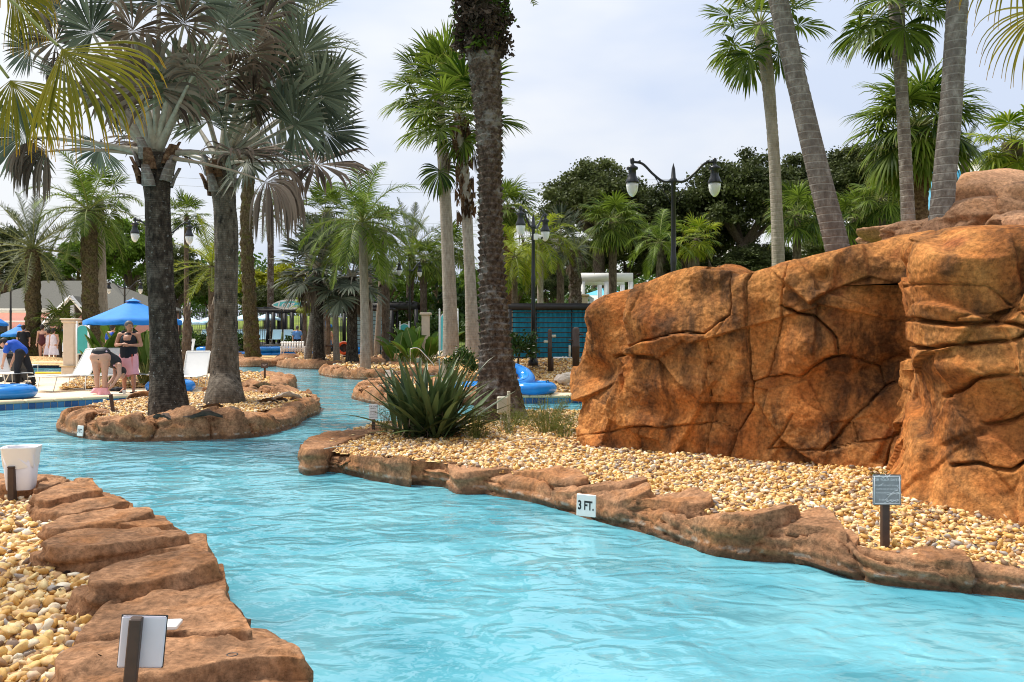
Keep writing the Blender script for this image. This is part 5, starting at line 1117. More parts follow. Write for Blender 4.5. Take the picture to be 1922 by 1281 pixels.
def paddle_plant(label, px, py, d, h, n, seed, z=None, lean=1.0, kinds=(0, 1, 2), name='bird_of_paradise_plant'):
    b = A(px, py, d); b[2] = (hz(b[0], b[1]) if z is None else z)
    t = thing(name, label, 'plant', b, group='paddle leaved plants'); rs = np.random.RandomState(seed)
    for k in range(n):
        o = obj('leaf', PAD[kinds[k % len(kinds)]], t, (rs.uniform(-.12, .12), rs.uniform(-.12, .12), 0), k * 2.4 + rs.rand(), h * rs.uniform(.7, 1.15)); o.rotation_euler = (rs.uniform(-.2, .2) * lean, rs.uniform(0, .35) * lean, k * 2.4 + rs.rand())
paddle_plant('clump of big paddle leaves left of the standing man', 205, 712, 23.8, 1.5, 14, 1, .2, .45, (0, 0, 1)); paddle_plant('clump of big paddle leaves right of the standing man', 274, 714, 23.2, 1.65, 16, 2, .2, .45, (0, 0, 1)); paddle_plant('paddle leaves behind the parasol pole', 238, 708, 25.5, 1.6, 12, 3, .2, .45, (0, 1)); paddle_plant('young paddle leaves right of the stucco pillar', 186, 700, 26, .95, 9, 4, .2, .5, (0, 1)); paddle_plant('dark paddle leaves against the black silver palm trunk', 298, 716, 22.8, 1.35, 14, 5, .2, .5, (0, 1))
paddle_plant('paddle plant above the house hedge behind the mossy trunk', 208, 640, 42, 2.6, 8, 6, .2)
for k, (x, y, d, h, lb) in enumerate(((745, 672, 36, 1.6, 'banana plant left of the far lamp post'), (778, 672, 35, 1.6, 'banana plant right of the far lamp post'), (805, 668, 36, 1.8, 'tall banana plant beside the teal sign panel'), (762, 668, 38, 1.6, 'banana plant behind the far lamp post'))): paddle_plant(lb, x, y, d, h, 11, 30 + k, .2, 1.6, (2, 3, 1), 'banana_plant')
paddle_plant('two broad paddle leaves on the rock wall by the leaning trunk', 1630, 475, 10.2, .62, 6, 40, 2.05, .6, (0, 2, 1)); paddle_plant('paddle plant behind the dip in the rock wall', 1362, 545, 20, 1.75, 9, 41, None); paddle_plant('paddle leaves beside the white pergola post', 1092, 570, 33, 1.6, 8, 42)
paddle_plant('small paddle leaves beside the double lamp foot', 1290, 530, 22, 1.5, 7, 43); paddle_plant('paddle leaves low right of the wall dip', 1340, 535, 24, 1.2, 7, 44)

# ------------------------------------------------------------------ sword leaved plant on the gravel spit
def sword(L, W, g, seed, mat='leaf_flax', K=9):
    rs = np.random.RandomState(seed); P, Ds = chain((0, 0, 0), (.25, 0, 1), L, K, g, 1.6); t = np.linspace(0, 1, K + 1); w = W * np.minimum(.55 + t * 1.4, 1) * np.clip((1 - t) * 2.6, 0, 1) ** .8 + .001
    lat = np.array([0, 1.0, 0]); n_ = np.cross(Ds, lat); V = np.stack([P - lat * w[:, None] + n_ * (w * .45)[:, None], P, P + lat * w[:, None] + n_ * (w * .45)[:, None]], 1).reshape(-1, 3)
    r = rs.rand(); return mk('leaf', V, gridf(K + 1, 3), mat, True, {'rnd': np.full(len(V), r), 'tip': np.repeat(t, 3)})
b = G(806, 818, .27); t = thing('flax_plant', 'dark sword leaved plant with withered base on the gravel spit', 'plant', b)
SW = [sword(1.0, .030, .03 + .035 * k, k) for k in range(8)]; DW = [sword(1.0, .014, .35 + .12 * k, 50 + k, 'leaf_dead') for k in range(5)]
rs = np.random.RandomState(12)
for k in range(190):
    tilt = abs(rs.randn()) * .42 + .05 + .3 * rs.rand(); tilt = min(tilt, 1.12); az = rs.rand() * 6.283; L = rs.uniform(.85, 1.42) * (1 - .12 * tilt)
    o = obj('leaf', SW[rs.randint(8)], t, (rs.randn() * .17, rs.randn() * .14, 0), 0, (L, rs.uniform(.9, 1.5), L)); o.rotation_euler = (0, tilt, az)
for k in range(60):
    o = obj('dead_leaf', DW[rs.randint(5)], t, (rs.randn() * .24, rs.randn() * .17, .02), 0, rs.uniform(.4, .75)); o.rotation_euler = (rs.randn() * .2, rs.uniform(.1, .9), rs.rand() * 6.283)
# feathery weeds in the gravel
def weed(label, px, py, w, h, n, seed, z=.26, size=.014):
    b = G(px, py, z); rs = np.random.RandomState(seed); t = thing('weed', label, 'weed', b, group='weeds in the gravel')
    mb = MB(); tips = []
    for k in range(int(n / 22)):
        e = np.array([rs.randn() * w, rs.randn() * w * .6, h * rs.uniform(.45, 1.1)]); s0 = np.array([e[0] * .3, e[1] * .3, 0]); m_ = (s0 + e) / 2 + np.array([0, 0, .12 * h]); c = curve([s0, m_, e], 6); mb.tube(c, np.linspace(.004, .0015, 6), 3, False); tips.append(c)
    mb.build('stem', 'petiole_green', t)
    C = np.concatenate([c[1:] for c in tips])
    V, Fq, at = leafcloud(n, lambda r_, k_: (C[r_.randint(0, len(C), k_)], r_.uniform(.03, .08, k_)), size, seed, 200, aspect=.3)
    obj('leaves', mk('leaves', V, Fq, 'leaf_weed', False, {'rnd': at, 'tip': at * 0}), t)['kind'] = 'stuff'
weed('feathery green weed below the sword leaved plant', 892, 826, .17, .40, 1300, 1); weed('sparse feathery weed left of the rock wall', 1028, 812, .30, .50, 2400, 2); weed('thin weed at the foot of the rock wall', 1060, 822, .16, .34, 900, 3); weed('thin weed left of the sword leaved plant', 722, 812, .16, .35, 500, 4); weed('low weed at the foot of the scaly trunk', 975, 800, .25, .25, 1000, 5); weed('small weed behind the grey utility box', 955, 815, .15, .3, 500, 6)
weed('tiny weed at the wall foot behind the grey safety sign', 1648, 900, .10, .10, 160, 7, .3, .010)
# ------------------------------------------------------------------ lamps, parasols, loungers, tubes
def street_lamp(label, px, d, zb, ztop, half, rz, group='black double arm lamps'):
    x = (px - 961) / F * d; h = ztop - zb; t = thing('street_lamp', label, 'lamp', (x, d, zb), rz, group)
    MB().lathe([(.14, 0), (.14, .12), (.10, .16), (.085, .5), (.065, .55)], n=14).build('base', 'black_metal', t, True)
    MB().lathe([(.06, .5), (.055, h * .55), (.062, h * .56), (.062, h * .58), (.05, h * .6), (.045, h - .42), (.07, h - .40), (.075, h - .33), (.05, h - .30), (.035, h - .12), (.012, h - .04), (.002, h)], n=12).build('post', 'black_metal', t, True)
    for s in (-1, 1):
        c = curve([(0, 0, h - .36), (s * half * .25, 0, h - .37), (s * half * .5, 0, h - .22), (s * half * .75, 0, h - .02), (s * half, 0, h + .02)], 22)
        a_ = MB().tube(c, .026, 8); a_.tube([(s * half * .8, 0, h + .015), (s * half * .86, 0, h + .02)], .036, 8); a_.tube([(s * .05, 0, h - .8), (s * half * .45, 0, h - .28)], .009, 5); a_.build('arm', 'black_metal', t, True)
        hd = MB().lathe([(.01, h + .10), (.035, h + .09), (.045, h + .05), (.04, h), (.03, h - .03), (.06, h - .06), (.115, h - .09), (.115, h - .13), (.075, h - .15), (.08, h - .25), (.11, h - .32), (.135, h - .38), (.135, h - .41)], (s * half, 0, 0), 16).build('lamp_head', 'black_metal', t, True)
        MB().lathe([(.122, h - .41), (.120, h - .47), (.105, h - .56), (.07, h - .63), (.03, h - .67), (.004, h - .68)], (s * half, 0, 0), 16).build('globe', 'globe', hd, True)
    return t
street_lamp('black double lamp rising behind the left end of the rock wall', 1264, 17.0, .5, 5.05, .82, 0.0)
street_lamp('black double lamp behind the two silver palm trunks', 305, 27.0, .18, 5.12, .80, .5)
street_lamp('black lamp post carrying a white camera beside the slatted cabana', 1001, 23.0, .75, 4.85, .80, 1.12)
street_lamp('distant black double lamp left of the fan palm trunks', 769, 43.0, .18, 5.05, .80, 1.0)
street_lamp('distant black double lamp above the blue parasol', 234, 46.0, .15, 4.30, .82, 0.1)
street_lamp('distant black lamp post at the far left before the pink house', 20, 47.0, .15, 4.55, .8, .6)
c = A(1006, 445, 22.85); t = thing('security_camera', 'white camera box strapped to the single arm lamp post', 'camera', c)
MB().box((0, 0, 0), (.12, .10, .16), bev=.01).build('housing', 'white_metal', t); MB().tube([(.06, 0, .02), (.15, -.05, -.02)], [.05, .055], 10).build('lens_hood', 'white_metal', t, True); MB().tube([(.15, -.05, -.03), (.17, -.06, -.05)], [.04, .03], 10).build('lens', 'ink_black', t, True)

def parasol(label, px, d, zr, za, R, mat, zb, rz=.2, group='parasols on the deck'):
    x = (px - 961) / F * d; t = thing('parasol', label, 'parasol', (x, d, zb), rz, group); n = 8
    MB().tube([(0, 0, 0), (0, 0, za - zb + .05)], .022, 8).build('pole', 'white_metal', t, True); MB().lathe([(.25, 0), (.25, .06), (.05, .09), (.03, .3)], n=16).build('base', 'stucco', t, True)
    a = np.arange(n) * 2 * math.pi / n; rows = []; m_ = 6
    for k in range(m_ + 1):
        q = k / m_; r = R * q + .01; z = za - zb - (za - zr) * q ** .92
        aa = np.arange(n * 4) * 2 * math.pi / (n * 4); sag = np.cos(aa * n) * .5 - .5
        rr = r * (1 + .035 * sag * q); rows.append(np.stack([rr * np.cos(aa), rr * np.sin(aa), z - .02 * sag * 0 - .03 * (-sag) * q + .0 * aa], 1))
    V = np.concatenate(rows + [rows[-1] - np.array([0, 0, .11])]); cn = obj('canopy', mk('canopy', V, gridf(m_ + 2, n * 4, True)[:, ::-1].copy(), mat, False), t)
    for k in range(n): MB().tube([(0, 0, za - zb - .03), (R * .98 * math.cos(a[k]), R * .98 * math.sin(a[k]), zr - zb - .03)], .009, 4).build('rib', 'white_metal', t)
    aa = np.arange(16) * 2 * math.pi / 16
    V = np.concatenate([np.stack([r_ * np.cos(aa), r_ * np.sin(aa), np.full(16, z_)], 1) for r_, z_ in ((.02, za - zb + .03), (R * .11, za - zb - .022), (R * .17, za - zb - .05))]); obj('vent', mk('vent', V, gridf(3, 16, True)[:, ::-1].copy(), mat, False), cn)
    return t
parasol('large bright blue parasol shading the standing man', 250, 23.6, 1.97, 2.55, 1.27, 'canopy_blue', .18)
parasol('small blue parasol before the pink house at far left', 37, 42, 1.47, 1.93, .82, 'canopy_blue', .15); parasol('blue parasol tip cut by the left edge', -12, 44, 2.0, 2.5, .68, 'canopy_blue', .15); parasol('blue parasol half hidden by the stucco pillar', 130, 46, 1.55, 2.0, .5, 'canopy_blue', .15)
for px, d, y0, y1, R, lb in ((352, 56, 606, 594, 32, 'pale aqua parasol left of the thin palm stump'), (398, 57, 603, 592, 24, 'pale aqua parasol right of the leaning palm stump'), (462, 55, 599, 588, 26, 'pale parasol left of the distant date palm trunk'), (502, 54, 598, 588, 24, 'pale parasol inside the black pergola'), (682, 52, 590, 582, 13, 'pale parasol beside the dark silver palm trunk')):
    parasol(lb, px, d, CAMH - (y0 - HORIZON) / F * d, CAMH - (y1 - HORIZON) / F * d, R * d / F, 'canopy_pale', .8)
parasol('small blue parasol between the far silver palm trunks', 603, 50, 1.95, 2.35, .62, 'canopy_blue', .2)

def make_lounger(mat='white_sling', back=58):
    t = thing('lounger', 'x', 'lounger'); ba = math.radians(back)
    for s in (-.31, .31): MB().tube([(s, 0, .36), (s, -1.15, .36)], .018, 6).build('side_rail', 'white_metal', t, True)
    MB().tube([(-.31, 0, .36), (-.31, .72 * math.cos(ba), .36 + .72 * math.sin(ba)), (.31, .72 * math.cos(ba), .36 + .72 * math.sin(ba)), (.31, 0, .36)], .016, 6).build('back_frame', 'white_metal', t, True)
    n = 9; V = np.array([(s, -1.15 * k / (n - 1), .365 - .02 * math.sin(k / (n - 1) * math.pi)) for k in range(n) for s in (-.30, .30)]); V = np.concatenate([V, V - np.array([0, 0, .012])]); g = gridf(n, 2)
    obj('seat', mk('seat', V, np.concatenate([g, g[:, ::-1] + 2 * n]), mat, True), t)
    V = np.array([(s, .74 * math.cos(ba) * k / 7, .37 + .74 * math.sin(ba) * k / 7 - .015 * math.sin(k / 7 * math.pi)) for k in range(8) for s in (-.30, .30)]); V = np.concatenate([V, V + np.array([0, .012, -.006])]); g = gridf(8, 2)
    obj('backrest', mk('backrest', V, np.concatenate([g[:, ::-1], g + 16]), mat, True), t)
    for y in (-.95, -.15):
        MB().tube([(-.31, y + .08, .35), (-.29, y, .02), (.29, y, .02), (.31, y + .08, .35)], .014, 6).build('leg', 'white_metal', t, True)
    MB().tube([(-.29, .30, .02), (-.31, .05, .34)], .012, 5).build('leg', 'white_metal', t, True); MB().tube([(.29, .30, .02), (.31, .05, .34)], .012, 5).build('leg', 'white_metal', t, True)
    return t
LG = make_lounger(); LGP = make_lounger('canopy_pale', 66); used = set()
def lounger(label, px, py, z, rz, proto_=None, sc=1.0, d=None, group='white loungers'):
    p = proto_ or LG; o = p if id(p) not in used else copy_tree(p); used.add(id(p))
    if d is None: g_ = G(px, py, z)
    else: g_ = np.array([(px - 961) / F * d, d, z])
    o.location = [float(v) for v in g_]; o.rotation_euler = (0, 0, rz); o.scale = (sc,) * 3; o['label'] = label; o['group'] = group; o['category'] = 'lounger'
lounger('white lounger behind the bending woman', 152, 731, DECK, -.45, sc=1.05); lounger('white lounger behind the standing man', 214, 728, DECK, .05, sc=1.05); lounger('white lounger between the two silver palm trunks', 366, 729, DECK, .12, sc=.98); lounger('white lounger cut by the left edge beside the bin', -2, 724, DECK, 1.0); lounger('white lounger half hidden by the black silver palm trunk', 305, 724, DECK, -.2)
for k, (x, y, rz, lb) in enumerate(((8, 672, .2, 'far white lounger left of the man in black'), (28, 673, .2, 'far white lounger beside the worker'), (56, 673, .1, 'far white lounger behind the silver date palm'), (105, 673, .1, 'far white lounger behind the girls in white'), (122, 674, .1, 'far white lounger beside the young sabal palm'), (85, 672, .1, 'far white lounger behind the woman in dark red'))): lounger(lb, x, y, DECK, rz, sc=1.1)
lounger('white lounger behind the leaning palm stump', 398, 668, DECK, .1, d=47); lounger('white lounger right of the leaning palm stump', 352, 668, DECK, .1, d=47)
RDZ = .80
for k, (x, lb) in enumerate(((385, 'pale lounger on the raised deck left of the grey silver palm'), (402, 'pale lounger on the raised deck touching the grey silver palm'), (452, 'pale lounger on the raised deck right of the grey silver palm'), (490, 'pale lounger on the raised deck by the distant date palm'), (519, 'pale lounger inside the black pergola'), (541, 'right hand pale lounger inside the black pergola'))):
    lounger(lb, x, 640, RDZ, .25 if k == 5 else .05, LGP, .85, 51.5, 'loungers on the raised deck')

def make_tube(name='swim_tube'):
    t = thing(name, 'x', 'swim tube'); n, m_ = 40, 16; a = np.arange(n) * 2 * math.pi / n; b_ = np.arange(m_) * 2 * math.pi / m_
    R, r = .40, .19; A_, B_ = np.meshgrid(a, b_, indexing='ij'); rr = r * (1 - .02 * np.cos(A_ * 10)); 
    V = np.stack([(R + rr * np.cos(B_)) * np.cos(A_), (R + rr * np.cos(B_)) * np.sin(A_), .15 + .15 / .19 * rr * np.sin(B_)], -1).reshape(-1, 3)
    i, j = np.meshgrid(np.arange(n), np.arange(m_), indexing='ij'); f = np.stack([i * m_ + j, ((i + 1) % n) * m_ + j, ((i + 1) % n) * m_ + (j + 1) % m_, i * m_ + (j + 1) % m_], -1).reshape(-1, 4)
    obj('ring', mk('ring', V, f, 'tube_blue', True), t)
    for az in (.6, 3.8):
        c0 = np.array([R * math.cos(az), R * math.sin(az), .29]); tv = np.array([-math.sin(az), math.cos(az), 0]); MB().tube(curve([c0 - tv * .07, c0 - tv * .05 + np.array([0, 0, .05]), c0 + tv * .05 + np.array([0, 0, .05]), c0 + tv * .07], 8), .012, 6).build('handle', 'ink_black', t, True)
    MB().tube(np.stack([(R) * np.cos(np.append(a, 0)), R * np.sin(np.append(a, 0)), np.full(n + 1, .302)], 1), .006, 4, False).build('seam', 'tube_blue', t)
    return t
TB = make_tube(); tused = []
def swim_tube(label, loc, rot=(0, 0, 0), sc=1.0, group='blue swim tubes'):
    o = TB if not tused else copy_tree(TB); tused.append(1); o.location = [float(v) for v in loc]; o.rotation_euler = rot; o.scale = (sc,) * 3; o['label'] = label; o['group'] = group
g = G(-10, 752, DECK); swim_tube('blue swim tube cut by the left edge on the pool deck', (g[0], g[1] + .5, DECK))
g = G(306, 739, DECK); swim_tube('blue swim tube behind the black silver palm trunk', (g[0], g[1] + .45, DECK), (0, 0, 1))
swim_tube('blue swim tube lying flat beside the rock wall', (.50, 20.45, DECK), (0, 0, 2), .98); swim_tube('blue swim tube leaning on the other beside the scaly trunk', (-.04, 20.75, DECK + .26), (.38, -.32, 1), 1.0); swim_tube('blue swim tube behind the sword leaved plant', (-1.0, 20.6, DECK), (0, 0, .4), .9)
FT = [(388, 46.5, 2, 'left of the grey silver palm trunk'), (452, 47, 1, 'right of the grey silver palm trunk'), (495, 46.5, 2, 'right of the distant date palm trunk'), (516, 46.8, 2, 'left of the white bench'), (536, 47.2, 2, 'behind the white bench'), (590, 47, 1, 'behind the white armchair'), (676, 45.8, 2, 'right of the dark silver palm trunk'), (372, 47.5, 1, 'under the palm stumps')]
for (px, d, n_, w) in FT:
    for k in range(n_): swim_tube(('lower' if k == 0 and n_ > 1 else 'upper' if n_ > 1 else 'single') + ' far blue swim tube ' + w, ((px - 961) / F * d, d, DECK + .29 * k), (0, 0, px), .95)
# ------------------------------------------------------------------ benches, bins, boxes
def bench(label, px, py, w, rz, name='garden_bench', n=9):
    g_ = G(px, py, DECK); t = thing(name, label, 'bench' if 'bench' in name else 'chair', g_, rz, 'white slatted seats')
    for k in range(n): MB().box((-w / 2 + w * (k + .5) / n, .02, .60), (w / n * .72, .03, .56), rx=-.2).build('back_slat', 'white_paint', t)
    for k in range(5): MB().box((0, .10 + .10 * k, .40), (w * .96, .08, .025)).build('seat_slat', 'white_paint', t)
    for s in (-1, 1):
        MB().box((s * w / 2, .28, .60), (.10, .62, .03)).build('armrest', 'white_paint', t); MB().box((s * w / 2, .02, .30), (.06, .06, .60)).build('leg', 'white_paint', t); MB().box((s * w / 2, .52, .30), (.06, .06, .60)).build('leg', 'white_paint', t)
    MB().box((0, 0, .50), (w, .03, .07)).build('rail', 'white_paint', t); MB().box((0, -.08, .80), (w, .03, .06)).build('rail', 'white_paint', t)
bench('white slatted garden bench seen from behind on the far deck', 549, 672, 1.25, 0); bench('white slatted armchair right of the garden bench', 589, 672, .66, .1, 'garden_chair', 5)
def taper_bin(name, label, g_, w, h, mat, rz=0, bag=True):
    t = thing(name, label, 'bin', g_, rz)
    a = np.arange(24) * 2 * math.pi / 24; sq = lambda r: np.stack([np.sign(np.cos(a)) * np.abs(np.cos(a)) ** .38 * r, np.sign(np.sin(a)) * np.abs(np.sin(a)) ** .38 * r * .8], 1)
    rows = [np.concatenate([sq(w * q), np.full((24, 1), z)], 1) for q, z in ((.36, 0), (.38, .02), (.5, h), (.47, h), (.36, .06))]; V = np.concatenate(rows); obj('body', mk('body', V, [gridf(5, 24, True)[:, ::-1].copy()], mat, True), t)
    if bag:
        rows = []
        for q, z in ((.450, h * .55), (.458, h * .62), (.485, h * .8), (.52, h * 1.0), (.525, h * 1.025), (.49, h * 1.02), (.44, h * .7)):
            r = np.concatenate([sq(w * q), np.full((24, 1), z)], 1); r[:, 2] += .03 * h * np.sin(a * 5) * (z < h * .7); r[:, :2] *= (1 + .03 * np.sin(a * 7 + z * 30))[:, None]; rows.append(r)
        obj('bag', mk('bag', np.concatenate(rows), [gridf(7, 24, True)[:, ::-1].copy()], 'white_sling', True), t)
    return t
taper_bin('waste_bin', 'white waste bin with plastic liner on the left bank rocks', G(40, 918, .36), .275, .36, 'bin_white', .2)
taper_bin('waste_bin', 'small white bin before the slatted cabana', G(729, 671, .2), .62, .42, 'bin_white', 0, False)
# black service bin
g = G(27, 717, DECK); t = thing('service_bin', 'grey wheeled bin in front of the bending worker', 'bin', g)
MB().box((0, 0, .36), (.48, .48, .70), bev=.04).build('body', 'bin_grey', t); MB().box((0, 0, .80), (.50, .50, .18), bev=.06).build('hood', 'cloth_black', t); MB().tube([(.3, -.2, .08), (.3, -.15, .08)], .08, 12).build('wheel', 'ink_black', t); MB().tube([(-.3, -.2, .08), (-.3, -.15, .08)], .08, 12).build('wheel', 'ink_black', t); MB().box((.42, -.05, .22), (.22, .3, .34), bev=.02).build('caddy', 'ink_black', t)
# utility box
g = G(946, 806, .26); t = thing('utility_box', 'beige utility box on two conduit posts beside the scaly trunk', 'utility box', g, .15)
MB().box((-.03, -.03, .36), (.15, .10, .25), bev=.012).build('enclosure', 'box_beige', t); MB().box((.075, .03, .28), (.045, .04, .56), bev=.006).build('post', 'box_beige', t)
for s in (-.05, 0): MB().tube([(s, -.02, -.05), (s, -.02, .24)], .013, 8).build('conduit', 'box_beige', t, True)
MB().box((-.03, -.084, .36), (.13, .006, .22), bev=.002).build('door', 'box_beige', t)

# ------------------------------------------------------------------ signs and depth plates
def post_sign(name, label, g_, ph, plate, pz, rz, mats, lines=None, front=-1, pw=.05, tilt=0.0, ink='ink_white', border=False):
    t = thing(name, label, 'sign', g_, rz); MB().box((0, 0, ph / 2 - .1), (pw, pw, ph + .2), bev=.004).build('post', 'brown_post', t)
    w, h = plate; p = MB().box((0, 0, 0), (w, .012, h), bev=.005).build('plate', mats, t, loc=(0, front * (pw / 2 + .008), pz)); p.rotation_euler = (tilt, 0, 0)
    if lines:
        for (s, zz, txt) in lines:
            me = text_mesh(txt, s, ink); o = obj('lettering', me, p, (0, -.0075, zz)); o.rotation_euler = (math.pi / 2, 0, 0)
    if border:
        for (cx, cz, bw, bh) in ((0, h * .44, w * .88, .004), (0, -h * .44, w * .88, .004), (w * .44, 0, .004, h * .88), (-w * .44, 0, .004, h * .88)): MB().box((cx, -.0072, cz), (bw, .002, bh)).build('border', ink, p)
    return t, p
t, p = post_sign('warning_sign', 'scratched grey safety sign on brown post before the rock wall', G(1661, 1008, .25), .40, (.20, .22), .345, -.05, 'sign_grey', [(.024, .072, 'FOR YOUR SAFETY'), (.015, .032, 'PLEASE DO NOT STAND'), (.015, .006, 'CLIMB OR SIT ON THE'), (.015, -.020, 'SURROUNDING ROCKS'), (.020, -.072, 'THANK YOU')], border=True, pw=.052)
rs = np.random.RandomState(2)
for k in range(16):
    c = np.array([rs.uniform(-.02, .085), rs.uniform(-.09, .04)]) if k < 11 else np.array([rs.uniform(-.08, .08), rs.uniform(.0, .1)]); a = rs.choice([-.5, .9, -.35]) + rs.randn() * .15; L = rs.uniform(.02, .07); o = MB().box((0, 0, 0), (L, .0012, rs.uniform(.002, .005))).build('scratch', 'ink_white', p, loc=(c[0], -.0074, c[1])); o.rotation_euler = (0, a, 0)
d_ = 3.0; g = np.array([(238 - 961) / F * d_, d_, .38])
t, p = post_sign('warning_sign', 'white backed sign on brown post at the bottom left corner', g, CAMH - (1160 - HORIZON) / F * d_ - .38, (.150, .182), .258, .12, 'sign_back', None, 1, .042); p.location.x = .022
MB().box((0, .0066, 0), (.156, .003, .188), bev=.001).build('rim', 'ink_black', p); t.rotation_euler = (0, .09, .22)
d_ = 7.3; g = np.array([(23 - 961) / F * d_, d_, .26]); t = thing('marker_post', 'short brown post in front of the white bin', 'post', g); MB().box((0, 0, .12), (.055, .055, .36), bev=.004).build('stake', 'brown_post', t); MB().box((0, 0, .306), (.06, .06, .014), bev=.004).build('cap', 'brown_post', t)
post_sign('warning_sign', 'white notice on brown post left of the sword leaved plant', G(701, 812, .26), .30, (.125, .22), .30, .05, 'white_paint', [(.026, .075, 'FOR YOUR'), (.026, .045, 'SAFETY'), (.018, .005, 'PLEASE DO'), (.018, -.02, 'NOT CLIMB'), (.018, -.045, 'ON ROCKS'), (.022, -.08, 'THANK YOU')], pw=.045, ink='ink_black', tilt=-.1)
post_sign('warning_sign', 'small dark brown notice on the gravel bank of the left deck', G(497, 713, .25), .42, (.20, .16), .42, 0, 'sign_brown', [(.03, .03, 'FOR YOUR'), (.03, -.01, 'SAFETY')], pw=.05)
post_sign('warning_sign', 'small white notice behind the sword leaved plant', G(731, 728, .25), .36, (.19, .18), .36, 0, 'white_paint', [(.03, .03, 'FOR YOUR'), (.03, -.01, 'SAFETY')], pw=.05, ink='ink_black')
g = G(213, 776, .28); t = thing('marker_post', 'tilted brown stake at the back of the palm island', 'post', g); o = MB().box((0, 0, .12), (.05, .05, .40), bev=.004).build('stake', 'brown_post', t); o.rotation_euler = (0, -.15, 0); MB().box((-.05, 0, .325), (.055, .055, .012)).build('cap', 'brown_post', t)
g = G(286, 778, .28); t = thing('marker_post', 'short beige box against the black palm trunk', 'post', g); MB().box((0, 0, .12), (.05, .05, .42), bev=.005).build('conduit', 'box_beige', t); MB().box((0, -.03, .26), (.07, .03, .10), bev=.005).build('cover', 'box_beige', t)
def depth_plate(label, c, nrm, w, h, txt, tilt=0.0, ts=.11):
    t = thing('depth_plate', label, 'depth marker', c, math.atan2(nrm[1], nrm[0]) + math.pi / 2, 'depth plates on the rock ledges'); t.rotation_euler[0] = tilt
    MB().box((0, 0, 0), (w, .02, h), bev=.005).build('tile', 'tile_white', t)
    o = obj('lettering', text_mesh(txt, ts, 'ink_black', bold=.0035 * ts / .11), t, (0, -.0112, -.004)); o.rotation_euler = (math.pi / 2, 0, 0); o.scale = (.80, 1.15, 1)
depth_plate('white plate reading 3 FT. on the right bank ledge', A(1100.5, 949, 7.62), (-.55, -1), .185, .195, '3 FT.', -.05, .095)
depth_plate('white plate reading 3 FT. on the palm island rim', A(151, 809, 13.55), (-.6, -1), .15, .165, '3 FT.', -.1, .075)
depth_plate('tiny white plate reading 3 FT. on the far island rim', A(632, 686, 36.3), (0, -1), .28, .16, '3 FT.', -.1, .13)
depth_plate('tiny white plate reading 3 FT. near the slatted cabana', A(733, 672, 42.5), (0, -1), .26, .24, '3 FT.', -.1, .12)
depth_plate('tiny white plate reading 4 FT. below the distant date palm', A(468, 683, 39.0), (0, -1), .46, .16, '4 FT.', -.1, .16)
g = G(310, 1177, .39); t = thing('depth_plate', 'blank white plate lying flat on the near left rock', 'depth marker', (g[0], g[1], .40), .1, 'depth plates on the rock ledges'); MB().box((0, 0, 0), (.13, .10, .02), bev=.004).build('tile', 'tile_white', t)
g = G(436, 1232, .40); a = np.linspace(0, 2 * math.pi, 21); t = thing('hair_tie', 'small black ring lying on the near left rock', 'ring', (g[0], g[1], .405)); MB().tube(np.stack([.022 * np.cos(a), .018 * np.sin(a), 0 * a], 1), .0035, 6, False).build('band', 'ink_black', t, True)
# dropped palm debris on the island
rs = np.random.RandomState(8)
for k, (px, py, L, m_, lb) in enumerate(((345, 783, .42, 'debris', 'curled brown leaf sheath at the foot of the black trunk'), (388, 787, .48, 'debris', 'split brown leaf sheath in front of the island palms'), (305, 789, .36, 'debris', 'flat brown sheath left of the split one'), (432, 776, .40, 'debris', 'brown sheath on the pebbles right of the palms'), (400, 768, .34, 'debris', 'small dark sheath behind the split one'), (540, 751, .55, 'debris_pale', 'bleached driftwood piece on the island tip'), (505, 758, .38, 'debris', 'dark twisted bark beside the driftwood'), (525, 756, .30, 'debris', 'short dark stick beside the driftwood'))):
    g = G(px, py, .33); n, m2 = 10, 7; t_ = np.linspace(0, 1, n); W = L * .22 * np.sin(np.clip(t_ * .9 + .08, 0, 1) * math.pi) ** .7; a = np.linspace(-1.2, 1.2, m2)
    V = np.array([[(t_[i] - .5) * L, W[i] * math.sin(a[j]), .03 + .10 * L * math.sin(t_[i] * 3) + W[i] * (.9 - math.cos(a[j])) + .01 * rs.randn()] for i in range(n) for j in range(m2)]); V = np.concatenate([V, V - np.array([0, 0, .012])]); f = gridf(n, m2)
    t = thing('fallen_sheath', lb, 'palm debris', g, rs.uniform(-.7, .7), 'fallen palm debris on the island'); obj('sheath', mk('sheath', V, np.concatenate([f, f[:, ::-1] + n * m2]), m_, True), t); MB().tube([(-.5 * L, 0, .05), (-.75 * L, .05, .04)], [.02, .008], 6).build('stalk', m_, t, True)
for k, (px, py, L, rz_, lb) in enumerate(((1530, 922, .28, .1, 'thin dry twig on the yellow pebbles near the wall'), (1617, 1000, .16, 1.0, 'pale stick beside the grey safety sign'), (150, 1057, .10, -.6, 'short twig on the near left pebbles'), (640, 843, .4, .3, 'dry stalk across the pebbles below the sword leaved plant'), (1000, 828, .5, .2, 'dry branch left of the rock wall'))):
    g = G(px, py, .31); t = thing('twig', lb, 'twig', g, rz_); MB().tube(curve([(-L / 2, 0, .01), (0, .02, .03), (L / 2, 0, .015)], 8), np.linspace(.006, .003, 8), 5).build('stick', 'debris_pale', t, True); MB().tube([(0, .02, .03), (L * .2, .08 * L + .02, .05)], [.004, .002], 4).build('side_shoot', 'debris_pale', t, True)
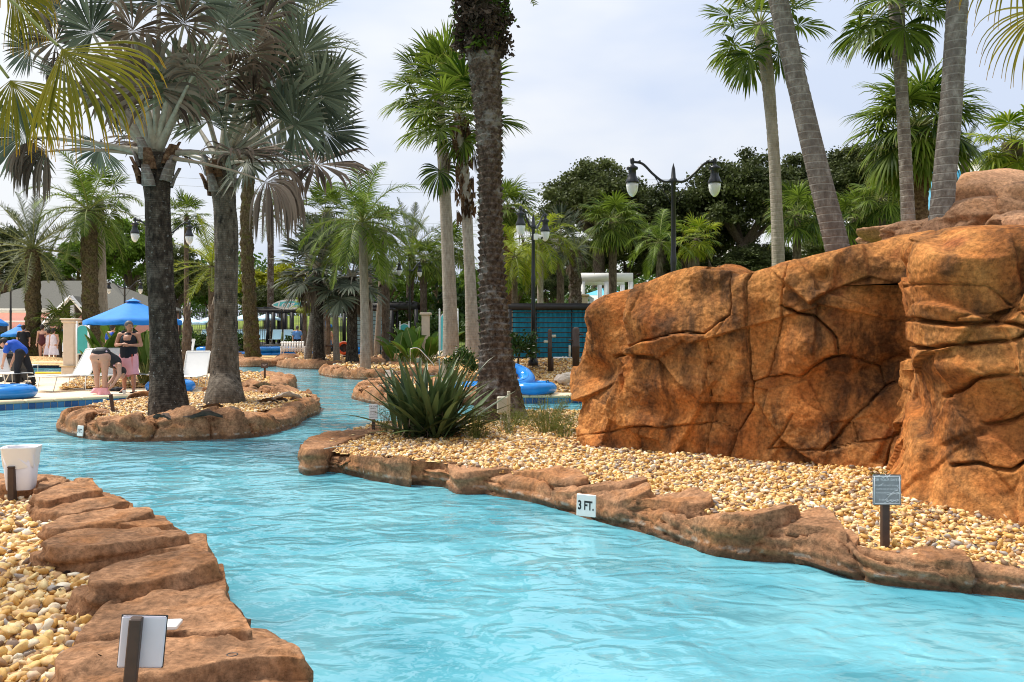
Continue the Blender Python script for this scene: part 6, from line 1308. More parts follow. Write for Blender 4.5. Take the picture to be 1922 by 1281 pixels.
# ------------------------------------------------------------------ cabanas, pergolas, fences, house, background
def cabana(label, px0, px1, d, z0, z1, ns, depth, cmat, cat='cabana'):
    x0, x1 = (px0 - 961) / F * d, (px1 - 961) / F * d; w = x1 - x0; t = thing('cabana', label, cat, ((x0 + x1) / 2, d, z0)); h = z1 - z0
    for s in (-1, 1):
        for y in (0, depth): MB().box((s * (w / 2 - .06), y, h / 2), (.12, .12, h)).build('post', 'black_wood', t)
    MB().box((0, 0, h - .06), (w, .125, .14)).build('beam', 'black_wood', t); MB().box((0, depth, h - .06), (w, .125, .14)).build('beam', 'black_wood', t)
    for s in (-1, 1): MB().box((s * (w / 2 - .06), depth / 2, h - .062), (.11, depth - .13, .13)).build('beam', 'black_wood', t)
    for k in range(ns): MB().box((0, -.02, (h - .2) * (k + .5) / ns + .04), (w - .245, .03, .032)).build('slat', 'black_wood', t)
    for s in (-.18, .22, .40): MB().box((s * w, .03, h / 2), (.035, .03, h - .15)).build('stile', 'black_wood', t)
    n = 90; xx = np.linspace(-w / 2 + .15, w / 2 - .14, n); yy_ = .16 + .035 * np.sin(xx * 42) + .015 * np.sin(xx * 90)
    V = np.concatenate([np.stack([xx, yy_, np.full(n, .02)], 1), np.stack([xx, yy_, np.full(n, h - .16)], 1)]); f = np.stack([np.arange(n - 1), np.arange(1, n), n + np.arange(1, n), n + np.arange(n - 1)], 1); obj('curtain', mk('curtain', V, f, cmat, True), t)
    MB().box((0, depth / 2, h + .03), (w - .2, depth, .03)).build('roof', 'black_wood', t)
    return t
cabana('black slatted cabana with turquoise curtain left of the rock wall', 953, 1120, 25.5, .62, 2.46, 11, 2.4, 'curtain_blue')
cabana('distant black slatted cabana with pale curtain behind the trunks', 655, 737, 46, .20, 2.85, 12, 2.2, 'curtain_pale')
def pergola(label, px0, px1, d, z0, z1, posts, depth, mat, bt=.22, name='pergola', nraf=9):
    x0, x1 = (px0 - 961) / F * d, (px1 - 961) / F * d; t = thing(name, label, 'pergola', ((x0 + x1) / 2, d, z0)); w = x1 - x0; h = z1 - z0
    for px in posts:
        for y in (0, depth): MB().box(((px - 961) / F * d - (x0 + x1) / 2, y, (h - bt) / 2), (.2, .2, h - bt)).build('post', mat, t)
    for y in (0, depth): MB().box((0, y, h - bt / 2), (w, .12, bt)).build('beam', mat, t)
    for k in range(nraf): MB().box((-w / 2 + w * (k + .5) / nraf, depth / 2, h + .06), (.06, depth + .6, .12)).build('rafter', mat, t)
    return t
pergola('black timber pergola on the raised deck below the surfboard sign', 470, 640, 52, RDZ, 2.95, (502, 513, 548, 630), 2.6, 'black_wood')
pergola('black beam pergola above the distant slatted cabana', 668, 783, 47.5, .2, 3.15, (672, 722, 781), 3.0, 'black_wood', .3)
pergola('white flat pergola beam above the left end of the rock wall', 1085, 1188, 40, 1.2, 4.35, (1094, 1138, 1184), 3.0, 'white_paint', .42, nraf=0)
for k, (px, d) in enumerate(((1094, 39), (1183, 39))):
    x = (px - 961) / F * d; t = thing('stucco_column', ['stucco column under the white pergola, left', 'stucco column under the white pergola, right'][k], 'column', (x, d, 1.1)); MB().box((0, 0, 1.05), (.42, .42, 2.1), bev=.02).build('shaft', 'stucco', t); MB().box((0, 0, 2.15), (.56, .56, .12), bev=.03).build('cap', 'stucco_dark', t); MB().box((0, 0, .15), (.6, .6, .3), bev=.03).build('plinth', 'stucco', t)
# raised deck
x0, x1 = (340 - 961) / F * 50, (650 - 961) / F * 50
o = MB().box(((x0 + x1) / 2, 54.5, RDZ / 2), (x1 - x0, 9, RDZ)).build('raised_deck', 'black_wood'); o['kind'] = 'structure'
def picket_fence(label, px0, px1, d, z0, z1, sp, name='fence'):
    x0, x1 = (px0 - 961) / F * d, (px1 - 961) / F * d; t = thing(name, label, 'fence', ((x0 + x1) / 2, d, z0)); w = x1 - x0; h = z1 - z0; n = int(w / sp)
    me = MB().box((0, 0, h / 2), (.022, .022, h)).mesh('picket', 'black_metal'); po = MB().box((0, 0, h / 2 + .05), (.07, .07, h + .1)).mesh('post', 'black_metal')
    for k in range(n + 1): obj('post' if k % 14 == 0 else 'picket', po if k % 14 == 0 else me, t, (-w / 2 + k * w / n, 0, 0))
    for z in (h * .1, h * .9): MB().box((0, .03, z), (w, .03, .04)).build('rail', 'black_metal', t)
picket_fence('low black railing along the raised deck', 360, 505, 50.3, RDZ, 1.75, .13); picket_fence('tall black picket fence behind the pale parasols', 328, 640, 61, .5, 3.15, .16); picket_fence('black picket fence behind the fan palm trunks', 640, 960, 58, .4, 2.6, .17)
# surfboard sign
d = 50.5; c = A(545, 571.5, d); t = thing('surfboard_sign', 'aqua surfboard sign with white script on the black pergola', 'sign', c, 0.0); t.rotation_euler = (0, -.04, 0)
Lb, Wb = 70 * d / F / 2, 19 * d / F / 2
def board(sx, sz, y0, y1, mat, nm, par):
    a = np.linspace(-1, 1, 41); wv = sz * (1 - np.abs(a) ** 2.1) ** .75; V = np.array([(a[i] * sx, y, s * wv[i]) for y in (y0, y1) for s in (-1, 1) for i in range(41)])
    f = [(i, i + 1, 41 + i + 1, 41 + i) for i in range(40)] + [(82 + 41 + i, 82 + 41 + i + 1, 82 + i + 1, 82 + i) for i in range(40)] + [(82 + i, 82 + i + 1, i + 1, i) for i in range(40)] + [(41 + i, 41 + i + 1, 123 + i + 1, 123 + i) for i in range(40)]
    return obj(nm, mk(nm, V, f, mat), par)
board(Lb, Wb, -.04, .06, 'white_paint', 'board', t); board(Lb * .93, Wb * .62, -.055, -.03, 'aqua', 'stripe_panel', t)
o = obj('lettering', text_mesh('Long', .50, 'ink_white', bold=.014, shear=.35), t, (-.30, -.062, -.02)); o.rotation_euler = (math.pi / 2, 0, 0)
for s in (-.5, .5): MB().box((s * Lb, .1, -Wb - .02), (.06, .08, .5)).build('bracket', 'black_wood', t)
# framed panels with palm motif
def motif(parent, w, h, y, mat='ink_white'):
    for (x, z0, z1) in ((-.12, -.30, .10), (.02, -.36, .24), (.13, -.26, .06)):
        MB().tube([(x * w, y, z0 * h), (x * w + .01, y, z1 * h)], .012 * w / .4, 5).build('motif_trunk', mat, parent)
        for k in range(7):
            a = k * 2 * math.pi / 7; p0 = np.array([x * w + .01, y, z1 * h]); MB().tube([p0, p0 + np.array([math.cos(a) * .07, 0, math.sin(a) * .05]) * w / .4, p0 + np.array([math.cos(a) * .11, 0, math.sin(a) * .05 - .035]) * w / .4], [.012 * w / .4, .012 * w / .4, .003], 4).build('motif_leaf', mat, parent)
def panel(label, px, d, z0, z1, w, mat, rz=0, legs=0.0, deco=True):
    x = (px - 961) / F * d; t = thing('sign_panel', label, 'sign', (x, d, z0 - legs), rz, 'arched sign panels'); h = z1 - z0; zc = legs + h / 2
    n = 13; a = np.linspace(0, math.pi, n); arch = [(-w * .42, -h * .45), (w * .42, -h * .45)] + [(w * .42 * math.cos(q), h * .32 + h * .12 * math.sin(q)) for q in a]
    def plate(pts, y0, y1, mt, nm):
        m_ = len(pts); V = [(p[0], y0, p[1] + zc) for p in pts] + [(p[0], y1, p[1] + zc) for p in pts]; return obj(nm, mk(nm, V, [tuple(range(m_)), tuple(range(2 * m_ - 1, m_ - 1, -1))] + [(i, m_ + i, m_ + (i + 1) % m_, (i + 1) % m_) for i in range(m_)], mt), t)
    plate([(p[0] * 1.08, p[1] * 1.07) for p in arch], .0, .05, 'white_paint', 'frame_board'); pn = plate(arch, -.012, .002, mat, 'panel')
    for s in (-1, 1): MB().box((s * w / 2, .02, zc - legs / 2), (.05, .06, h + legs)).build('post', 'white_paint', t); MB().lathe([(.02, zc + h / 2), (.035, zc + h / 2 + .03), (.02, zc + h / 2 + .07), (.003, zc + h / 2 + .09)], (s * w / 2, .02, 0), 8).build('finial', 'white_paint', t)
    if deco: motif(t, w, h, -.02)
panel('white framed teal panel with palm motif beside the stucco pillar', 155, 27.3, .90, 1.90, .38, 'teal', 0, .72); panel('distant teal panel with palm motif among the banana plants', 759, 38, 1.05, 2.0, .40, 'teal', 0, .85); panel('tall white framed aqua board behind the smooth pale trunk', 842, 29, .95, 2.35, .62, 'aqua', 0, .75, False)
g = G(133, 708, DECK); t = thing('stucco_pillar', 'cream stucco pillar with stepped cap beside the teal panel', 'pillar', (g[0], g[1], DECK)); MB().box((0, 0, .17), (.42, .42, .34), bev=.02).build('plinth', 'stucco', t); MB().box((0, 0, .36), (.52, .52, .05), bev=.02).build('plinth_cap', 'stucco_dark', t); MB().box((.0, 0, 1.08), (.34, .34, 1.40), bev=.015).build('shaft', 'stucco', t); MB().box((0, 0, 1.80), (.44, .44, .10), bev=.03).build('cap', 'stucco', t); MB().box((0, 0, 1.87), (.50, .50, .05), bev=.02).build('cap', 'stucco', t)
x = (790 - 961) / F * 36; t = thing('stucco_pillar', 'far stucco pillar behind the banana plants', 'pillar', (x, 38, .15)); MB().box((0, 0, 1.1), (.34, .34, 2.2), bev=.02).build('shaft', 'stucco', t); MB().box((0, 0, 2.25), (.5, .5, .12), bev=.03).build('cap', 'stucco', t)
g = A(160, 667, 28.3); t = thing('planter', 'dark planter box below the teal panel', 'planter', (g[0], g[1], DECK)); MB().box((0, 0, .35), (.62, .3, .70), bev=.02).build('box', 'black_wood', t); MB().box((0, 0, .71), (.66, .34, .04), bev=.01).build('rim', 'black_wood', t)
# shower posts by the cabana
for k, (px, r, h) in enumerate(((1032, .055, 1.0), (1081, .095, 1.05))):
    x = (px - 961) / F * 22.6; z0 = .72; t = thing('shower_post', ['slim brown post with pale fittings before the cabana', 'stout brown post with domed top beside the rock wall'][k], 'post', (x, 22.6, z0)); MB().lathe([(r, -.1), (r, h * .5), (r * 1.08, h * .51), (r * 1.08, h * .55), (r, h * .56), (r, h - .05), (r * .8, h - .01), (r * .3, h + .02)], n=14).build('shaft', 'brown_post', t, True)
    for (s, z) in ((-1, h * .68), (1, h * .83)): MB().tube([(s * r, -.02, z), (s * (r + .10), -.05, z)], .035 if k == 0 else .022, 8).build('fitting', 'box_beige' if k == 0 else 'brown_post', t, True)
    if k == 0: MB().lathe([(.04, -.1), (.04, .22), (.02, .25)], (.06, -.02, 0), 10).build('side_stub', 'brown_post', t, True)
t = thing('deck_chair', 'low folding chair with pale frame before the cabana curtain', 'chair', ((1058 - 961) / F * 23.6, 23.6, .74)); MB().tube([(-.25, 0, 0), (.0, 0, .22), (.25, 0, .0)], .018, 6).build('leg', 'box_beige', t); MB().tube([(-.25, .4, 0), (.0, .4, .22), (.25, .4, .0)], .018, 6).build('leg', 'box_beige', t); MB().box((-.02, .2, .20), (.5, .45, .02)).build('seat', 'white_sling', t); MB().box((.18, .2, .36), (.03, .42, .36)).build('backrest', 'box_beige', t)
g = G(1079, 727, .5); boulder(tag(obj('boulder', None, None, (0, 0, 0)), 'pale round boulder on the gravel beside the wall end', 'boulder'), (g[0] + .1, 21.6, .45), (.28, .25, .20), 71, 'debris_pale', name='stone')
# life ring stand and hand rail
x = (647 - 961) / F * 41; t = thing('life_ring_stand', 'brown rail stand holding an orange life ring', 'stand', (x, 41, .2)); MB().box((0, 0, .45), (.12, .12, .95)).build('post', 'brown_post', t); MB().box((-.55, 0, .72), (1.1, .08, .10)).build('rail', 'brown_post', t); MB().box((-1.05, 0, .4), (.10, .10, .8)).build('post', 'brown_post', t)
a = np.linspace(0, 2 * math.pi, 25); t = thing('life_ring', 'orange life ring hanging on the brown stand', 'life ring', (x - .02, 40.9, .82)); MB().tube(np.stack([.26 * np.cos(a), 0 * a, .26 * np.sin(a)], 1), .065, 8, False).build('ring', 'orange_red', t, True); MB().tube(np.stack([.34 * np.cos(a), 0 * a - .02, .34 * np.sin(a) - .03], 1), .012, 5, False).build('grab_rope', 'white_paint', t, True)
x = (790 - 961) / F * 34; t = thing('hand_rail', 'shiny pool hand rail right of the brown notice', 'hand rail', (x, 34, .15)); MB().tube(curve([(-.42, 0, 0), (-.42, 0, .7), (-.36, 0, .80), (-.1, 0, .80), (.25, 0, .45), (.5, 0, .15), (.52, 0, -.1)], 26), .022, 8).build('rail', 'chrome', t, True); MB().lathe([(.05, 0), (.05, .02), (.03, .03)], (-.42, 0, 0), 10).build('flange', 'chrome', t)
x = (777 - 961) / F * 37; t = thing('notice_board', 'brown notice board behind the hand rail', 'sign', (x, 37, .2)); MB().box((0, 0, .95), (.30, .03, .36)).build('board', 'sign_brown', t); MB().box((0, .03, .5), (.05, .05, 1.0)).build('post', 'brown_post', t); o = obj('lettering', text_mesh('NO LIFEGUARD', .035, 'ink_white'), t, (0, -.018, 1.03)); o.rotation_euler = (math.pi / 2, 0, 0)
# flag pole
x = (573 - 961) / F * 60; t = thing('flag_pole', 'thin white pole behind the far silver palm', 'pole', (x, 60, .15)); MB().tube([(0, 0, 0), (0, 0, 6.2)], [.05, .03], 8).build('shaft', 'white_paint', t, True); MB().lathe([(.003, 6.32), (.05, 6.26), (.003, 6.2)], n=8).build('ball', 'white_paint', t, True)
# pink house
t = thing('house', 'pink house with grey hipped roof and white gabled porch', 'house', (0, 0, 0)); d = 55.0
X = lambda px, dd=d: (px - 961) / F * dd
ze, zr = 3.0, 4.85; xl, xr = X(-60), X(245); 
MB().box(((xl + xr) / 2, d + 4, ze / 2), (xr - xl, 8, ze)).build('wall', 'house_pink', t)
MB().box(((xl + xr) / 2, d - .02, ze - .10), (xr - xl + .3, .35, .28)).build('cornice', 'house_white', t); MB().box(((xl + xr) / 2, d - .01, ze - .8), (xr - xl, .08, .10)).build('string_course', 'house_white', t)
rx0, rx1 = X(80, 59), X(192, 59); zr = 4.95; V = [(xl - .4, d - .4, ze + .05), (xr + .4, d - .4, ze + .05), (xr + .4, d + 8.4, ze + .05), (xl - .4, d + 8.4, ze + .05), (rx0, d + 4, zr + .1), (rx1 + .3, d + 4, zr + .1)]
rf = obj('roof', mk('roof', V, [(0, 1, 5, 4), (1, 2, 5), (2, 3, 4, 5), (3, 0, 4), (0, 3, 2, 1)], 'roof_grey'), t)
px0, px1 = X(84, 52), X(188, 52); xm = X(140, 52); V = [(px0, 51.6, 1.9), (xm, 51.6, 3.72), (px1, 51.6, 1.9), (px0, 56, 1.9), (xm, 57, 3.72), (px1, 56, 1.9)]
obj('porch_roof', mk('porch_roof', V, [(0, 1, 4, 3), (1, 2, 5, 4)], 'roof_grey'), t)
for (a_, b_) in (((px0, 1.85), (xm, 3.68)), ((xm, 3.68), (px1, 1.85))):
    MB().tube([(a_[0], 51.55, a_[1]), (b_[0], 51.55, b_[1])], .13, 4).build('gable_trim', 'house_white', t)
for px in (92, 140, 182): MB().box((X(px, 52), 51.8, 1.0 if px != 140 else 1.9), (.22, .22, 1.95 if px != 140 else 2.6)).build('porch_post', 'house_white', t)
for px in (-30, 5, 215): w_ = MB().box((X(px), d - .03, 1.55), (.9, .06, 1.2)).build('window', 'house_white', t); MB().box((X(px), d - .07, 1.55), (.7, .03, 1.0)).build('pane', 'ink_black', w_)
# white and blue building behind the right palms
t = thing('resort_building', 'white and blue flat roofed building behind the right palms', 'building', (0, 0, 0)); d = 62.0
zt_ = CAMH + (617 - 308) / F * d; MB().box((X(1880, d), d + 6, zt_ / 2), (X(2060, d) - X(1745, d) + 1, 12, zt_)).build('wall', 'house_white', t); MB().box((X(1768, d), d - .15, (zt_ - .5) / 2), (X(1806, d) - X(1736, d), .5, zt_ - .5)).build('blue_wall', 'house_blue', t); MB().box((X(1880, d), d + 6, zt_ + .1), (X(2060, d) - X(1745, d) + 1.6, 12.6, .25)).build('parapet', 'house_white', t)
for i in range(5):
    for j in range(3): w_ = MB().box((X(1830, d) + i * 2.6, d - .03, 3 + j * 3.1), (1.3, .06, 1.5)).build('window', 'house_white', t); MB().box((X(1830, d) + i * 2.6, d - .07, 3 + j * 3.1), (1.1, .03, 1.3)).build('pane', 'house_blue', w_)
t = thing('resort_building', 'long white building glimpsed between the oak trunks', 'building', (0, 0, 0)); d = 90.0; zt_ = CAMH + (617 - 468) / F * d
MB().box(((X(1330, d) + X(1600, d)) / 2, d + 5, zt_ / 2), (X(1600, d) - X(1330, d), 10, zt_)).build('wall', 'house_white', t); MB().box(((X(1330, d) + X(1600, d)) / 2, d + 5, zt_ + .15), (X(1600, d) - X(1330, d) + .8, 10.8, .3)).build('eave', 'house_white', t)
for i in range(6): w_ = MB().box((X(1350, d) + i * 2.4, d - .03, zt_ - 2.0), (1.2, .06, 1.6)).build('window', 'house_blue', t); MB().box((X(1350, d) + i * 2.4, d - .07, zt_ - 2.0), (1.0, .03, 1.4)).build('pane', 'ink_black', w_)
t = thing('pool_hut', 'small blue roofed hut beyond the white pergola', 'hut', (X(1135, 46), 46, 1.2)); MB().box((0, 0, 1.2), (2.2, 2, 2.2)).build('wall', 'house_white', t); V = [(-1.3, -1.2, 2.3), (1.3, -1.2, 2.3), (1.3, 1.2, 2.3), (-1.3, 1.2, 2.3), (0, 0, 2.75)]; obj('roof', mk('roof', V, [(0, 1, 4), (1, 2, 4), (2, 3, 4), (3, 0, 4), (3, 2, 1, 0)], 'house_blue'), t)
# hill and far woodland
gx, gy = np.meshgrid(np.linspace(-75, 12, 60), np.linspace(60, 150, 40)); gz = .14 + 2.6 * np.clip((gy - 61) / 30, 0, 1) * (1 + .15 * np.sin(gx * .2)); struct('hill', mk('hill', np.stack([gx, gy, gz], -1), gridf(40, 60)[:, ::-1].copy(), 'ground', True))
def wood(rs, k):
    x = rs.uniform(-85, 95, k); y = rs.uniform(98, 125, k); h = rs.uniform(.2, 1.0, k) * (7.0 + 2.0 * np.sin(x * .13)); return np.stack([x, y, h + 1.5], 1), rs.uniform(1.2, 2.8, k)
V, Fq, at = leafcloud(60000, wood, .26, 77, 700, aspect=.6); tag(obj('woodland', mk('woodland', V, Fq, 'leaf_shrub', False, {'rnd': at, 'tip': at * 0})), 'dark green wood along the horizon', 'woodland', kind='stuff')
def under(rs, k):
    x = rs.uniform(2, 50, k); y = rs.uniform(44, 60, k) + x * .2; return np.stack([x, y, hz(x, y) + rs.uniform(.2, 2.4, k)], 1), rs.uniform(.6, 1.2, k)
V, Fq, at = leafcloud(34000, under, .13, 78, 260, aspect=.5); tag(obj('undergrowth', mk('undergrowth', V, Fq, 'leaf_shrub', False, {'rnd': at, 'tip': at * 0})), 'dark green undergrowth on the upland behind the rock wall', 'undergrowth', kind='stuff')
# overhead power lines
for k, (y0, y1) in enumerate(((316, 330), (330, 346), (392, 402), (398, 408), (406, 416))):
    p0, p1 = A(-100, y0 - 8, 140), A(1400, y1 + 4, 140); m_ = (p0 + p1) / 2 - np.array([0, 0, 2.2])
    t = thing('power_line', ['topmost faint power line across the sky', 'second faint power line across the sky', 'upper wire of the lower three power lines', 'middle wire of the lower three power lines', 'lowest wire of the lower three power lines'][k], 'power line', (0, 0, 0)); obj('wire', MB().tube(curve([p0, m_, p1], 30), .022, 4, False).mesh('wire', 'sign_grey'), t)
# ------------------------------------------------------------------ people
def capsule(mb, p0, p1, r0, r1, n=10):
    p0, p1 = np.asarray(p0, float), np.asarray(p1, float); ax = unit(p1 - p0) if np.linalg.norm(p1 - p0) > 1e-6 else np.array([0, 0, 1.0])
    pts, rr = [], []
    for q in np.linspace(-math.pi / 2, 0, 5)[:-1]: pts.append(p0 + ax * r0 * math.sin(q)); rr.append(max(r0 * math.cos(q), .002))
    pts.append(p0); rr.append(r0); pts.append(p1); rr.append(r1)
    for q in np.linspace(0, math.pi / 2, 5)[1:]: pts.append(p1 + ax * r1 * math.sin(q)); rr.append(max(r1 * math.cos(q), .002))
    mb.tube(np.array(pts), np.array(rr), n)
def ellipsoid(mb, c, r): V, f = I1 if False else ICO2; mb.add(V * np.asarray(r) + np.asarray(c), f)
ICO2 = ico(2)
def fuse(mb, name, mat, parent, voxel=.014, smooth=6):
    """weld overlapping pieces into one continuous skin"""
    me = mb.mesh(name, mat, True); o = bpy.data.objects.new(name, me); COL.objects.link(o)
    r = o.modifiers.new('r', 'REMESH'); r.mode = 'VOXEL'; r.voxel_size = voxel; r.use_smooth_shade = True
    s = o.modifiers.new('s', 'SMOOTH'); s.factor = .5; s.iterations = smooth
    nm = bpy.data.meshes.new_from_object(o.evaluated_get(bpy.context.evaluated_depsgraph_get())); bpy.data.objects.remove(o); nm.name = name
    if not nm.materials: nm.materials.append(M[mat])
    return obj(name, nm, parent)
def hand(mb, w, d, s):
    """palm, four fingers and a thumb; w wrist, d direction of the hand"""
    w = np.asarray(w, float); d = unit(np.asarray(d, float)); lat = unit(np.cross(d, [0, 0, 1.0]) + 1e-6); nn = np.cross(d, lat)
    capsule(mb, w, w + d * .07, .030, .034)
    for k, L in enumerate((.065, .08, .075, .055)):
        b_ = w + d * .08 + lat * (k - 1.5) * .019; m_ = b_ + d * L * .55; capsule(mb, b_, m_, .0105, .010, 6); capsule(mb, m_, m_ + unit(d + nn * .7) * L * .5, .010, .009, 6)
    th = w + d * .03 + lat * s * -.032; capsule(mb, th, th + unit(d - lat * s * .7) * .055, .013, .010, 6)
def face(t, hc, fd, s=1.0, hair='hair', skin='skin', cap=False):
    """nose, eyes, mouth, ears, hair as parts round the head centre hc, facing fd"""
    fd = unit(np.asarray(fd, float)); la = unit(np.cross(fd, [0, 0, 1.0])); up = np.cross(la, fd); hc = np.asarray(hc, float)
    mb = MB(); 
    for q in (-1, 1): ellipsoid(mb, hc + fd * .088 * s + la * q * .032 * s + up * .012 * s, np.full(3, .010 * s))
    mb.build('eye', 'ink_black', t, True)
    MB().tube([hc + fd * .092 * s - la * .024 * s - up * .055 * s, hc + fd * .098 * s - up * .055 * s, hc + fd * .092 * s + la * .024 * s - up * .055 * s], .005 * s, 5).build('mouth', 'bottle_red', t, True)
    h = MB(); ellipsoid(h, hc - fd * .022 * s + up * .040 * s, (.098 * s, .098 * s, .108 * s)); ellipsoid(h, hc - fd * .05 * s - up * .01 * s, (.075 * s, .075 * s, .085 * s)); fuse(h, 'hair', hair, t, .012, 3)
    if cap: h = MB(); ellipsoid(h, hc + up * .045 * s, (.098, .098, .08)); capsule(h, hc + fd * .10 + up * .05 - la * .04, hc + fd * .10 + up * .05 + la * .04, .035, .035); fuse(h, 'cap', 'cloth_black', t, .012, 2)
def person(label, loc, J, skin='skin', hair='hair', s=1.0, rz=0.0, fd=(0, -1, 0), cap=False, fat=1.0):
    t = thing('person', label, 'person', loc, rz, sc=s); b = MB(); f = fat
    capsule(b, J['pel'], J['chest'], .125 * f, .135 * f, 14); capsule(b, J['hipL'], J['hipR'], .115 * f, .115 * f, 14); capsule(b, J['shL'], J['shR'], .065, .065); capsule(b, J['chest'], J['neck'], .11, .055); capsule(b, J['neck'], J['head'], .052, .055)
    hc = np.asarray(J['head'], float); fdn = unit(np.asarray(fd, float)); ellipsoid(b, hc + np.array([0, 0, .01]), (.078, .088, .112)); ellipsoid(b, hc + fdn * .02 + np.array([0, 0, -.05]), (.062, .068, .065)); capsule(b, hc + fdn * .085, hc + fdn * .10 + np.array([0, 0, -.025]), .010, .016, 6)
    la = unit(np.cross(fdn, [0, 0, 1.0]))
    for q in (-1, 1): ellipsoid(b, hc + la * q * .082, (.018, .018, .032))
    for S, q in (('L', -1), ('R', 1)):
        capsule(b, J['sh' + S], J['el' + S], .056 * f, .044); capsule(b, J['el' + S], J['wr' + S], .044, .030); hand(b, J['wr' + S], np.asarray(J['ha' + S], float) - np.asarray(J['wr' + S], float), q)
        capsule(b, J['hip' + S], J['kn' + S], .098 * f, .062 * f, 12); capsule(b, J['kn' + S], J['an' + S], .062 * f, .040, 12); capsule(b, J['an' + S], J['to' + S], .040, .028)
    fuse(b, 'body', skin, t); face(t, hc, fd, 1.0, hair, skin, cap); return t
def stand(**k):
    J = dict(pel=(0, 0, .98), chest=(0, 0, 1.28), neck=(0, .01, 1.46), head=(0, -.02, 1.60), shL=(-.19, 0, 1.40), shR=(.19, 0, 1.40), elL=(-.25, .03, 1.12), elR=(.25, .03, 1.12), wrL=(-.25, -.05, .88), wrR=(.25, -.05, .88), haL=(-.25, -.06, .78), haR=(.25, -.06, .78), hipL=(-.09, 0, .90), hipR=(.09, 0, .90), knL=(-.10, -.02, .49), knR=(.10, -.02, .49), anL=(-.11, .02, .08), anR=(.11, .02, .08), toL=(-.14, -.14, .03), toR=(.14, -.14, .03)); J.update(k); return J
def skirt(t, name, mat, z0, z1, r0, r1, seed, dx=0.0, wave=.04, hem=0.0):
    n, m_ = 14, 48; a = np.arange(m_) * 2 * math.pi / m_; rows = []
    for k in range(n):
        q = k / (n - 1); r = r0 + (r1 - r0) * q; w_ = 1 + wave * q * np.sin(a * 7 + seed + q * 1.5) + wave * .6 * np.sin(a * 3 + seed * 2); z = z0 + (z1 - z0) * q + hem * q * np.sin(a + seed)
        rows.append(np.stack([dx * q + r * w_ * np.cos(a), r * .72 * w_ * np.sin(a), z + 0 * a], 1))
    V = np.concatenate(rows); return obj(name, mk(name, V, gridf(n, m_, True), mat, True), t)
def garment(t, name, mat, segs, voxel=.014, sm=3):
    b = MB()
    for (p0, p1, r0, r1) in segs: capsule(b, p0, p1, r0, r1, 14)
    return fuse(b, name, mat, t, voxel, sm)
# the man with the towel
g = G(242, 737, DECK)
J = stand(head=(.015, -.02, 1.585), elL=(-.29, -.02, 1.14), elR=(.29, -.02, 1.14), wrL=(-.09, -.24, 1.16), wrR=(.09, -.24, 1.14), haL=(.0, -.27, 1.18), haR=(.0, -.27, 1.13), chest=(0, -.02, 1.27), neck=(0, 0, 1.44), shL=(-.205, 0, 1.385), shR=(.205, 0, 1.385))
man = person('man in black tank top with a pink towel round his waist', g, J, 'skin_tan', 'hair_grey', 1.02, .12, (.75, -.65, .02), fat=1.12)
garment(man, 'tank_top', 'cloth_black', [((0, -.01, .90), (0, -.02, 1.26), .165, .150), ((-.06, -.01, .88), (-.07, -.02, 1.26), .145, .125), ((.06, -.01, .88), (.07, -.02, 1.26), .145, .125), ((-.115, 0, 1.30), (-.12, .01, 1.43), .06, .028), ((.115, 0, 1.30), (.12, .01, 1.43), .06, .028), ((-.08, 0, 1.28), (.08, 0, 1.28), .11, .11), ((0, -.03, 1.26), (0, -.015, 1.35), .135, .105), ((-.09, 0, 1.335), (.09, 0, 1.335), .088, .088), ((-.125, -.01, 1.32), (-.13, .01, 1.44), .062, .055), ((.125, -.01, 1.32), (.13, .01, 1.44), .062, .055)])
sk = skirt(man, 'towel', 'cloth_pink', .93, .40, .215, .235, 2, .0, .05, .05)
V = np.array([[.115 + .009 * s, -.142 - .012 * q, .92 - .46 * q] for q in np.linspace(0, 1, 8) for s in (-1, 1)]); obj('towel_stripe', mk('towel_stripe', V, gridf(8, 2), 'orange_red'), sk)
for s in (-.12, .12): MB().box((s * 1.05, -.06, .012), (.10, .27, .02), bev=.008).build('sandal', 'cloth_black', man)
# the bending woman
g = G(188, 741, DECK)
J = dict(pel=(.02, .04, .86), chest=(.22, .22, .70), neck=(.33, .27, .56), head=(.36, .26, .45), shL=(.20, .34, .62), shR=(.36, .10, .64), elL=(.24, .22, .40), elR=(.40, .02, .42), wrL=(.14, .04, .20), wrR=(.28, -.06, .20), haL=(.10, 0, .12), haR=(.20, -.06, .12), hipL=(-.10, 0, .82), hipR=(.10, 0, .82), knL=(-.08, .02, .46), knR=(.09, .02, .46), anL=(-.06, .0, .09), anR=(.09, .0, .09), toL=(-.06, .14, .03), toR=(.09, .14, .03))
wom = person('woman in dark floral swimsuit bending over by the lounger', g, J, 'skin', 'hair', 1.08, .1, (.3, .5, -.6), fat=1.06)
garment(wom, 'swimsuit', 'swimsuit', [((-.06, .05, .90), (.06, .05, .90), .145, .145), ((.02, .06, .88), (.22, .22, .71), .150, .155), ((.22, .22, .71), (.28, .24, .64), .150, .10), ((0, -.05, .86), (0, -.09, .78), .06, .03)])
o = skirt(wom, 'pink_shorts', 'cloth_pink', .15, .01, .15, .20, 5, .0, .22, .06); o.location = (.02, .03, 0)
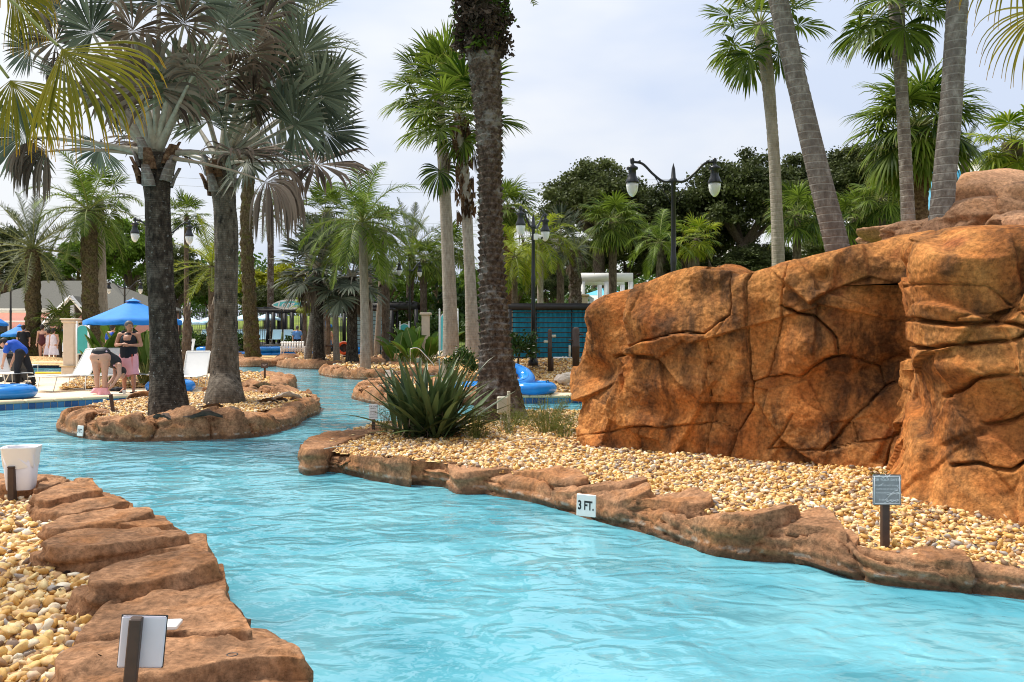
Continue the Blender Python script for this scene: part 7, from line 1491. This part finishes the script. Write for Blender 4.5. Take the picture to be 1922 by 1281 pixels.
# the worker
g = G(41, 724, DECK)
J = dict(pel=(0, 0, .92), chest=(-.20, -.02, 1.10), neck=(-.36, -.04, 1.18), head=(-.47, -.05, 1.17), shL=(-.28, .16, 1.13), shR=(-.28, -.19, 1.13), elL=(-.30, .20, .84), elR=(-.34, -.22, .84), wrL=(-.38, .16, .60), wrR=(-.42, -.18, .60), haL=(-.40, .14, .5), haR=(-.44, -.17, .5), hipL=(0, .09, .86), hipR=(0, -.09, .86), knL=(.14, .12, .48), knR=(-.06, -.12, .47), anL=(.24, .14, .09), anR=(-.04, -.12, .09), toL=(.10, .15, .03), toR=(-.18, -.13, .03))
wk = person('worker in blue polo shirt and black trousers bending over the bin', g, J, 'skin', 'hair', 1.0, 0, (-.85, -.2, -.45), True)
garment(wk, 'polo_shirt', 'cloth_blue', [((0, 0, .95), (-.20, -.02, 1.11), .155, .165), ((-.20, -.02, 1.10), (-.32, -.03, 1.16), .15, .09), ((-.27, .12, 1.13), (-.29, .19, .96), .085, .08), ((-.27, -.16, 1.13), (-.31, -.21, .96), .085, .08)])
garment(wk, 'trousers', 'cloth_black', [((0, .09, .90), (0, -.09, .90), .135, .135), ((0, .09, .86), (.14, .12, .48), .12, .085), ((.14, .12, .48), (.24, .14, .12), .085, .065), ((0, -.09, .86), (-.06, -.12, .47), .12, .085), ((-.06, -.12, .47), (-.04, -.12, .12), .085, .065)])
for c in ((.16, .145, .04), (-.12, -.125, .04)): MB().box(c, (.28, .10, .08), bev=.03).build('shoe', 'cloth_black', wk)
# people further away
def simple(label, px, py, z, rz, top, bottom, s=1.0, dress=None, skin='skin', fd=(0, 1, 0), d=None, hair='hair'):
    g_ = G(px, py, z) if d is None else np.array([(px - 961) / F * d, d, z]); p = person(label, g_, stand(), skin, hair, s, rz, fd)
    if dress: garment(p, 'dress', dress, [((0, 0, .95), (0, 0, 1.30), .165, .155)], .02); skirt(p, 'dress_skirt', dress, 1.0, .42, .17, .27, px)
    else:
        garment(p, 'top', top, [((0, 0, .98), (0, 0, 1.30), .155, .155), ((-.06, 0, 1.0), (.06, 0, 1.0), .15, .15), ((-.17, 0, 1.37), (-.22, .01, 1.22), .085, .075), ((.17, 0, 1.37), (.22, .01, 1.22), .085, .075)] if top != 'cloth_red' else [((0, 0, .90), (0, 0, 1.22), .16, .155), ((-.06, 0, .92), (.06, 0, .92), .14, .14)], .02)
        if bottom: garment(p, 'bottom', bottom, [((-.06, 0, .94), (.06, 0, .94), .145, .145), ((-.09, 0, .88), (-.10, 0, .55), .115, .095), ((.09, 0, .88), (.10, 0, .55), .115, .095)], .02)
simple('man in black shirt standing beyond the worker', 44, 681, DECK, .4, 'cloth_black', 'cloth_black', 1.0); simple('woman in dark red swimsuit seen from behind', 80, 681, .22, 0, 'cloth_red', None, .98); simple('girl in white dress beside the woman in dark red', 92, 681, .22, .2, None, None, .86, 'cloth_white'); simple('girl in white dress next to the young sabal palm', 101, 682, .22, -.2, None, None, .88, 'cloth_white')
simple('man in light blue shirt on the far deck by the pergola', 558, 664, DECK, .2, 'cloth_sky', 'cloth_black', 1.0, d=49.3, hair='hair_grey'); simple('woman in blue shorts between the far palm trunks', 616, 664, DECK, 0, 'skin', 'cloth_sky', .98, d=47.5); simple('person in blue behind the paddle leaves', 212, 690, DECK, 0, 'cloth_blue', 'cloth_black', 1.0, d=31)
# things left on the deck
g = G(218, 735, DECK); t = thing('bag', 'black cloth heap at the standing man\'s feet', 'bag', g); b = MB(); capsule(b, (-.12, 0, .04), (.14, .02, .05), .05, .06); capsule(b, (0, .05, .06), (.05, -.05, .06), .06, .05); fuse(b, 'cloth', 'cloth_black', t); MB().tube(curve([(.1, 0, .08), (.18, .03, .12), (.24, 0, .03)], 8), .008, 5).build('strap', 'cloth_black', t)
g = G(233, 741, DECK); t = thing('cup', 'white paper cup on the coping by the standing man', 'cup', g); MB().lathe([(.03, 0), (.042, .10), (.044, .105), (.038, .10), (.027, .01)], n=14, cap=False).build('cup_wall', 'white_paint', t, True); MB().lathe([(.001, .006), (.028, .008)], n=14).build('cup_base', 'white_paint', t)
g = G(232, 722, DECK); t = thing('pool_caddy', 'white pool test box hanging before the towel', 'box', (g[0], g[1] - .9, DECK)); MB().box((0, 0, .36), (.09, .05, .22), bev=.01).build('case', 'white_metal', t); MB().box((0, -.028, .40), (.06, .006, .06)).build('screen', 'bin_grey', t); MB().tube([(0, 0, 0), (0, 0, .26)], .012, 6).build('stalk', 'white_metal', t)
g = G(100, 702.5, DECK); t = thing('pool_noodle', 'yellow float strip on the edge of the background pool', 'float', g, .03); MB().tube([(-.6, 0, .04), (.6, .05, .04)], .035, 8).build('foam', 'yellow_float', t, True); MB().tube([(.6, .05, .04), (.64, .05, .04)], .037, 8).build('end_cap', 'yellow_float', t, True)
g = G(49, 702, DECK); t = thing('side_table', 'low white side table beside the worker', 'table', g); MB().box((0, .2, .30), (.5, .45, .03), bev=.01).build('top', 'white_metal', t)
for sx in (-.2, .2):
    for sy in (.03, .37): MB().tube([(sx, sy, 0), (sx, sy, .29)], .014, 6).build('leg', 'white_metal', t)
